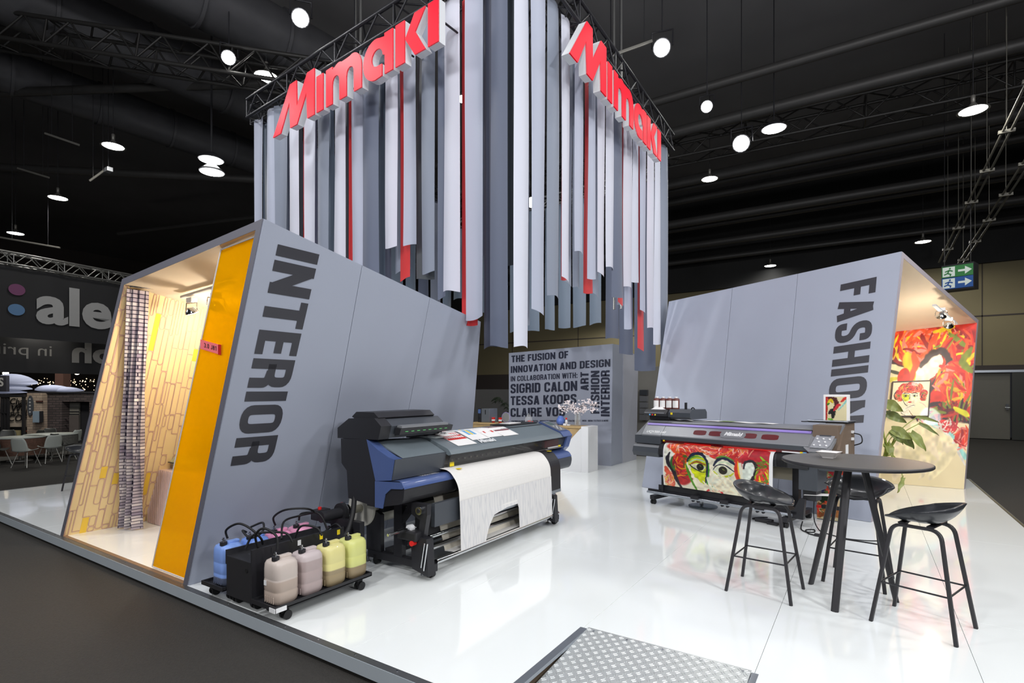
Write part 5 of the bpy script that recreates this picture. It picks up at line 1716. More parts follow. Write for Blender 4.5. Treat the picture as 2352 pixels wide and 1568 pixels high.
def sample(label, y, w, l, kind, skew):
    t = thing('printed_sample', label, 'print', (-3.4, y, 1.12), 'printed samples on the printer lid')

    def q(a, b, o):
        return lp_(-.35 + a * l, y + b * w + skew * a, o)
    sh_ = MB()
    n = 8
    sh_.grid(lambda u, v: q(v, u, .004), 1, n)
    sh_.grid(lambda u, v: q(v, u, .0025), 1, n)
    sh_.build('sheet', M_SW, t)
    pr = MB()

    def rect(m_, a0, a1, b0, b1, o=.005):
        m_.add([q(a0, b0, o), q(a0, b1, o), q((a0 + a1) / 2, b1, o), q(a1, b1, o), q(a1, b0, o), q((a0 + a1) / 2, b0, o)], [(0, 1, 2, 5), (5, 2, 3, 4)])
    if kind == 'checks':
        rect(pr, .02, .70, .02, .98)
        pr.build('red_field', M_SR, t)
        wq = MB()
        for i in range(4):
            for j in range(8):
                rect(wq, .08 + i * .15, .17 + i * .15, .06 + j * .115, .14 + j * .115, .006)
        wq.build('white_dots', M_SW, t)
    elif kind == 'bars':
        for k in range(2):
            rect(pr, .06, .66, .25 + k * .32, .35 + k * .32)
            rect(pr, .06, .66, .36 + k * .32, .40 + k * .32)
        pr.build('blue_bars', M_SB, t)
        y_ = MB()
        rect(y_, .06, .66, .44, .54)
        y_.build('yellow_bar', M_SY, t)
    elif kind == 'lines':
        for (a, b, c, d_) in ((.12, .62, .10, .26), (.12, .62, .60, .76), (.55, .68, .26, .36), (.55, .68, .76, .90), (.05, .10, .05, .95), (.80, .84, .08, .9)):
            if b - a > .3:
                pr.add([q(b, c, .005), q(b, c + .05, .005), q(a, d_ + .05, .005), q(a, d_, .005)], [(0, 1, 2, 3)])
                pr.add([q(a, d_, .005), q(a, d_ + .05, .005), q(b * .9, d_ + .16, .005), q(b * .9, d_ + .11, .005)], [(0, 1, 2, 3)])
            elif b - a > .1:
                rect(pr, a, b, c, d_)
        pr.build('red_zigzag', M_SR, t)
    else:
        for j in range(9):
            rect(pr, .02, .55, .03 + j * .108, .085 + j * .108)
        rect(pr, .55, .62, .02, .98)
        pr.build('maroon_stripes', M_SK, t)
    return t


sample('white sample sheet with red field of white dots, nearest the ink unit', 4.02, .30, 1.25, 'checks', .02)
sample('white sample sheet with sky blue and yellow bars', 4.36, .30, 1.02, 'bars', .0)
sample('white sample sheet with red zigzag lines', 4.66, .28, .98, 'lines', -.02)
sample('white sample sheet with maroon vertical stripes, furthest along the lid', 4.93, .30, 1.02, 'stripes', .0)
# small cloth rag next to the tray
t = thing('cleaning_cloth', 'crumpled white wipe beside the ink unit on the lid', 'cloth', (-3.45, 4.04, 1.17))
MB().grid(lambda u, v: (-3.60 + .24 * v, 3.96 + .14 * u + .02 * math.sin(v * 7), lp_(0, 0, 0)[2] + .012 + .03 * abs(math.sin(u * 6 + v * 5)) * math.sin(PI * u) * math.sin(PI * v) - (.03 * max(0, v - .3))), 14, 14).build('wipe', M_SW, t)
# flat tray, red caps, cable lying at the far end of the lid
t = thing('black_flat_tray', 'thin black open tray with white sheets on the far end of the printer lid', 'tray', (-3.65, 5.75, 1.17))
bbox('tray_base', M_BLACK, t, -3.80, -3.56, 5.30, 6.02, 1.168, 1.182)
bbox('paper_stack', M_SW, t, -3.76, -3.62, 5.45, 5.72, 1.183, 1.190, r=.002)

# ================================================================== ink supply trolley with jerrycans
t = thing('ink_trolley', 'long black wheeled ink trolley holding eight jerrycans', 'trolley', (-3.8, 2.6, 0))
for x0, x1 in ((-3.62, -3.34), (-4.30, -4.0)):
    MB().bbox(x0, x1, 2.17, 3.02, .095, .105, r=.002).build('tray_floor', M_BLACKM, t)
    mb = MB().box(x0, x1, 2.165, 2.172, .095, .125).box(x1 - .006, x1, 2.17, 3.02, .095, .125).box(x0, x1, 3.015, 3.022, .095, .125).box(x0, x0 + .006, 2.17, 3.02, .095, .125)
    mb.build('tray_rim', M_BLACK, t)
MB().bbox(-3.99, -3.67, 2.19, 3.0, .07, .365, r=.006).build('pump_box', M_BLACK, t)
MB().box(-3.67, -3.655, 2.19, 3.0, .07, .455).build('bracket_plate', M_BLACKM, t)
MB().box(-4.0, -3.985, 2.19, 3.02, .30, .405).build('bracket_plate', M_BLACKM, t)
MB().cyl((-3.72, 2.186, .30), (-3.72, 2.192, .30), .016, 14).build('cable_hole', mat('hole_black', (6, 6, 6), .9), t)
MB().box(-3.40, -3.338, 2.160, 2.166, .085, .115).box(-3.339, -3.333, 2.17, 2.25, .085, .115).build('white_tag', M_WHITE, t)
for i, (y, c) in enumerate(((2.34, M_BLACK), (2.56, M_WHITE), (2.76, M_YEL), (2.93, M_YEL))):
    MB().box(-3.655, -3.652, y, y + .028, .40, .44).build('channel_label', c, t)
for x, y in ((-4.26, 2.25), (-4.05, 2.27), (-3.95, 2.26), (-3.73, 2.27), (-3.58, 2.30), (-3.39, 2.28), (-3.39, 2.94), (-4.26, 2.94), (-3.73, 2.94)):
    mb = MB().cyl((x - .028, y, .033), (x - .010, y, .033), .033, 14).cyl((x + .010, y, .033), (x + .028, y, .033), .033, 14).bbox(x - .012, x + .012, y - .03, y + .02, .04, .085, r=.004)
    mb.build('caster', M_RUB, t)
# hoses above the trolley
hoses = [[(-3.46, 2.26, .475), (-3.47, 2.26, .57), (-3.56, 2.22, .62), (-3.66, 2.22, .55), (-3.70, 2.28, .42), (-3.72, 2.34, .39)],
         [(-3.56, 2.45, .47), (-3.60, 2.43, .53), (-3.72, 2.40, .53), (-3.88, 2.34, .50), (-3.92, 2.30, .40)],
         [(-3.52, 2.68, .47), (-3.56, 2.66, .53), (-3.70, 2.62, .53), (-3.76, 2.60, .41)],
         [(-4.10, 2.26, .46), (-4.08, 2.24, .53), (-3.92, 2.24, .60), (-3.80, 2.26, .58), (-3.76, 2.32, .50), (-3.86, 2.40, .42)],
         [(-4.15, 2.44, .46), (-4.10, 2.38, .49), (-3.96, 2.36, .46), (-3.90, 2.42, .50), (-4.02, 2.50, .54), (-4.12, 2.46, .50)],
         [(-4.16, 2.70, .46), (-4.12, 2.66, .54), (-3.96, 2.66, .62), (-3.86, 2.78, .62), (-3.92, 2.90, .56), (-4.06, 2.86, .52), (-3.98, 2.66, .52), (-3.86, 2.56, .42)],
         [(-4.15, 2.92, .46), (-4.08, 2.90, .53), (-3.90, 2.94, .54), (-3.84, 2.98, .40)],
         [(-3.56, 2.90, .47), (-3.62, 2.90, .50), (-3.72, 2.92, .46), (-3.78, 2.88, .40)]]
for h in hoses:
    MB().tube(smooth_path(h), .0085, 8).build('ink_hose', M_RUB, t)


def can_mat(name, rgb, liq, lvl):
    """translucent HDPE: the liquid level shows as a darker tone up to a height"""
    m = mat(name, rgb, .35, noise=.03, nscale=6, coat=.2)
    nt = m.node_tree
    b = nt.nodes['Principled BSDF']
    b.inputs['Subsurface Weight'].default_value = .15
    b.inputs['Subsurface Radius'].default_value = (.03, .03, .03)
    tc = nt.nodes.new('ShaderNodeTexCoord')
    sp = nt.nodes.new('ShaderNodeSeparateXYZ')
    nt.links.new(tc.outputs['Object'], sp.inputs[0])
    rp = nt.nodes.new('ShaderNodeMapRange')
    rp.inputs['From Min'].default_value = lvl - .004
    rp.inputs['From Max'].default_value = lvl + .004
    nt.links.new(sp.outputs['Z'], rp.inputs['Value'])
    mx = nt.nodes.new('ShaderNodeMix')
    mx.data_type = 'RGBA'
    mx.inputs['A'].default_value = (*s2l(liq), 1)
    src = b.inputs['Base Color'].links[0].from_socket
    nt.links.new(src, mx.inputs['B'])
    nt.links.new(rp.outputs[0], mx.inputs['Factor'])
    nt.links.new(mx.outputs['Result'], b.inputs['Base Color'])
    return m


def jerrycan(x, y, m, label, rot=0):
    t = thing('jerrycan', label, 'jerrycan', (x, y, .106), 'ink jerrycans on the trolley', rot)
    bw, bd = .092, .092
    prof = [(0.0, .80), (.012, .93), (.03, .99), (.06, 1.0), (.085, 1.0), (.09, .975), (.096, 1.0), (.17, 1.0), (.174, .982), (.180, 1.0), (.24, 1.0), (.275, .97), (.297, .86), (.307, .64), (.309, .0)]
    mb = MB()
    n = 32
    vs = []
    for z, s in prof:
        for k in range(n):
            a = 2 * PI * k / n
            c, sn = math.cos(a), math.sin(a)
            e = 4.5
            r = (abs(c) ** e + abs(sn) ** e) ** (-1 / e)
            vs.append((c * r * bw * s, sn * r * bd * s, z))
    fs = [(i * n + k, i * n + (k + 1) % n, (i + 1) * n + (k + 1) % n, (i + 1) * n + k) for i in range(len(prof) - 1) for k in range(n)]
    mb.add(vs, fs, True)
    mb.add(vs[:n], [tuple(range(n))[::-1]])
    # moulded handle ridge on top
    mb.bbox(-.022, .022, -.02, .075, .300, .326, r=.010)
    mb.build('can_body', m, t, local=True)
    MB().cyl((.02, -.055, .305), (.02, -.055, .330), .026, 16).build('screw_cap', M_BLACK, t, local=True)
    MB().cyl((.02, -.055, .33), (.02, -.055, .362), .007, 8).cyl((.0, -.055, .345), (.04, -.055, .345), .004, 6).build('hose_nipple', M_CHROME, t, local=True)
    rb = MB()
    for k in range(5):
        rb.bbox(-.095, -.088, -.05 + k * .024, -.042 + k * .024, .015, .06, r=.002)
        rb.bbox(-.05 + k * .024, -.042 + k * .024, -.095, -.088, .015, .06, r=.002)
    rb.build('grip_ribs', m, t, local=True)
    return t


c1 = can_mat('can_smoky', (196, 184, 176), (176, 160, 148), .165)
c2 = can_mat('can_smoky_violet', (190, 178, 178), (168, 152, 150), .25)
c3 = can_mat('can_yellow_clear', (214, 206, 140), (150, 134, 104), .125)
c4 = can_mat('can_yellow_green', (204, 206, 128), (140, 124, 96), .095)
c5 = can_mat('can_blue', (126, 158, 222), (92, 100, 122), .065)
c6 = can_mat('can_blue_deep', (112, 146, 216), (84, 96, 130), .055)
c7 = can_mat('can_pink', (226, 150, 186), (150, 90, 120), .05)
c8 = can_mat('can_pink_pale', (232, 164, 196), (160, 100, 130), .05)
j = jerrycan(-3.46, 2.29, c1, 'smoky grey jerrycan at the near front corner of the trolley, with a small white label')
MB().box(-.056, -.028, -.0955, -.093, .13, .165).build('white_sticker', M_WHITE, j, local=True)
jerrycan(-3.46, 2.50, c2, 'smoky violet-grey jerrycan, second along the front of the trolley')
jerrycan(-3.46, 2.71, c3, 'pale yellow jerrycan about a third full, third along the front')
jerrycan(-3.46, 2.92, c4, 'yellow-green jerrycan furthest along the front of the trolley')
jerrycan(-4.13, 2.29, c5, 'sky blue jerrycan at the near rear corner of the trolley')
jerrycan(-4.13, 2.50, c6, 'deeper blue jerrycan behind the first blue one')
jerrycan(-4.13, 2.71, c7, 'pink jerrycan next to the blue ones on the rear tray')
jerrycan(-4.13, 2.92, c8, 'pale pink jerrycan furthest along the rear tray')
# ================================================================== right wide-format printer (grey)
P2O, P2R = (-2.543, 7.451, 0), math.radians(-14.8)
t = thing('banner_printer', 'dark grey wide printer with purple strip printing a red-haired portrait', 'printer', P2O, None, P2R)
S0, S1 = -.27, 2.36


def L2b(name, m, mb):
    return mb.build(name, m, t, local=True)


faceA = fillet([(.55, 1.17), (.28, 1.17), (.20, 1.155), (.02, .965), (.02, .93)], [0, .02, .02, .01, 0])
faceA = [(p.x, p.y) for p in faceA]
L2b('main_lid', M_LIDG, MB().prism(faceA + [(.06, .93), (.25, 1.11), (.55, 1.11)], 'x', .16, 2.07))
L2b('lid_lower_lip', M_DGREY, MB().box(.16, 2.07, .018, .05, .905, .955))
L2b('left_lid', M_LIDG, MB().prism(faceA + [(.06, .93), (.25, 1.11), (.55, 1.11)], 'x', -.16, .155))
L2b('left_end_cap', M_LIDG, MB().hexa([(-.27, .02, .95), (-.16, .0, .955), (-.155, .24, 1.17), (-.17, .24, 1.165)], [(-.27, .5, .95), (-.16, .5, .955), (-.155, .5, 1.17), (-.17, .5, 1.165)]))
L2b('left_mid_cover', M_DGREY, MB().bbox(-.27, .155, .01, .5, .835, .95, r=.006))
L2b('left_lower_cover', M_DGREY, MB().prism([(.03, .82), (-.03, .79), (-.05, .72), (-.02, .66), (.25, .65), (.45, .82)], 'x', -.27, .15))
L2b('left_cover_top', M_LIDG, MB().prism([(.028, .825), (-.035, .795), (-.032, .790), (.03, .818)], 'x', -.27, .15))
L2b('purple_strip', M_LIP, MB().hexa([(-.14, .138, 1.093), (2.06, .138, 1.093), (2.06, .162, 1.118), (-.14, .162, 1.118)], [(-.14, .132, 1.099), (2.06, .132, 1.099), (2.06, .156, 1.124), (-.14, .156, 1.124)]))
L2b('dark_slot', M_BLACK, MB().hexa([(-.14, .162, 1.118), (2.07, .162, 1.118), (2.07, .176, 1.132), (-.14, .176, 1.132)], [(-.14, .158, 1.122), (2.07, .158, 1.122), (2.07, .172, 1.136), (-.14, .172, 1.136)]))


def slope2(x, v, o=.0015):
    """point on the sloped lid face; v 0 at the lower edge, 1 at the top"""
    return (x, .02 + .18 * v - o * .73, .965 + .19 * v + o * .7)


for xs in ((.62, .80), (.84, 1.02), (1.30, 1.46), (1.52, 1.72)):
    pts = fillet([(xs[0], .18), (xs[1], .18), (xs[1], .50), (xs[0], .50)], .08, True, 4)
    L2b('lid_window', M_SMOKR, MB().add([slope2(p[0], p[1], .002) for p in pts], [tuple(range(len(pts)))]))
pts = fillet([(1.02, .12), (1.30, .12), (1.33, .34), (1.30, .56), (1.02, .56), (.99, .34)], .05, True, 3)
L2b('brand_plate', M_LIDG, MB().hexa([slope2(p[0], p[1], .001) for p in pts], [slope2(p[0], p[1], .006) for p in pts]))
o = soft_text('brand_lettering', 'Mimaki', .078, M_WHITE, None, slope2(1.05, .26, .008), (1, 0, 0), (0, .18, .19), bold=.004, shear=.25)
o.parent = t
o = soft_text('model_lettering', 'UCJV300-160', .055, M_WHITE, None, slope2(-.10, .14, .003), (1, 0, 0), (0, .18, .19), bold=.002, shear=.25)
o.parent = t
# right tower with faceted bezel
L2b('right_tower', mat('reflection_brown_panel', (112, 96, 82), .5, noise=.05), MB().prism([(.10, .93), (.55, .80), (.62, .80), (.62, 1.215), (.29, 1.215)], 'x', 2.33, 2.36).bbox(2.08, 2.34, .12, .62, .82, 1.2, r=.004))  # brown tone puts a warm reflection into the panel's colour
bz = [(2.02, .10, .97), (2.05, -.0, .905), (2.28, -.0, .905), (2.355, .03, .955), (2.355, .25, 1.215), (2.13, .25, 1.215), (2.08, .21, 1.17)]
bz = [(2.07, .02, .97), (2.10, -.01, .905), (2.25, -.01, .905), (2.30, .02, .965), (2.40, .27, 1.215), (2.12, .27, 1.215)]
bz = [(2.02, .01, .945), (2.08, -.02, .905), (2.24, -.02, .905), (2.30, .015, .95), (2.36, .24, 1.20), (2.36, .27, 1.215), (2.10, .27, 1.215), (2.09, .22, 1.18)]
L2b('control_bezel', M_LIDG, MB().hexa([(x, y + .03, z - .02) for x, y, z in bz], bz))
cp2 = lambda a, b, o_=0: (2.075 + .06 * b + .21 * a, -.005 + .22 * b - o_ * .7, .935 + .245 * b + o_)
L2b('control_panel', mat('grey_keypad', (150, 152, 158), .4), MB().hexa([cp2(.05, .05), cp2(.85, .05), cp2(.95, .2), cp2(.95, .95), cp2(.12, .95), cp2(.05, .8)], [cp2(.05, .05, .006), cp2(.85, .05, .006), cp2(.95, .2, .006), cp2(.95, .95, .006), cp2(.12, .95, .006), cp2(.05, .8, .006)]))
L2b('display_screen', M_DGREY, MB().hexa([cp2(.22, .55, .006), cp2(.78, .55, .006), cp2(.78, .85, .006), cp2(.22, .85, .006)], [cp2(.22, .55, .009), cp2(.78, .55, .009), cp2(.78, .85, .009), cp2(.22, .85, .009)]))
for a, b in ((.2, .15), (.5, .15), (.8, .15), (.35, .3), (.65, .3), (.2, .43), (.8, .43), (.5, .43)):
    L2b('button', M_WHITE, MB().cyl(cp2(a, b, .006), cp2(a, b, .012), .011, 8))
# red glowing window and throat
L2b('tinted_window', M_SMOKR, MB().hexa([(.17, .04, .865), (2.06, .04, .865), (2.06, .055, .865), (.17, .055, .865)], [(.17, .03, .93), (2.06, .03, .93), (2.06, .045, .93), (.17, .045, .93)]))
L2b('throat', M_BLACK, MB().box(.16, 2.08, .10, .5, .70, .93))
M_REDG = mat('uv_lamp_red_glow', (255, 20, 8), .4, noise=0, emit=1.6)
for a, b in ((.50, .88), (1.05, 1.7)):
    L2b('red_lamp_strip', M_REDG, MB().box(a, b, .045, .06, .868, .880))
L2b('window_rail', M_WHITE, MB().box(1.78, 1.98, .022, .03, .87, .885))
L2b('warning_label', M_YEL, MB().box(1.98, 2.01, .02, .03, .866, .890).box(.19, .215, .02, .03, .885, .905))
L2b('blue_label', M_SB, MB().box(2.01, 2.05, .02, .03, .866, .890))
L2b('platen_front', M_BLACK, MB().prism([(.06, .865), (.0, .845), (-.03, .78), (-.02, .70), (.1, .68), (.2, .86)], 'x', .15, 2.08))
mb = MB()
for k in range(9):
    mb.tube([(1.74 + k * .014, .07, .862), (1.74 + k * .014, -.0, .850), (1.74 + k * .014, -.036, .78), (1.74 + k * .014, -.025, .70)], .004, 5)
L2b('ribbed_edge_guard', M_RUB, mb)
L2b('rear_cover', M_DGREY, MB().prism([(.06, .84), (.0, .82), (-.02, .76), (.02, .70), (.45, .70), (.45, .84)], 'x', 1.88, 2.34))
# stand
for x in (.03, 1.80):
    L2b('leg', M_BLACKM, MB().box(x, x + .07, .28, .36, .11, .70))
    L2b('foot_beam', M_BLACKM, MB().bbox(x - .0, x + .07, -.06, .74, .065, .125, r=.008))
    for y in (-.02, .70):
        L2b('caster', M_RUB, MB().cyl((x + .005, y, .033), (x + .028, y, .033), .033, 14).cyl((x + .04, y, .033), (x + .063, y, .033), .033, 14))
L2b('cross_beam', M_BLACKM, MB().box(.1, 1.8, .30, .35, .20, .32))
L2b('catch_tray', M_BLACK, MB().hexa([(.12, .02, .20), (1.86, .02, .20), (1.86, .22, .17), (.12, .22, .17)], [(.12, .02, .275), (1.86, .02, .275), (1.86, .22, .20), (.12, .22, .20)]))
L2b('aluminium_bar', M_ALU, MB().cyl((-.02, -.045, .165), (1.92, -.045, .165), .018, 12))
L2b('tension_bar', M_BLACKM, MB().box(-.04, 1.95, .0, .03, .17, .20))
L2b('left_post', M_BLACKM, MB().box(.19, .215, -.02, .01, .12, .42))
for x in (.66, 1.06, 1.5):
    L2b('bar_clamp', M_BLACKM, MB().bbox(x, x + .11, -.075, -.01, .165, .215, r=.006).cyl((x + .02, -.05, .14), (x + .02, -.02, .14), .016, 10).cyl((x + .09, -.05, .14), (x + .09, -.02, .14), .016, 10))
L2b('winder_box', M_DGREY, MB().bbox(1.97, 2.17, .0, .30, .46, .75, r=.008))
L2b('winder_neck', M_BLACK, MB().box(2.0, 2.14, .05, .22, .34, .46))
L2b('winder_arm', M_BLACKM, MB().prism([(1.88, .12), (2.02, .12), (2.04, .36), (1.98, .36), (1.92, .22), (1.88, .2)], 'y', .0, .05))
L2b('take_up_core', M_CHROME, MB().cyl((1.55, .06, .15), (1.95, .06, .15), .025, 12))
L2b('feed_roll', mat('warm_grey_roll', (190, 182, 160), .7), MB().cyl((.3, .42, .60), (1.86, .42, .60), .11, 28))
L2b('paper_flap', M_SW, MB().hexa([(2.02, .02, .40), (2.28, .06, .42), (2.30, .22, .42), (2.04, .2, .40)], [(2.02, .02, .405), (2.28, .06, .425), (2.30, .22, .425), (2.04, .2, .405)]))
L2b('power_switch_block', M_RED, MB().bbox(2.05, 2.10, .32, .36, .22, .25, r=.004))
L2b('power_bar', M_BLACK, MB().bbox(2.10, 2.36, .33, .37, .22, .26, r=.004))
L2b('side_sticker', M_WHITE, MB().box(2.361, 2.366, .30, .38, .82, .98))
L2b('plug_socket', M_WHITE, MB().box(2.36, 2.38, .50, .54, 1.02, 1.05).box(2.36, 2.38, .50, .54, 1.10, 1.13))
L2b('side_cable', M_RUB, MB().tube(smooth_path([(2.38, .52, 1.10), (2.45, .52, 1.08), (2.46, .52, 1.0), (2.38, .54, .96)]), .007, 6))

# printed portrait web
pc = Canvas(260, 136, (236, 232, 206), 11)
C = pc
NV_, DK = (30, 40, 66), (40, 34, 44)
C.blob(.10, .2, .10, .35, (230, 230, 214))
C.stroke([(.03, .62), (.07, .8), (.10, 1.0)], .07, (226, 96, 70))
C.swirls((.06, .85, .06, .16), [(238, 120, 90), (240, 180, 150), (214, 60, 50), (236, 190, 70)], 30, .010, .07)
C.blob(.34, .16, .30, .20, (214, 66, 50))
C.blob(.66, .16, .34, .20, (206, 60, 60))
C.blob(.22, .55, .13, .42, (190, 40, 40), warp=.2)
C.blob(.88, .35, .13, .34, (180, 36, 48), warp=.2)
C.blob(.14, .16, .07, .16, (232, 84, 44), warp=.1)
C.swirls((.45, .14, .40, .13), [(228, 70, 44), (236, 120, 84), (244, 160, 130), (200, 40, 44), (240, 196, 176), (236, 150, 60), (186, 50, 70)], 190, .011, .10)
C.swirls((.20, .50, .09, .28), [(214, 48, 30), (150, 24, 50), (232, 96, 40), (196, 50, 60), (70, 110, 40), (236, 160, 40)], 60, .012, .10)
C.stroke([(.07, .30), (.045, .42), (.06, .55), (.11, .68), (.14, .85), (.19, 1.02)], .045, DK)
C.stroke([(.10, .38), (.085, .52), (.12, .66)], .025, (60, 110, 50))
C.poly([(.27, .30), (.40, .24), (.52, .34), (.66, .30), (.70, .60), (.74, .95), (.70, 1.1), (.34, 1.1), (.30, .80), (.24, .5)], (240, 232, 204), .03)
C.poly([(.25, .34), (.34, .28), (.44, .36), (.435, .86), (.40, .86), (.33, .74), (.26, .5)], (196, 208, 24), .03)
C.poly([(.30, .62), (.42, .60), (.43, .84), (.38, .84)], (220, 228, 20), .03)
C.stroke([(.235, .50), (.26, .66), (.29, .82), (.34, 1.02)], .030, (88, 150, 36))
C.stroke([(.25, .44), (.30, .30), (.38, .27), (.44, .40)], .040, NV_)
C.stroke([(.26, .42), (.32, .33), (.40, .34)], .018, (96, 160, 60))
C.stroke([(.27, .46), (.34, .38), (.42, .42)], .012, (190, 220, 220))
C.stroke([(.28, .50), (.34, .43), (.43, .48)], .016, (150, 50, 50))
C.poly([(.28, .50), (.36, .46), (.43, .52), (.40, .60), (.33, .58)], (228, 226, 190), .01)
C.blob(.375, .53, .036, .072, (34, 34, 26), warp=.05)
C.stroke([(.37, .50), (.385, .52)], .012, (110, 130, 60), rag=.1)
C.stroke([(.27, .50), (.31, .56), (.38, .62), (.42, .62)], .012, NV_)
C.stroke([(.43, .36), (.445, .50), (.44, .70), (.425, .84)], .030, NV_)
C.stroke([(.455, .44), (.455, .66), (.44, .86), (.48, .89), (.53, .88)], .018, (70, 150, 50))
C.stroke([(.50, .47), (.55, .33), (.62, .32), (.71, .44)], .034, NV_)
C.stroke([(.52, .32), (.60, .27), (.68, .34)], .018, (100, 150, 60))
C.stroke([(.53, .43), (.60, .38), (.69, .46)], .016, (206, 226, 190))
C.poly([(.50, .54), (.57, .44), (.68, .54), (.63, .62), (.54, .62)], (226, 230, 200), .01)
C.blob(.585, .545, .040, .080, (44, 40, 26), warp=.05)
C.stroke([(.58, .52), (.60, .54)], .012, (120, 130, 60), rag=.1)
C.stroke([(.495, .56), (.53, .46), (.60, .44), (.68, .54), (.70, .54)], .014, NV_)
C.stroke([(.50, .58), (.56, .67), (.64, .64), (.68, .57)], .020, (196, 206, 20))
C.stroke([(.43, 1.0), (.47, .95), (.50, .97), (.54, .955), (.58, 1.0)], .03, (206, 40, 50))
C.stroke([(.71, .30), (.70, .50), (.715, .66), (.735, .74)], .040, (222, 60, 34))
C.stroke([(.715, .34), (.72, .50), (.735, .66)], .014, (240, 190, 40))
C.poly([(.76, .36), (.84, .34), (.86, .48), (.82, .66), (.77, .78), (.75, .60)], (228, 236, 222), .02)
C.stroke([(.765, .46), (.78, .34), (.84, .32), (.87, .42), (.855, .56), (.82, .72), (.79, .86)], .030, DK)
C.stroke([(.845, .42), (.835, .5), (.84, .58)], .012, (240, 244, 240))
C.stroke([(.90, .22), (.94, .30), (.985, .36)], .02, (160, 200, 40))
C.swirls((.93, .62, .06, .32), [(206, 40, 50), (222, 60, 34), (170, 196, 40), (236, 206, 40), (220, 90, 70), (90, 130, 40)], 70, .012, .09)
C.swirls((.55, .82, .14, .16), [(244, 236, 208), (240, 226, 190), (236, 238, 216)], 30, .02, .12)
C.a[:, :3] = .94
C.a[:, -8:] = .95


def web(u, v):
    q = fillet([(.07, .872), (-.01, .858), (-.048, .78), (-.052, .45), (-.03, .29)], [0, .06, .08, .1, 0], seg=6)
    # arc-length sample
    ln_ = [0]
    for i in range(1, len(q)):
        ln_.append(ln_[-1] + (q[i] - q[i - 1]).length)
    s_ = v * ln_[-1]
    i = max(1, next((k for k in range(1, len(q)) if ln_[k] >= s_ - 1e-9), len(q) - 1))
    f = (s_ - ln_[i - 1]) / max(1e-9, ln_[i] - ln_[i - 1])
    p = q[i - 1].lerp(q[i], f)
    return (.235 + 1.47 * u, p.x, p.y)


_rows = {}


def webc(u, v):
    k = round(v, 6)
    if k not in _rows:
        _rows[k] = web(0, v)
    r = _rows[k]
    return (.235 + 1.47 * u, r[1], r[2])


def local_paint(cv, name, fn, parent):
    og = ORG[parent.name]
    ORG[parent.name] = (Vector(), 0)
    o = cv.build(name, M_PAINT, parent, fn)
    ORG[parent.name] = og
    return o


local_paint(pc, 'printed_portrait_web', webc, t)

# ink unit on the left of the printer (own thing resting on it) built in the printer's frame
t = thing('ink_supply_unit', 'black ink supply unit with four colour dots on the left end of the grey printer', 'ink unit', P2O, None, P2R)
L2b('base_block', M_BLACK, MB().bbox(-.16, .16, .22, .45, 1.172, 1.225, r=.003))
L2b('front_tray', M_BLACK, MB().prism([(.16, 1.225), (.14, 1.26), (.20, 1.315), (.45, 1.315), (.45, 1.225)], 'x', -.21, .16))
L2b('tray_rail', M_LIDG, MB().box(-.19, .13, .135, .145, 1.262, 1.278))
L2b('side_body', M_DGREY, MB().prism([(.25, 1.19), (.25, 1.325), (.62, 1.325), (.66, 1.28), (.66, 1.19)], 'x', .16, .5).prism([(.2, 1.22), (.2, 1.28), (.25, 1.325), (.25, 1.19)], 'x', .16, .5))
for k, c in enumerate((M_SB, M_SR, M_SY, M_BLACK)):
    L2b('colour_dot', c, MB().cyl((-.10 + .045 * k, .136, 1.243), (-.10 + .045 * k, .130, 1.243), .012, 10))
L2b('yellow_sticker', M_YEL, MB().box(.20, .23, .193, .199, 1.25, 1.28).box(.27, .33, .243, .249, 1.275, 1.315))
L2b('lever', M_BLACK, MB().box(.335, .36, .34, .37, 1.325, 1.42))
L2b('wire_loop', M_BLACK, MB().tube(smooth_path([(.40, .4, 1.325), (.43, .4, 1.35), (.46, .4, 1.325)]), .008, 6))
for i in range(4):
    x = -.10 + i * .105
    b = thing('ink_bottle', '%s brown ink bottle with white label on the black ink unit' % ('first', 'second', 'third', 'fourth')[i], 'bottle', P2O, 'brown ink bottles', P2R)
    MB().lathe([(0, 1.316), (.046, 1.316), (.048, 1.33), (.048, 1.465), (.038, 1.478), (.018, 1.478), (.018, 1.485), (0, 1.485)], (x, .32, 0), 18).build('bottle_body', mat('brown_plastic', (104, 58, 52), .35) if i == 0 else MATS['brown_plastic'], b, local=True)
    MB().lathe([(.0, 1.50), (.022, 1.50), (.022, 1.478), (0, 1.478)], (x, .32, 0), 14).build('bottle_cap', M_WHITE, b, local=True)
    mb = MB()
    n = 10
    mb.grid(lambda u, v: (x + .0492 * math.cos(-PI * (.9 - .75 * u)), .32 + .0492 * math.sin(-PI * (.9 - .75 * u)), 1.345 + .10 * v), n, 1)
    mb.build('bottle_label', M_SW, b, local=True)
t = thing('paper_wipes', 'crumpled white wipes in front of the brown bottles', 'wipe', P2O, None, P2R)
L2b('wipe', M_SW, MB().grid(lambda u, v: (-.13 + .2 * u, .20 + .10 * v, 1.318 + .045 * math.sin(PI * u) * math.sin(PI * v) * (1 + .3 * math.sin(u * 9))), 10, 8))
t = thing('white_cloth_strip', 'flat white cloth along the top of the grey printer beside the ink unit', 'cloth', P2O, None, P2R)
L2b('cloth', M_SW, MB().grid(lambda u, v: (.17 + .34 * u, .205 + .07 * v, 1.172 + .010 * math.sin(u * 6) ** 2 + .004), 12, 3))
t = thing('sample_strip', 'long colourful print sample lying along the top of the grey printer', 'print', P2O, None, P2R)
L2b('sheet', M_SW, MB().grid(lambda u, v: (.62 + .95 * u, .28 + .2 * v, 1.1735 + .006 * math.sin(u * 9) ** 2), 24, 3))
mb = MB()
mb.grid(lambda u, v: (.86 + .18 * u, .285 + .18 * v, 1.181), 2, 2)
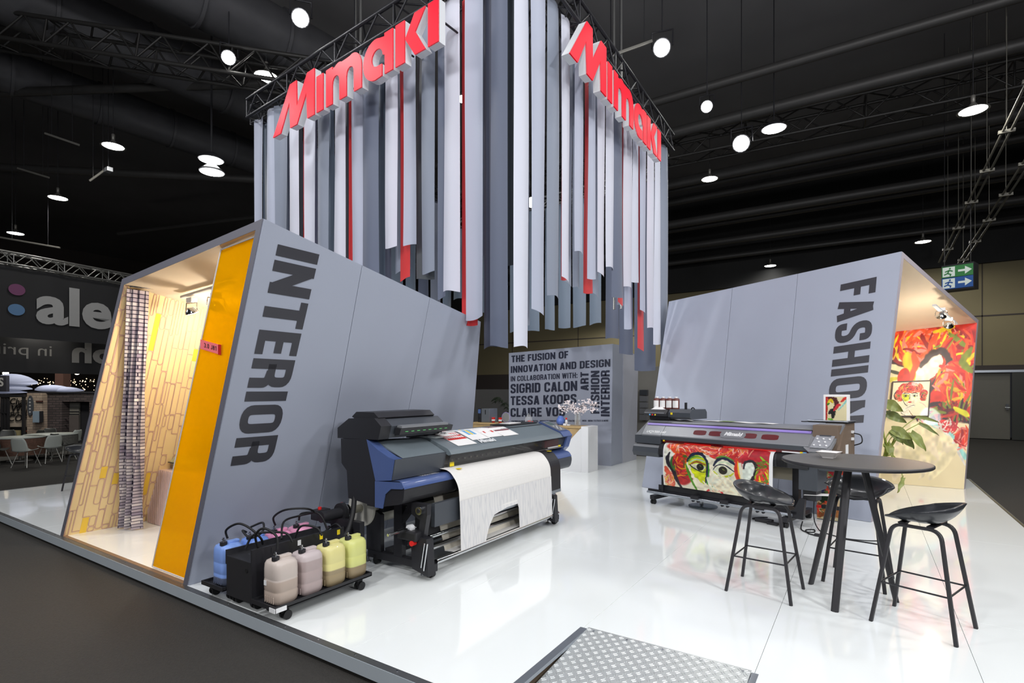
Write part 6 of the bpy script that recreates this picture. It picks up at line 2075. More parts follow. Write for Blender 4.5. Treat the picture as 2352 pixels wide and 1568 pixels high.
L2b('green_print', mat('leaf_green_print', (130, 150, 90), .6, noise=.3, nscale=30), mb)
# laptop and the standing print
t = thing('laptop', 'closed silver laptop on the right end of the grey printer', 'laptop', P2O, None, P2R)
L2b('laptop_base', M_BLACK, MB().bbox(1.97, 2.38, .30, .58, 1.218, 1.232, r=.004))
L2b('laptop_lid', M_ALU, MB().bbox(1.96, 2.39, .29, .59, 1.233, 1.245, r=.004))
L2b('laptop_plug', M_RUB, MB().tube(smooth_path([(1.97, .35, 1.225), (1.92, .33, 1.222), (1.88, .34, 1.222)]), .006, 6))
t = thing('printed_box', 'upright white box printed with a red, black and blue painting, on the laptop', 'box', P2O, None, P2R)
L2b('box_body', M_SW, MB().bbox(2.12, 2.36, .34, .46, 1.247, 1.545, r=.003))
cb = Canvas(60, 74, (238, 226, 180), 21)
cb.stroke([(.0, 1), (0, 0), (.3, .2)], .12, (190, 40, 34))
cb.stroke([(.15, .05), (.45, .12), (.52, .40), (.30, .62)], .11, (80, 30, 30))
cb.stroke([(.1, .3), (.25, .12), (.35, .25)], .06, (226, 200, 30))
cb.stroke([(.08, .35), (.18, .28)], .05, (60, 130, 40))
cb.stroke([(.18, .70), (.36, .60), (.34, .88)], .12, (28, 26, 30))
cb.stroke([(.12, .95), (.34, .97)], .05, (110, 180, 50))
cb.stroke([(.62, .56), (.95, .22), (1.0, .1)], .04, (150, 214, 208))
cb.stroke([(.40, .58), (.60, .36), (.70, .34)], .07, (216, 50, 60))
cb.stroke([(.75, .2), (.98, .02)], .07, (220, 60, 50))
local_paint(cb, 'printed_front', bilerp((2.145, .337, 1.52), (2.36, .337, 1.52), (2.36, .337, 1.25), (2.145, .337, 1.25)), t)

# round glass foot plate under the printer, cables and adapters on the floor
t = thing('round_floor_plate', 'round dark glass base plate with short post under the grey printer', 'stand base', P2O, None, P2R)
L2b('glass_disc', mat('dark_glass_disc', (120, 132, 140), .05, .2), MB().lathe([(0, .001), (.19, .001), (.19, .012), (0, .012)], (.62, .33, 0), 40))
L2b('post', M_CHROME, MB().cyl((.60, .33, .012), (.60, .33, .12), .03, 14))
t = thing('power_adapter', 'black power adapter and coiled plug lead on the floor by the grey printer\'s right foot', 'adapter', P2O, None, P2R)
L2b('adapter_block', M_BLACK, MB().bbox(1.46, 1.66, .02, .10, .001, .045, r=.01).bbox(1.62, 1.74, -.02, .05, .001, .03, r=.006))
L2b('lead', M_RUB, MB().tube(smooth_path([(1.46, .06, .02), (1.40, .10, .01), (1.42, .22, .01), (1.50, .30, .01)]), .007, 6))
t = thing('power_cable', 'tangle of black power cables with a plug on the floor behind the nearest stool', 'cable', P2O, None, P2R)
L2b('cable_loop', M_RUB, MB().tube(smooth_path([(1.95, .18, .06), (1.98, .05, .008), (2.06, -.06, .008), (2.14, -.02, .008), (2.10, .10, .008), (2.05, -.0, .012), (2.12, -.12, .008), (2.20, -.14, .008)]), .007, 6).tube(smooth_path([(2.0, .4, .3), (2.05, .25, .1), (2.15, .12, .008), (2.28, .02, .008), (2.45, -.04, .008), (2.62, .02, .008), (2.75, .15, .008)]), .006, 6))
L2b('plug', M_BLACK, MB().bbox(2.19, 2.25, -.165, -.125, .002, .03, r=.006))

# art print roll standing at the booth wall
t = thing('leaning_art_print', 'tall red and green art print panel standing behind the grey printer', 'print', (-.5, 7.75, 0))
ca = Canvas(70, 150, (214, 190, 150), 31)
ca.swirls((.5, .25, .5, .3), [(226, 90, 70), (214, 60, 56), (236, 150, 130), (180, 50, 60), (120, 140, 80)], 90, .03, .10)
ca.stroke([(.0, .02), (.25, .1), (.2, .35)], .10, (120, 150, 90))
ca.stroke([(.25, .08), (.2, .4), (.15, .55)], .07, (60, 60, 110))
ca.blob(.28, .64, .26, .10, (34, 52, 34))
ca.swirls((.35, .85, .5, .13), [(196, 90, 50), (170, 110, 60), (140, 80, 40), (214, 70, 50), (90, 90, 50)], 80, .018, .06)
ca.blob(.9, .55, .12, .2, (150, 206, 200))
ca.stroke([(.2, .98), (.95, .99)], .05, (214, 200, 160))
AP0, AP1 = Vector((-.50, 7.66, 0)), Vector((-.20, 7.60, 0))
lean_ = Vector((.0, .09, 1.0))
ca.build('printed_sheet', M_PAINT, t, bilerp(AP0 + lean_ * .72 + Vector((0, -.004, 0)), AP1 + lean_ * .72 + Vector((0, -.004, 0)), AP1 + Vector((0, -.004, .01)), AP0 + Vector((0, -.004, .01))))
MB().hexa([AP0, AP1, AP1 + Vector((0, .02, 0)), AP0 + Vector((0, .02, 0))], [AP0 + lean_ * .72, AP1 + lean_ * .72, AP1 + lean_ * .72 + Vector((0, .02, 0)), AP0 + lean_ * .72 + Vector((0, .02, 0))]).build('backing_board', M_EDGE, t)

# ================================================================== framed painting inside the right booth
t = thing('framed_painting', 'square black-framed painting of a red-haired woman with hand at chin, on the mural wall', 'painting', (.65, 11.6, 1.1))
fl = pl = None
nrm_m = ni
qo = lambda s, z, o=0.0: None
# plane of the mural: horizontal run i0->i1, lean i0->i3
eh = (i1 - i0).normalized()
el = (i3 - i0) / (i3.z - i0.z)


def on_mural(x, z, o):
    """point on the mural plane at world x and height z, o metres off it"""
    b = i0 + el * z
    k = (x - b.x) / eh.x
    return b + eh * k + ni * (.012 + o)


FX = ((.40, 1.735), (.945, 1.755), (.90, 1.135), (.345, 1.115))
cn = [on_mural(x, z, .0) for x, z in FX]
co = [on_mural(x, z, .045) for x, z in FX]
M_FRB = mat('dark_brown_frame', (50, 32, 26), .4)
for i in range(4):
    j = (i + 1) % 4
    cen = sum(co, Vector()) / 4
    a, b = co[i], co[j]
    ai, bi_ = a.lerp(cen, .065), b.lerp(cen, .065)
    an, bn = cn[i], cn[j]
    MB().hexa([an, bn, bn.lerp(cen, .035), an.lerp(cen, .035)], [a, b, bi_, ai]).build('frame_side', M_FRB, t)
cf = Canvas(120, 130, (244, 232, 196), 41)
HR = [(216, 54, 30), (236, 90, 44), (190, 30, 34), (240, 140, 70), (226, 60, 80), (240, 110, 100)]
for x, y, r in ((.5, .14, .16), (.3, .17, .13), (.7, .18, .13), (.2, .32, .11), (.85, .34, .11), (.14, .46, .08), (.84, .50, .08), (.24, .50, .07)):
    cf.blob(x, y, r, r, HR[int(x * 10) % 3], warp=.25)
cf.swirls((.5, .2, .34, .15), HR + [(236, 180, 60), (60, 40, 30)], 110, .012, .06)
cf.swirls((.2, .42, .1, .13), HR + [(110, 130, 50)], 36, .012, .05)
cf.swirls((.85, .42, .08, .14), HR + [(110, 130, 50)], 36, .012, .05)
cf.poly([(.28, .34), (.74, .32), (.76, .48), (.66, .66), (.50, .74), (.38, .64), (.28, .50)], (246, 236, 200), .02)
cf.poly([(.27, .36), (.48, .38), (.46, .56), (.36, .58), (.28, .48)], (206, 212, 30), .02)
for ex in (.38, .61):
    cf.stroke([(ex - .09, .36), (ex, .33), (ex + .09, .36)], .014, (40, 50, 40))
    cf.stroke([(ex - .08, .41), (ex, .385), (ex + .08, .42), (ex, .44), (ex - .08, .41)], .008, (30, 36, 36))
    cf.blob(ex, .41, .030, .026, (50, 50, 20), warp=.05)
cf.stroke([(.49, .36), (.49, .46), (.485, .52)], .010, (50, 80, 60))
cf.stroke([(.60, .46), (.66, .45)], .014, (206, 212, 40))
cf.blob(.50, .60, .055, .022, (206, 24, 34), warp=.1)
cf.stroke([(.30, .52), (.38, .66), (.46, .72)], .010, (40, 40, 34))
cf.stroke([(.84, .38), (.80, .44), (.82, .50)], .018, (60, 40, 50))
cf.stroke([(.10, .28), (.06, .4), (.12, .52)], .016, (50, 34, 34))
cf.poly([(.30, .80), (.46, .72), (.62, .66), (.66, .70), (.52, .82), (.58, .96), (.40, .98), (.30, .92)], (248, 240, 214), .02)
for k in range(4):
    cf.stroke([(.40 + .02 * k, .80 - .015 * k), (.52 + .02 * k, .72 - .01 * k), (.62 + .01 * k, .68 + .012 * k)], .005, (40, 34, 30), rag=.2)
cf.stroke([(.30, .80), (.30, .92), (.42, .99)], .008, (60, 44, 36))
cf.stroke([(.50, .84), (.56, .94), (.62, 1.0)], .010, (150, 110, 40))
cf.stroke([(.74, .60), (.86, .66), (.95, .76)], .010, (240, 180, 170))
cf.stroke([(.05, .62), (.12, .76), (.24, .86)], .04, (236, 140, 130))
cf.stroke([(.08, .9), (.2, .92)], .03, (90, 130, 70))
cf.stroke([(.22, .70), (.25, .80)], .02, (50, 90, 60))
off = [on_mural(x, z, .038) for x, z in FX]
cen = sum(off, Vector()) / 4
off = [p.lerp(cen, .055) for p in off]
cf.build('canvas_painting', M_PAINT, t, bilerp(*off))

# ================================================================== bar table, stools, bowl
t = thing('bar_table', 'round dark bar table with three slanting black legs', 'table', (-.09, 4.92, 0))
tb = t
MB().lathe([(0, 1.022), (.485, 1.022), (.497, 1.030), (.50, 1.040), (.497, 1.049), (.49, 1.05), (0, 1.05)], (-.075, 4.97, 0), 72).build('table_top', M_TTOP, t)
MB().lathe([(.494, 1.024), (.503, 1.031), (.503, 1.045), (.497, 1.049)], (-.075, 4.97, 0), 72).build('edge_band', M_STAIN, t)
MB().lathe([(0, 1.0), (.11, 1.0), (.13, 1.021), (0, 1.021)], (-.075, 4.95, 0), 24).build('leg_hub', M_STAIN, t)
for fx, fy in ((-.374, 5.063), (-.183, 4.529), (.197, 4.994)):
    c = Vector((-.09, 4.93, 1.005))
    f = Vector((fx, fy, 0.0))
    dxy = (Vector((fx, fy, 0)) - Vector((-.09, 4.93, 0))).normalized()
    tp_ = Vector((c.x, c.y, 1.004)) + dxy * .085
    n_ = Vector((-dxy.y, dxy.x, 0))
    MB().hexa([f + n_ * a * .024 + dxy * b * .017 for a, b in ((-1, -.5), (-.5, -1), (.5, -1), (1, -.5), (1, .5), (.5, 1), (-.5, 1), (-1, .5))], [tp_ + n_ * a * .027 + dxy * b * .024 for a, b in ((-1, -.5), (-.5, -1), (.5, -1), (1, -.5), (1, .5), (.5, 1), (-.5, 1), (-1, .5))]).build('leg', M_STAIN, t)

t = thing('square_bowl', 'white square porcelain bowl with flared sides on the bar table', 'bowl', (-.245, 5.06, 1.05), None, -.24)


def sq(z, h, r=.2):
    return [(p.x, p.y, z) for p in fillet([(-h, -h), (h, -h), (h, h), (-h, h)], h * r, True, 3)]


rings = [sq(.0, .052), sq(.008, .055), (sq(.03, .072)), sq(.062, .098, .1), sq(.064, .101, .1), sq(.062, .094, .1), sq(.03, .066), sq(.012, .05)]
mb = MB()
k = len(rings[0])
mb.add([p for r in rings for p in r], [(i * k + j_, i * k + (j_ + 1) % k, (i + 1) * k + (j_ + 1) % k, (i + 1) * k + j_) for i in range(len(rings) - 1) for j_ in range(k)], False)
mb.add(rings[0], [tuple(range(k))[::-1]])
mb.add(rings[-1], [tuple(range(k))])
mb.build('bowl_body', mat('white_porcelain', (226, 222, 220), .2, noise=0, coat=.3), t, local=True)
t.scale = (.78, .78, .78)


def stool(loc, face, label, s=1.0):
    """origin at floor centre; local +x is the front of the seat"""
    t = thing('bar_stool', label, 'stool', loc, 'black bar stools', face)
    # seat shell: polar bowl
    def rim(a):
        c, sn = math.cos(a), math.sin(a)
        f = (1 + c) / 2            # 1 at front
        rx = .205 if c > 0 else .215
        ex = 2.5
        R = (abs(c / rx) ** ex + abs(sn / (.205 if c > 0 else .245)) ** ex) ** (-1 / ex)
        zr = .135 * (1 - f) ** 1.15 - .012 * max(0, c) ** 2 + .022 * abs(sn) * f
        return R, zr, f
    NA, NR = 48, 12
    rows = []
    for j in range(NR + 1):
        q = j / NR
        row = []
        for i in range(NA):
            a = 2 * PI * i / NA
            R, zr, f = rim(a)
            z = zr * q ** (2.6 + 1.2 * (1 - f)) - .010 * (1 - q) - .006 * math.sin(PI * q) * f
            row.append((R * q * math.cos(a), R * q * math.sin(a), .725 + z))
        rows.append(row)
    mb = MB()
    vs = [rows[0][0]] + [p for r in rows[1:] for p in r]
    fs = [(0, 1 + i, 1 + (i + 1) % NA) for i in range(NA)]
    for j in range(NR - 1):
        fs += [(1 + j * NA + i, 1 + (j + 1) * NA + i, 1 + (j + 1) * NA + (i + 1) % NA, 1 + j * NA + (i + 1) % NA) for i in range(NA)]
    mb.add(vs, fs, True)
    o = mb.build('seat_shell', M_STOOL, t, local=True)
    md = o.modifiers.new('thick', 'SOLIDIFY')
    md.thickness = .011
    md.offset = -1
    # two side frames of bent wood: each is two legs joined over a rounded shoulder
    for sy in (-1, 1):
        for sx in (-1, 1):
            path = fillet([Vector((0, sy * .135, .685)), Vector((sx * .135, sy * .135, .685)), Vector((sx * .235, sy * .215, 0))], [0, .07, 0], seg=6)
            pn = Vector((0, 1, sy * .115)).normalized()
            MB().sweep(path, pn, .026, .022).build('leg', M_STAIN, t, local=True)
    z = .28
    k = 1 - z / .685
    X, Y = .135 + .10 * k - .006, .135 + .08 * k
    P = [(-X, -Y, z), (X, -Y, z), (X, Y, z), (-X, Y, z)]
    for i in range(4):
        MB().cyl(P[i], P[(i + 1) % 4], .0062, 8).build('foot_rail', M_BLACKM, t, local=True)
    MB().box(-.10, -.06, -.14, .14, .694, .704).box(.06, .10, -.14, .14, .694, .704).bbox(-.09, .09, -.05, .05, .703, .718, r=.004).build('seat_bracket', M_BLACKM, t, local=True)
    t.scale = (s, s, s)
    return t


stool((-.67, 4.71, 0), math.radians(-6), 'black bar stool left of the round table, low front edge towards the table')
stool((.328, 4.603, 0), math.radians(160), 'black bar stool nearest the camera, right of the round table')
stool((-.05, 5.39, 0), math.radians(-98), 'black bar stool behind the round table, seen from the front')
stool((-10.45, 3.42, 0), math.radians(10), 'black bar stool far left, half hidden by the left booth edge', .84)

# ================================================================== plant in the right booth opening
t = thing('potted_plant', 'green plant with large drooping arrow-shaped leaves in the right booth opening', 'plant', (-.10, 9.3, 0))
MB().lathe([(0, 0), (.15, 0), (.19, .30), (.18, .30), (.15, .27), (0, .27)], (-.10, 9.3, 0), 24).build('plant_pot', M_WHITE, t)
M_LEAF = mat('leaf_green', (146, 156, 92), .4, noise=.3, nscale=9)
M_LEAFD = mat('leaf_green_deep', (120, 132, 78), .4, noise=.3, nscale=9)
M_STEM = mat('stem_green', (150, 164, 76), .5)
def leaf(tip, base, w, m, D0, droop=.05, parent=None, nx=6):
    w = w * .62
    a, b = at(*base, D0), at(*tip, D0 - .12)
    d = b - a
    L = d.length
    d.normalize()
    sd = d.cross(FV).normalized()
    nn = sd.cross(d).normalized()
    def f(u, v):
        s = (u - .5) * 2
        ww = w * (math.sin(PI * min(1, v * 1.0) ** .62) ** .8 if v < 1 else 0)
        if v < .12:
            ww = w * .5 + w * 2.2 * v
            v2 = v - .10 * abs(s)
        else:
            v2 = v
        return tuple(a + d * L * v2 + sd * s * ww * .5 + nn * (-abs(s) * w * .22) + Vector((0, 0, -droop * v2 * v2)) + nn * .01 * math.sin(v * 12))
    return MB().grid(f, nx, 12).build('leaf', m, parent)


LV = [((2074, 938), (2034, 926), .26, M_LEAF), ((2082, 964), (2036, 950), .22, M_LEAFD), ((2158, 963), (2106, 957), .09, M_LEAF), ((2156, 993), (2112, 972), .10, M_LEAFD),
      ((2094, 1002), (2048, 986), .26, M_LEAF), ((2098, 1024), (2064, 994), .27, M_LEAFD), ((2125, 1029), (2092, 994), .22, M_LEAF), ((2074, 1014), (2046, 992), .18, M_LEAFD), ((2047, 1046), (2036, 1018), .22, M_LEAF), ((2059, 1124), (2074, 1097), .14, M_LEAF)]
for i, (tp_, bs, w, m) in enumerate(LV):
    leaf(tp_, bs, w, m, 8.0 + .05 * (i % 3), parent=t)
    q0 = Vector((-.10, 9.3, .28))
    mid = at((bs[0] + 2030) / 2 - 4, (bs[1] + 1050) / 2 - 12, 8.05)
    if i == 9:
        mid = at(2062, 1062, 8.0)
    MB().tube(smooth_path([q0, at(2030 + i, 1046, 8.1), mid, at(*bs, 8.0 + .05 * (i % 3))]), [.010] * 12 + [.006] * 7, 6).build('stem', M_STEM, t)

# ================================================================== reception counter with things on it
t = thing('reception_counter', 'oak counter with white angular side panel and sloping front, before the text wall', 'counter', (-5.6, 9.65, 0))
MB().bbox(-7.3, -4.60, 9.50, 9.90, .845, .885, r=.003).build('counter_top', M_WOOD, t)
n_p = 9
for k in range(n_p):
    x = -7.3 + k * .30
    MB().bbox(x + .001, min(x + .299, -4.6), 9.52, 9.56, .0, .84, r=.002).build('front_plank', M_WOOD, t)
MB().hexa([(-4.60, 9.45, 0), (-4.46, 9.45 + .02, 0), (-4.46, 9.92, 0), (-4.60, 9.92, 0)], [(-4.60, 9.45, .89), (-4.46, 9.47, .885), (-4.46, 9.92, .885), (-4.60, 9.92, .89)]).build('white_side_panel', M_WHITE, t)
MB().hexa([(-5.60, 9.44, 0), (-4.595, 9.44, 0), (-4.595, 9.47, 0), (-5.60, 9.47, 0)], [(-5.60, 9.44, .07), (-4.595, 9.44, .07), (-4.595, 9.47, .07), (-5.60, 9.47, .07)]).build('white_plinth', M_WHITE, t)
MB().hexa([(-5.38, 9.445, .06), (-4.595, 9.445, .06), (-4.595, 9.445, .85), (-4.62, 9.445, .84)], [(-5.38, 9.48, .06), (-4.595, 9.48, .06), (-4.595, 9.48, .85), (-4.62, 9.48, .84)]).build('white_triangle_panel', M_WHITE, t)

t = thing('blossom_vase', 'clear glass vase with pale pink blossom branches on the counter', 'vase', (-4.80, 9.70, .885))
v = Vector((-4.80, 9.70, .885))
MB().lathe([(0, .004), (.055, .004), (.062, .02), (.062, .20), (.052, .24), (.060, .275), (.057, .275), (.048, .24), (.058, .2), (.058, .022), (0, .012)], v, 20).build('glass_vase', M_GLASS, t)
M_TWIG = mat('brown_twig', (82, 60, 48), .7)
M_BLOS = mat('pale_pink_blossom', (252, 240, 240), .7, noise=.04, nscale=40)
rb = random.Random(12)
DV = 10.72
tips = [(1287, 935), (1297, 942), (1304, 923), (1315, 931), (1322, 944), (1340, 930), (1345, 922), (1353, 926), (1366, 928), (1362, 941), (1338, 945), (1330, 940), (1310, 936), (1345, 938)]
bm_ = MB()
for i, q in enumerate(tips):
    e = at(q[0], q[1], DV + rb.uniform(-.15, .15))
    MB().tube(smooth_path([v + Vector((rb.uniform(-.03, .03), rb.uniform(-.03, .03), .02)), v + Vector((0, 0, .26)), (v + Vector((0, 0, .27))).lerp(e, .5) + Vector((0, 0, .03)), e]), .0035, 5).build('twig', M_TWIG, t)
    for k in range(20):
        p = e + Vector((rb.gauss(0, .035), rb.gauss(0, .035), rb.gauss(0, .026)))
        r = rb.uniform(.012, .022)
        bm_.ball(p, r, 6, 4, (1, 1, .7))
bm_.build('blossoms', M_BLOS, t, kind='stuff')
t = thing('blue_white_jar', 'blue and white round jar on the counter left of the vase', 'jar', (-5.18, 9.70, .885))
MB().lathe([(0, 0), (.06, 0), (.085, .04), (.09, .09), (.07, .14), (.05, .16), (.05, .18), (0, .19)], (-5.18, 9.70, .885), 20).build('jar_body', mat('blue_china', (88, 116, 190), .25, noise=.5, nscale=18), t)
t = thing('red_white_bottle', 'small white bottle with red cap beside the blue jar', 'bottle', (-5.04, 9.68, .885))
MB().lathe([(0, 0), (.028, 0), (.028, .09), (.014, .11), (.014, .12)], (-5.04, 9.68, .885), 14).build('bottle_body', M_WHITE, t)
MB().lathe([(.016, .115), (.018, .12), (.018, .15), (0, .155)], (-5.04, 9.68, .885), 12).build('bottle_cap', M_RED, t)
t = thing('white_box_stack', 'small white boxes on the counter in front of the vase', 'box', (-4.98, 9.56, .885))
bbox('white_box', M_WHITE, t, -5.04, -4.97, 9.53, 9.58, .886, .93)
bbox('white_box', M_WHITE, t, -4.96, -4.90, 9.54, 9.59, .886, .915)
t = thing('coffee_machine', 'black and silver coffee machine at the left end of the counter', 'coffee machine', (-7.05, 9.7, .885))
bbox('machine_front', M_BLACK, t, -7.18, -7.08, 9.56, 9.86, .886, 1.19)
bbox('machine_body', M_ALU, t, -7.08, -6.86, 9.56, 9.86, .886, 1.19)
bbox('side_grille', M_BLACK, t, -6.98, -6.96, 9.552, 9.56, 1.06, 1.16)
bbox('display_screen', mat('blue_lcd', (70, 90, 130), .2, emit=.3, noise=0), t, -7.17, -7.10, 9.553, 9.56, 1.08, 1.17)
MB().cyl((-7.13, 9.56, .98), (-7.13, 9.545, .98), .022, 12).build('round_button', M_CHROME, t)
for i, (x, c, l) in enumerate(((-6.80, M_RED, 'red paper cup stack nearest the coffee machine'), (-6.62, M_RED, 'red printed cup right of the first cup stack'))):
    t = thing('cup_stack', l, 'cup', (x, 9.62, .885), 'red cups on the counter')
    MB().lathe([(0, 0), (.032, 0), (.042, .11), (.044, .115), (0, .115)], (x, 9.62, .885), 14).build('cup', c, t)
    MB().lathe([(.036, .03), (.0395, .03), (.042, .07), (.0385, .07)], (x, 9.62, .885), 14).build('white_band', M_WHITE, t)
t = thing('round_plate', 'clear round disc with blue rim behind the red cups', 'plate', (-6.55, 9.74, .885))
q = MB().cyl((-6.55, 9.74, 1.0), (-6.55, 9.75, 1.0), .11, 28).build('disc', M_GLASS, t)
mb = MB()
mb.tube([(-6.55 + .11 * math.cos(a * PI / 12), 9.745, 1.0 + .11 * math.sin(a * PI / 12)) for a in range(25)], .005, 5)
mb.build('rim', M_LIP, t)
t = thing('glass_jar', 'clear glass jar with lid and red sweets behind the printer lid', 'jar', (-5.92, 9.66, .885))
MB().lathe([(0, .004), (.07, .004), (.085, .05), (.075, .13), (.05, .15), (.05, .17), (.035, .19), (.012, .20), (.012, .22), (0, .225)], (-5.92, 9.66, .885), 20).build('jar_glass', M_GLASS, t)
mb = MB()
for k in range(16):
    mb.ball((-5.92 + rb.gauss(0, .028), 9.66 + rb.gauss(0, .028), .91 + rb.random() * .04), .016, 6, 4)
mb.build('red_sweets', M_RED, t, kind='stuff')

# ================================================================== far background behind the counter
t = thing('back_office_unit', 'plain grey-white cabin wall with small black speaker, far behind the text wall', 'cabin', (-4.4, 16.5, -.12))
M_CAB = mat('off_white_cabin', (150, 148, 142), .7, noise=.03)
MB().box(-6.9, -5.35, 17.0, 17.3, -.12, 2.35).build('cabin_wall', M_CAB, t)
MB().box(-5.35, -3.6, 17.15, 17.4, .9, 2.3).build('cabin_side', mat('beige_cabin_side', (138, 128, 112), .7), t)
MB().box(-5.45, -5.38, 16.95, 17.0, 1.75, 2.25).build('speaker', M_BLACK, t)
MB().box(-5.35, -3.6, 17.12, 17.15, 1.35, 1.5).build('dark_band', M_BLACK, t)
for k in range(5):
    MB().bbox(-6.1, -5.85, 16.8, 16.95, .62 + k * .2, .80 + k * .2, r=.008).build('stacked_box', M_LIDG if k < 4 else M_DGREY, t)
t = thing('grey_cubicle_wall', 'low mid-grey partition far behind the counter at the gap between booths', 'partition', (-9.6, 17.5, -.12))
MB().box(-14.0, -8.2, 17.5, 17.7, -.12, 1.62).build('panel', mat('mid_grey_panel', (104, 104, 104), .8), t)
t = thing('palm_plant', 'dark potted palm beside the left booth\'s far edge', 'plant', (-8.5, 13.1, -.12))
MB().lathe([(0, 0), (.2, 0), (.24, .4), (0, .4)], (-8.5, 13.1, -.12), 16).build('plant_pot', M_BLACK, t)
rp_ = random.Random(3)
for k in range(14):
    a = k * 2.4
    p0 = Vector((-8.5, 13.1, .28))
    p3 = p0 + Vector((math.cos(a) * .62, math.sin(a) * .62, .75 + .35 * rp_.random()))
    pts = smooth_path([p0, p0 + Vector((math.cos(a) * .1, math.sin(a) * .1, .6)), p0.lerp(p3, .75) + Vector((0, 0, .3)), p3], 5)
    mb = MB()
    mb.tube(pts, .007, 5)
    sd = Vector((-math.sin(a), math.cos(a), 0))
    for i in range(5, len(pts)):
        for s_ in (-1, 1):
            q = pts[i]
            e = q + sd * s_ * .17 + Vector((math.cos(a) * .08, math.sin(a) * .08, -.08))
            mb.add([q, q + Vector((math.cos(a), math.sin(a), 0)) * .03, e], [(0, 1, 2)])
    mb.build('palm_frond', mat('dark_palm_green', (44, 58, 40), .6) if k == 0 else MATS['dark_palm_green'], t)
t = thing('small_canopy', 'small scalloped grey canopy shelf with dark statue, beyond the counter', 'canopy', (-8.2, 14.2, -.12))
MB().box(-8.75, -7.0, 14.0, 14.6, 1.16, 1.20).build('canopy_top', M_LIDG, t)
mb = MB()
for k in range(9):
    x = -8.7 + k * .19
    mb.add([(x, 13.99, 1.16), (x + .18, 13.99, 1.16), (x + .09, 13.99, 1.04)], [(0, 1, 2)])
mb.build('scallops', M_WHITE, t)
MB().box(-8.7, -7.05, 14.3, 14.5, -.12, 1.14).build('dark_interior', M_BLACK, t)
t = thing('dark_statuette', 'reddish statuette standing on the small canopy', 'statue', (-8.45, 14.2, 1.2))
MB().lathe([(0, 0), (.12, 0), (.10, .12), (.16, .2), (.10, .32), (.04, .36), (.07, .42), (0, .5)], (-8.45, 14.2, 1.2), 12).build('figure', mat('brown_red', (84, 52, 48), .6, noise=.3), t)
# ================================================================== left background: neighbour's banner wall and cafe
A0, A1 = at(0, 592, 12.97), at(305, 645, 15.8)
A0.z = A1.z = 4.80
eb = (A1 - A0).normalized()
nb = Vector((eb.y, -eb.x, 0))
E0, E1 = A0 - eb * 3.0, A1 + eb * 3
truss('banner_truss', 'silver lattice truss carrying the black banner at the left edge', 'truss', E0, E1, .28, 34, M_TRUSS, .024)
t = thing('black_banner', 'large black fabric banner with big grey letters and two coloured dots, left edge', 'banner', tuple(E0 + Vector((0, 0, -.2))))


def bw(s, z, o=0):
    p = A0 + eb * s + nb * o
    return (p.x, p.y, z)


MB().grid(lambda u, v: bw(-3 + 9.0 * u, 4.62 - 1.74 * v, .02 * math.sin(u * 60) * (1 - v) * math.sin(u * 17)), 90, 6).build('banner_cloth', M_BGREY, t)


def on_wall(px, py, o=0.0):
    """ray of that picture point on the banner's plane"""
    d = RV * ((px - 1176) / 1236) + FV + Vector((0, 0, (895 - py) / 1236))
    k = ((A0 + nb * o) - Vector((0, 0, 1.6))).dot(nb) / d.dot(nb)
    return Vector((0, 0, 1.6)) + d * k


a_ = on_wall(84, 737, .05)
l0 = on_wall(180, 737, .05)
lt = on_wall(180, 652, .05)
sz = (lt.z - l0.z) / .73
soft_text('banner_lettering', 'ale', sz, M_BTEXT, t, a_, eb if eb.dot(RV) > 0 else -eb, (0, 0, 1), bold=.045, sx=(l0 - a_).length / (sz * .60))
for (px, py, m, nme) in ((39, 665, mat('mauve_print', (112, 66, 100), .8, noise=0), 'mauve_dot'), (38, 711, mat('dull_blue_print', (88, 122, 160), .8, noise=0), 'blue_dot')):
    c = on_wall(px, py, .05)
    MB().add([tuple(c + eb * (.17 * math.cos(k * PI / 12)) + Vector((0, 0, .14 * math.sin(k * PI / 12)))) for k in range(24)], [tuple(range(24))]).build(nme, m, t)
t = thing('black_banner', 'lower black banner seen from behind with mirrored lettering, under the large one', 'banner', tuple(E0 + Vector((0, 0, -2.0))))
B_off = -.9
MB().grid(lambda u, v: bw(-3 + 9.5 * u, 3.05 - 1.0 * v, B_off + .015 * math.sin(u * 50)), 60, 3).build('banner_cloth', M_BGREY, t)
e_ = eb if eb.dot(RV) > 0 else -eb
p = on_wall(205, 833, B_off + .05)
M_BT2 = mat('dim_banner_print', (140, 138, 134), .8, noise=0)
q0 = on_wall(260, 834, B_off + .05)
soft_text('mirrored_lettering', 'ph', .82, M_BT2, t, q0, e_, (0, 0, 1), bold=.03, mirror=True, sx=1.35)
q1 = on_wall(122, 818, B_off + .05)
soft_text('mirrored_lettering', 'in printing', .42, M_BT2, t, q1, e_, (0, 0, 1), mirror=True, sx=1.25)

# ---- cafe: brick cabin, cream pillar, glazed kiosk with hand lettering
DC = 17.0


def C3(px, py, D=DC):
    return at(px, py, D)


def slab(px0, px1, py0, py1, D, th, uvs=None):
    a, b = C3(px0, py1, D), C3(px1, py1, D)
    z0, z1 = C3(0, py1, D).z, C3(0, py0, D).z
    mb = MB()
    P = [a, b, b + FV * th, a + FV * th]
    mb.hexa([(p.x, p.y, z0) for p in P], [(p.x, p.y, z1) for p in P])
    return mb


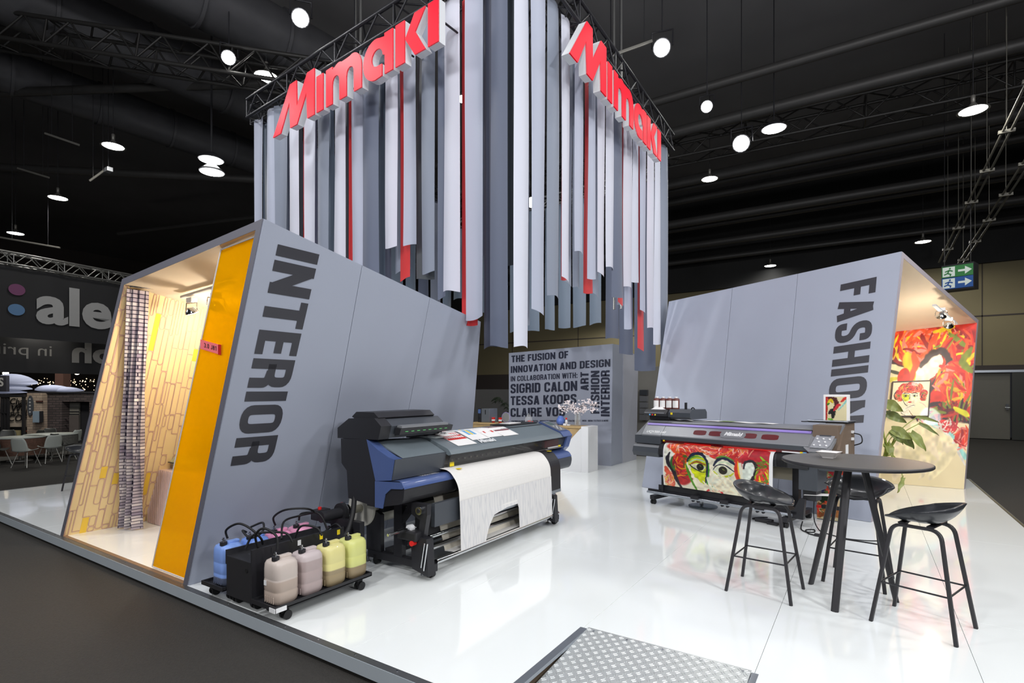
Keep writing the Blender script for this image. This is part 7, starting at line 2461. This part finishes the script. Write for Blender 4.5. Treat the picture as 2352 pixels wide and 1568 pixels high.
BK, _1, _2, _3 = wall_mortar('dark_clinker_brick', (50, 42, 42), (74, 64, 64), (34, 32, 32), (.22, .075, .012))
BC, _1, _2, _3 = wall_mortar('cream_whitewashed_brick', (158, 142, 126), (140, 124, 110), (120, 108, 98), (.22, .075, .010))
uvf = lambda x, y, z: (Vector((x, y, 0)).dot(RV), z)
t = thing('brick_cabin', 'dark brick cafe cabin with dark doorway and shop window', 'cabin', tuple(C3(150, 1013)))
fl_ = 1019
slab(95, 142, 902, fl_, DC, .4).build('brick_wall', BK, t, uv=uvf)
slab(142, 330, 902, 922, DC, .4).build('brick_lintel', BK, t, uv=uvf)
slab(205, 330, 922, fl_, DC, .4).build('brick_wall', BK, t, uv=uvf)
slab(142, 205, 922, fl_, DC + .4, .1).build('dark_recess', M_BLACK, t)
slab(152, 181, 924, 1000, DC + .3, .06).build('shop_window', mat('dim_shop_glass', (118, 116, 110), .2, noise=.2, nscale=2), t)
slab(152, 181, 954, 1000, DC + .28, .02).build('roller_blind', mat('brown_grey_blind', (74, 68, 66), .8), t)
for y in (944, 950):
    slab(152, 181, y, y + 1.5, DC + .27, .02).build('shelf_edge', M_BLACK, t)
for y in (961, 975, 990):
    slab(147, 153, y, y + 1.2, DC + .1, .05).build('door_hinge', M_CHROME, t)
slab(60, 340, 899, 903, DC - .05, .6).build('roof_edge', M_BLACK, t)
t = thing('cream_brick_pillar', 'cream whitewashed brick pillar between cafe window and dark brick cabin', 'pillar', tuple(C3(80, 1013)))
slab(62, 96, 902, fl_ + 2, DC - .2, .4).build('brick_shaft', BC, t, uv=uvf)
slab(82, 96, 920, 923, DC - .25, .05).build('wooden_ledge', mat('dark_red_wood', (66, 38, 34), .6), t)
t = thing('oval_cafe_sign', 'dark oval hanging sign with pale letters on the cream pillar', 'sign', tuple(C3(71, 930)))
c = C3(71, 931, DC - .24)
MB().hexa([c + RV * .09 * math.cos(a * PI / 12) + Vector((0, 0, .31 * math.sin(a * PI / 12))) for a in range(24)], [c - FV * .03 + RV * .09 * math.cos(a * PI / 12) + Vector((0, 0, .31 * math.sin(a * PI / 12))) for a in range(24)]).build('sign_plate', M_DGREY, t)
for k in range(5):
    cc = c - FV * .035 + Vector((0, 0, .2 - .1 * k))
    MB().add([tuple(cc + RV * .03 * math.cos(a * PI / 4) + Vector((0, 0, .03 * math.sin(a * PI / 4)))) for a in range(8)], [tuple(range(8))]).build('letter_spot', M_BTEXT, t)
t = thing('wall_monitor', 'small bluish poster box on the cream pillar', 'monitor', tuple(C3(82, 957)))
slab(75, 89, 944, 970, DC - .4, .12).build('screen', mat('bluish_screen', (120, 136, 150), .3, noise=.2), t)
slab(89, 92, 944, 970, DC - .38, .12).build('casing', M_BLACK, t)
t = thing('cafe_window_board', 'cream board hand-lettered about coffee behind black window posts', 'sign', tuple(C3(30, 1013)))
slab(0 - 60, 63, 911, 980, DC + .1, .05).build('cream_board', mat('cream_board', (168, 156, 142), .7), t)
M_INK = mat('ink_black', (24, 22, 22), .7)
for (s_, px, py, size) in (('Change', 21, 928, .27), ('the', 38, 935, .16), ('World', 24, 945, .30), ('start with', 18, 953, .19), ('COFFEE', 17, 967, .30)):
    o = soft_text('hand_lettering', s_, size, M_INK, t, C3(px, py, DC + .05), RV, (0, 0, 1), bold=.006, shear=.2)
slab(-60, 63, 980, fl_, DC + .2, .1).build('dark_counter', M_BLACK, t)
slab(22, 45, 988, 1002, DC + .12, .05).build('cream_cushion_back', mat('dim_cream', (150, 140, 104), .8), t)
slab(52, 62, 988, 992, DC + .12, .05).build('red_tray', mat('dim_red', (150, 76, 60), .6), t)
t = thing('window_frame_posts', 'black steel window frame with posts before the cream board', 'frame', tuple(C3(30, 1013)))
for px in (1, 8, 15.5, 50):
    slab(px, px + (4 if px == 50 else 2), 905, fl_, DC - .3, .08).build('post', M_BLACK, t)
slab(-60, 54, 906, 912, DC - .32, .1).build('top_rail', M_BLACK, t)
slab(-60, 16, 947, 949, DC - .3, .06).build('mid_rail', M_BLACK, t)
# pale sculpted lamp shades above the cafe, brown post, dark sign with S
M_SHD = mat('pale_blue_shade', (150, 156, 180), .6, emit=.35, noise=.05)
for i, (px, py, w, h, l) in enumerate(((35, 880, .62, .27, 'largest pale feather-shaped lampshade at the left edge'), (28, 893, .55, .14, 'pale lampshade below the largest one'), (12, 901, .6, .10, 'lowest pale lampshade at the left edge'), (125, 895, .52, .14, 'pale boat-shaped lampshade left of the brown post'), (158, 897, .42, .11, 'pale boat-shaped lampshade right of the brown post'))):
    t = thing('feather_lamp', l, 'lamp', tuple(C3(px, py, 15.5)), 'pale pendant shades above the cafe')
    c = C3(px, py, 15.5)
    mb = MB()
    mb.add([tuple(c + RV * w * math.cos(a * PI / 16) * (1 if abs(math.cos(a * PI / 16)) < .95 else 1.08) + Vector((0, 0, h * math.sin(a * PI / 16) * (1 if math.sin(a * PI / 16) > 0 else .35))) - FV * .12 * abs(math.sin(a * PI / 16))) for a in range(32)] + [tuple(c - FV * .3)], [(a, (a + 1) % 32, 32) for a in range(32)], True)
    mb.build('shade', M_SHD, t)
t = thing('brown_post', 'square brown post rising above the brick cabin roof', 'post', tuple(C3(135, 903)))
slab(126, 145, 820, 901, DC + .4, .3).build('shaft', mat('dull_brown', (92, 66, 58), .7), t)
t = thing('dark_letter_sign', 'dark square sign with a pale letter S at the left edge', 'sign', tuple(C3(5, 880)))
slab(-30, 14, 862, 899, 15.0, .1).build('panel', mat('dark_navy_panel', (36, 36, 44), .7), t)
soft_text('letter', 'S', .32, M_BTEXT, t, C3(-4, 886, 14.9), RV, (0, 0, 1), bold=.01)
# string of tiny lights
t = thing('fairy_lights', 'string of tiny warm lights under the dark ceiling of the cafe', 'lights', tuple(C3(120, 880)))
rl = random.Random(8)
mb = MB()
for k in range(90):
    px = rl.uniform(55, 218)
    py = rl.uniform(866, 897) if rl.random() < .6 else rl.uniform(872, 884)
    if 124 < px < 147:
        continue
    mb.ball(C3(px, py, 18.5 + rl.random() * 3), rl.uniform(.006, .02), 5, 3)
mb.build('tiny_bulbs', mat('fairy_glow', (255, 220, 170), .5, emit=6, noise=0), t, kind='stuff')
MB().tube([C3(50, 872, 19), C3(120, 878, 19), C3(218, 868, 19)], .006, 4).build('wire', M_BLACK, t)
for i, (px, py, l) in enumerate(((13, 857, 'small downlight under the lower banner, left'), (155, 854, 'small downlight under the lower banner, middle one'), (177, 855, 'small downlight under the lower banner, right'), (65, 783, 'faint small downlight between the two black banners'))):
    par_lamp(at(px, py, 18.4), (0, 0, 0.5), .09, l, 'small downlights over the cafe', M_LAMPW)
# dark canopy over the cafe
t = thing('cafe_canopy', 'dark flat canopy beam above the cafe downlights', 'canopy', tuple(at(100, 850, 19)))
P = [at(-60, 846, 18.6), at(330, 846, 18.6)]
MB().hexa([P[0], P[1], P[1] + FV * 2, P[0] + FV * 2], [p + Vector((0, 0, .12)) for p in (P[0], P[1], P[1] + FV * 2, P[0] + FV * 2)]).build('slab', M_BLACK, t)

# chairs and tables of the cafe
M_CSH = mat('grey_white_chair_shell', (176, 182, 176), .45, noise=.03)
M_CSD = mat('dark_chair_shell', (56, 58, 56), .45, noise=.03)
M_CLG = mat('chrome_dull_leg', (190, 190, 184), .3, .6)


def chair(loc, rot, m, label, legm=None):
    t = thing('shell_chair', label, 'chair', loc, 'shell chairs of the cafe', rot)

    def f(u, v):
        s = (u - .5) * 2
        w = .23 * (1 if v < .5 else 1 - .15 * (v - .5))
        if v < .5:
            y, z = -.22 + .42 * v / .5, .44 + .012 * (1 - v * 2)
        else:
            q = (v - .5) / .5
            y, z = .20 + .09 * q, .44 + .38 * q
        w *= (1 - .35 * abs(v * 2 - 1) ** 6)
        return (s * w, y - .03 * s * s * (v > .5), z + .05 * s * s * (1.2 - v))
    o = MB().grid(f, 10, 18).build('seat_shell', m, t, local=True)
    md = o.modifiers.new('thick', 'SOLIDIFY')
    md.thickness = .012
    for sx_ in (-1, 1):
        for sy_ in (-1, 1):
            MB().cyl((sx_ * .12, sy_ * .10, .44), (sx_ * .22, sy_ * .22, 0), .011, 6).build('leg', legm or M_CLG, t, local=True)
    t.scale = (.80, .80, .80)
    return t


def cz(px, py):
    d = RV * ((px - 1176) / 1236) + FV + Vector((0, 0, (895 - py) / 1236))
    k = -1.72 / d.z
    p = Vector((0, 0, 1.6)) + d * k
    return (p.x, p.y, -.12)


base_r = math.radians(33.27)
chair(cz(60, 1072), base_r + PI, M_CSH, 'white shell chair nearest the platform, back turned to the viewer')
chair(cz(112, 1062), base_r - 1.9, M_CSH, 'white shell chair right of the nearest one, turned sideways')
chair(cz(-6, 1070), base_r + 1.4, M_CSD, 'grey shell chair cut by the left picture edge')
chair(cz(12, 1046), base_r + .5, M_CSD, 'dark shell chair beyond the table at the left edge')
chair(cz(74, 1046), base_r - .3, M_CSD, 'dark shell chair facing the viewer behind the white table')
chair(cz(146, 1056), base_r + PI - .2, M_CSD, 'large dark-backed chair next to the bar stool')
chair(cz(160, 1044), base_r - 1.5, M_CSH, 'pale shell chair far right of the cafe, side on')
chair(cz(104, 1040), base_r + .2, M_CSD, 'dark shell chair at the long speckled table')


def cafe_table(px, py, r, m, label, skirt=None):
    p = cz(px, py)
    t = thing('cafe_table', label, 'table', p, 'cafe tables')
    MB().lathe([(0, .56), (r, .56), (r, .585), (0, .585)], p, 28).build('table_top', M_CSH, t)
    MB().cyl((p[0], p[1], p[2] + .02), (p[0], p[1], p[2] + .56), .03, 8).build('pedestal', M_CLG, t)
    MB().lathe([(0, 0), (.25, 0), (.24, .02), (0, .03)], p, 20).build('foot', M_CLG, t)
    if skirt:
        MB().lathe([(r * .98, .555), (r * 1.0, .5), (r * .97, .2), (r * .99, .16)], p, 28).build('table_cloth', skirt, t)
    return t


cafe_table(46, 1058, .48, M_CSH, 'round white cafe table with brown patterned cloth', mat('brown_pattern_cloth', (96, 70, 58), .8, noise=.7, nscale=22))
cafe_table(118, 1048, .55, M_CSH, 'cafe table with grey speckled cloth behind the white chairs', mat('grey_pattern_cloth', (88, 88, 84), .8, noise=.6, nscale=26))
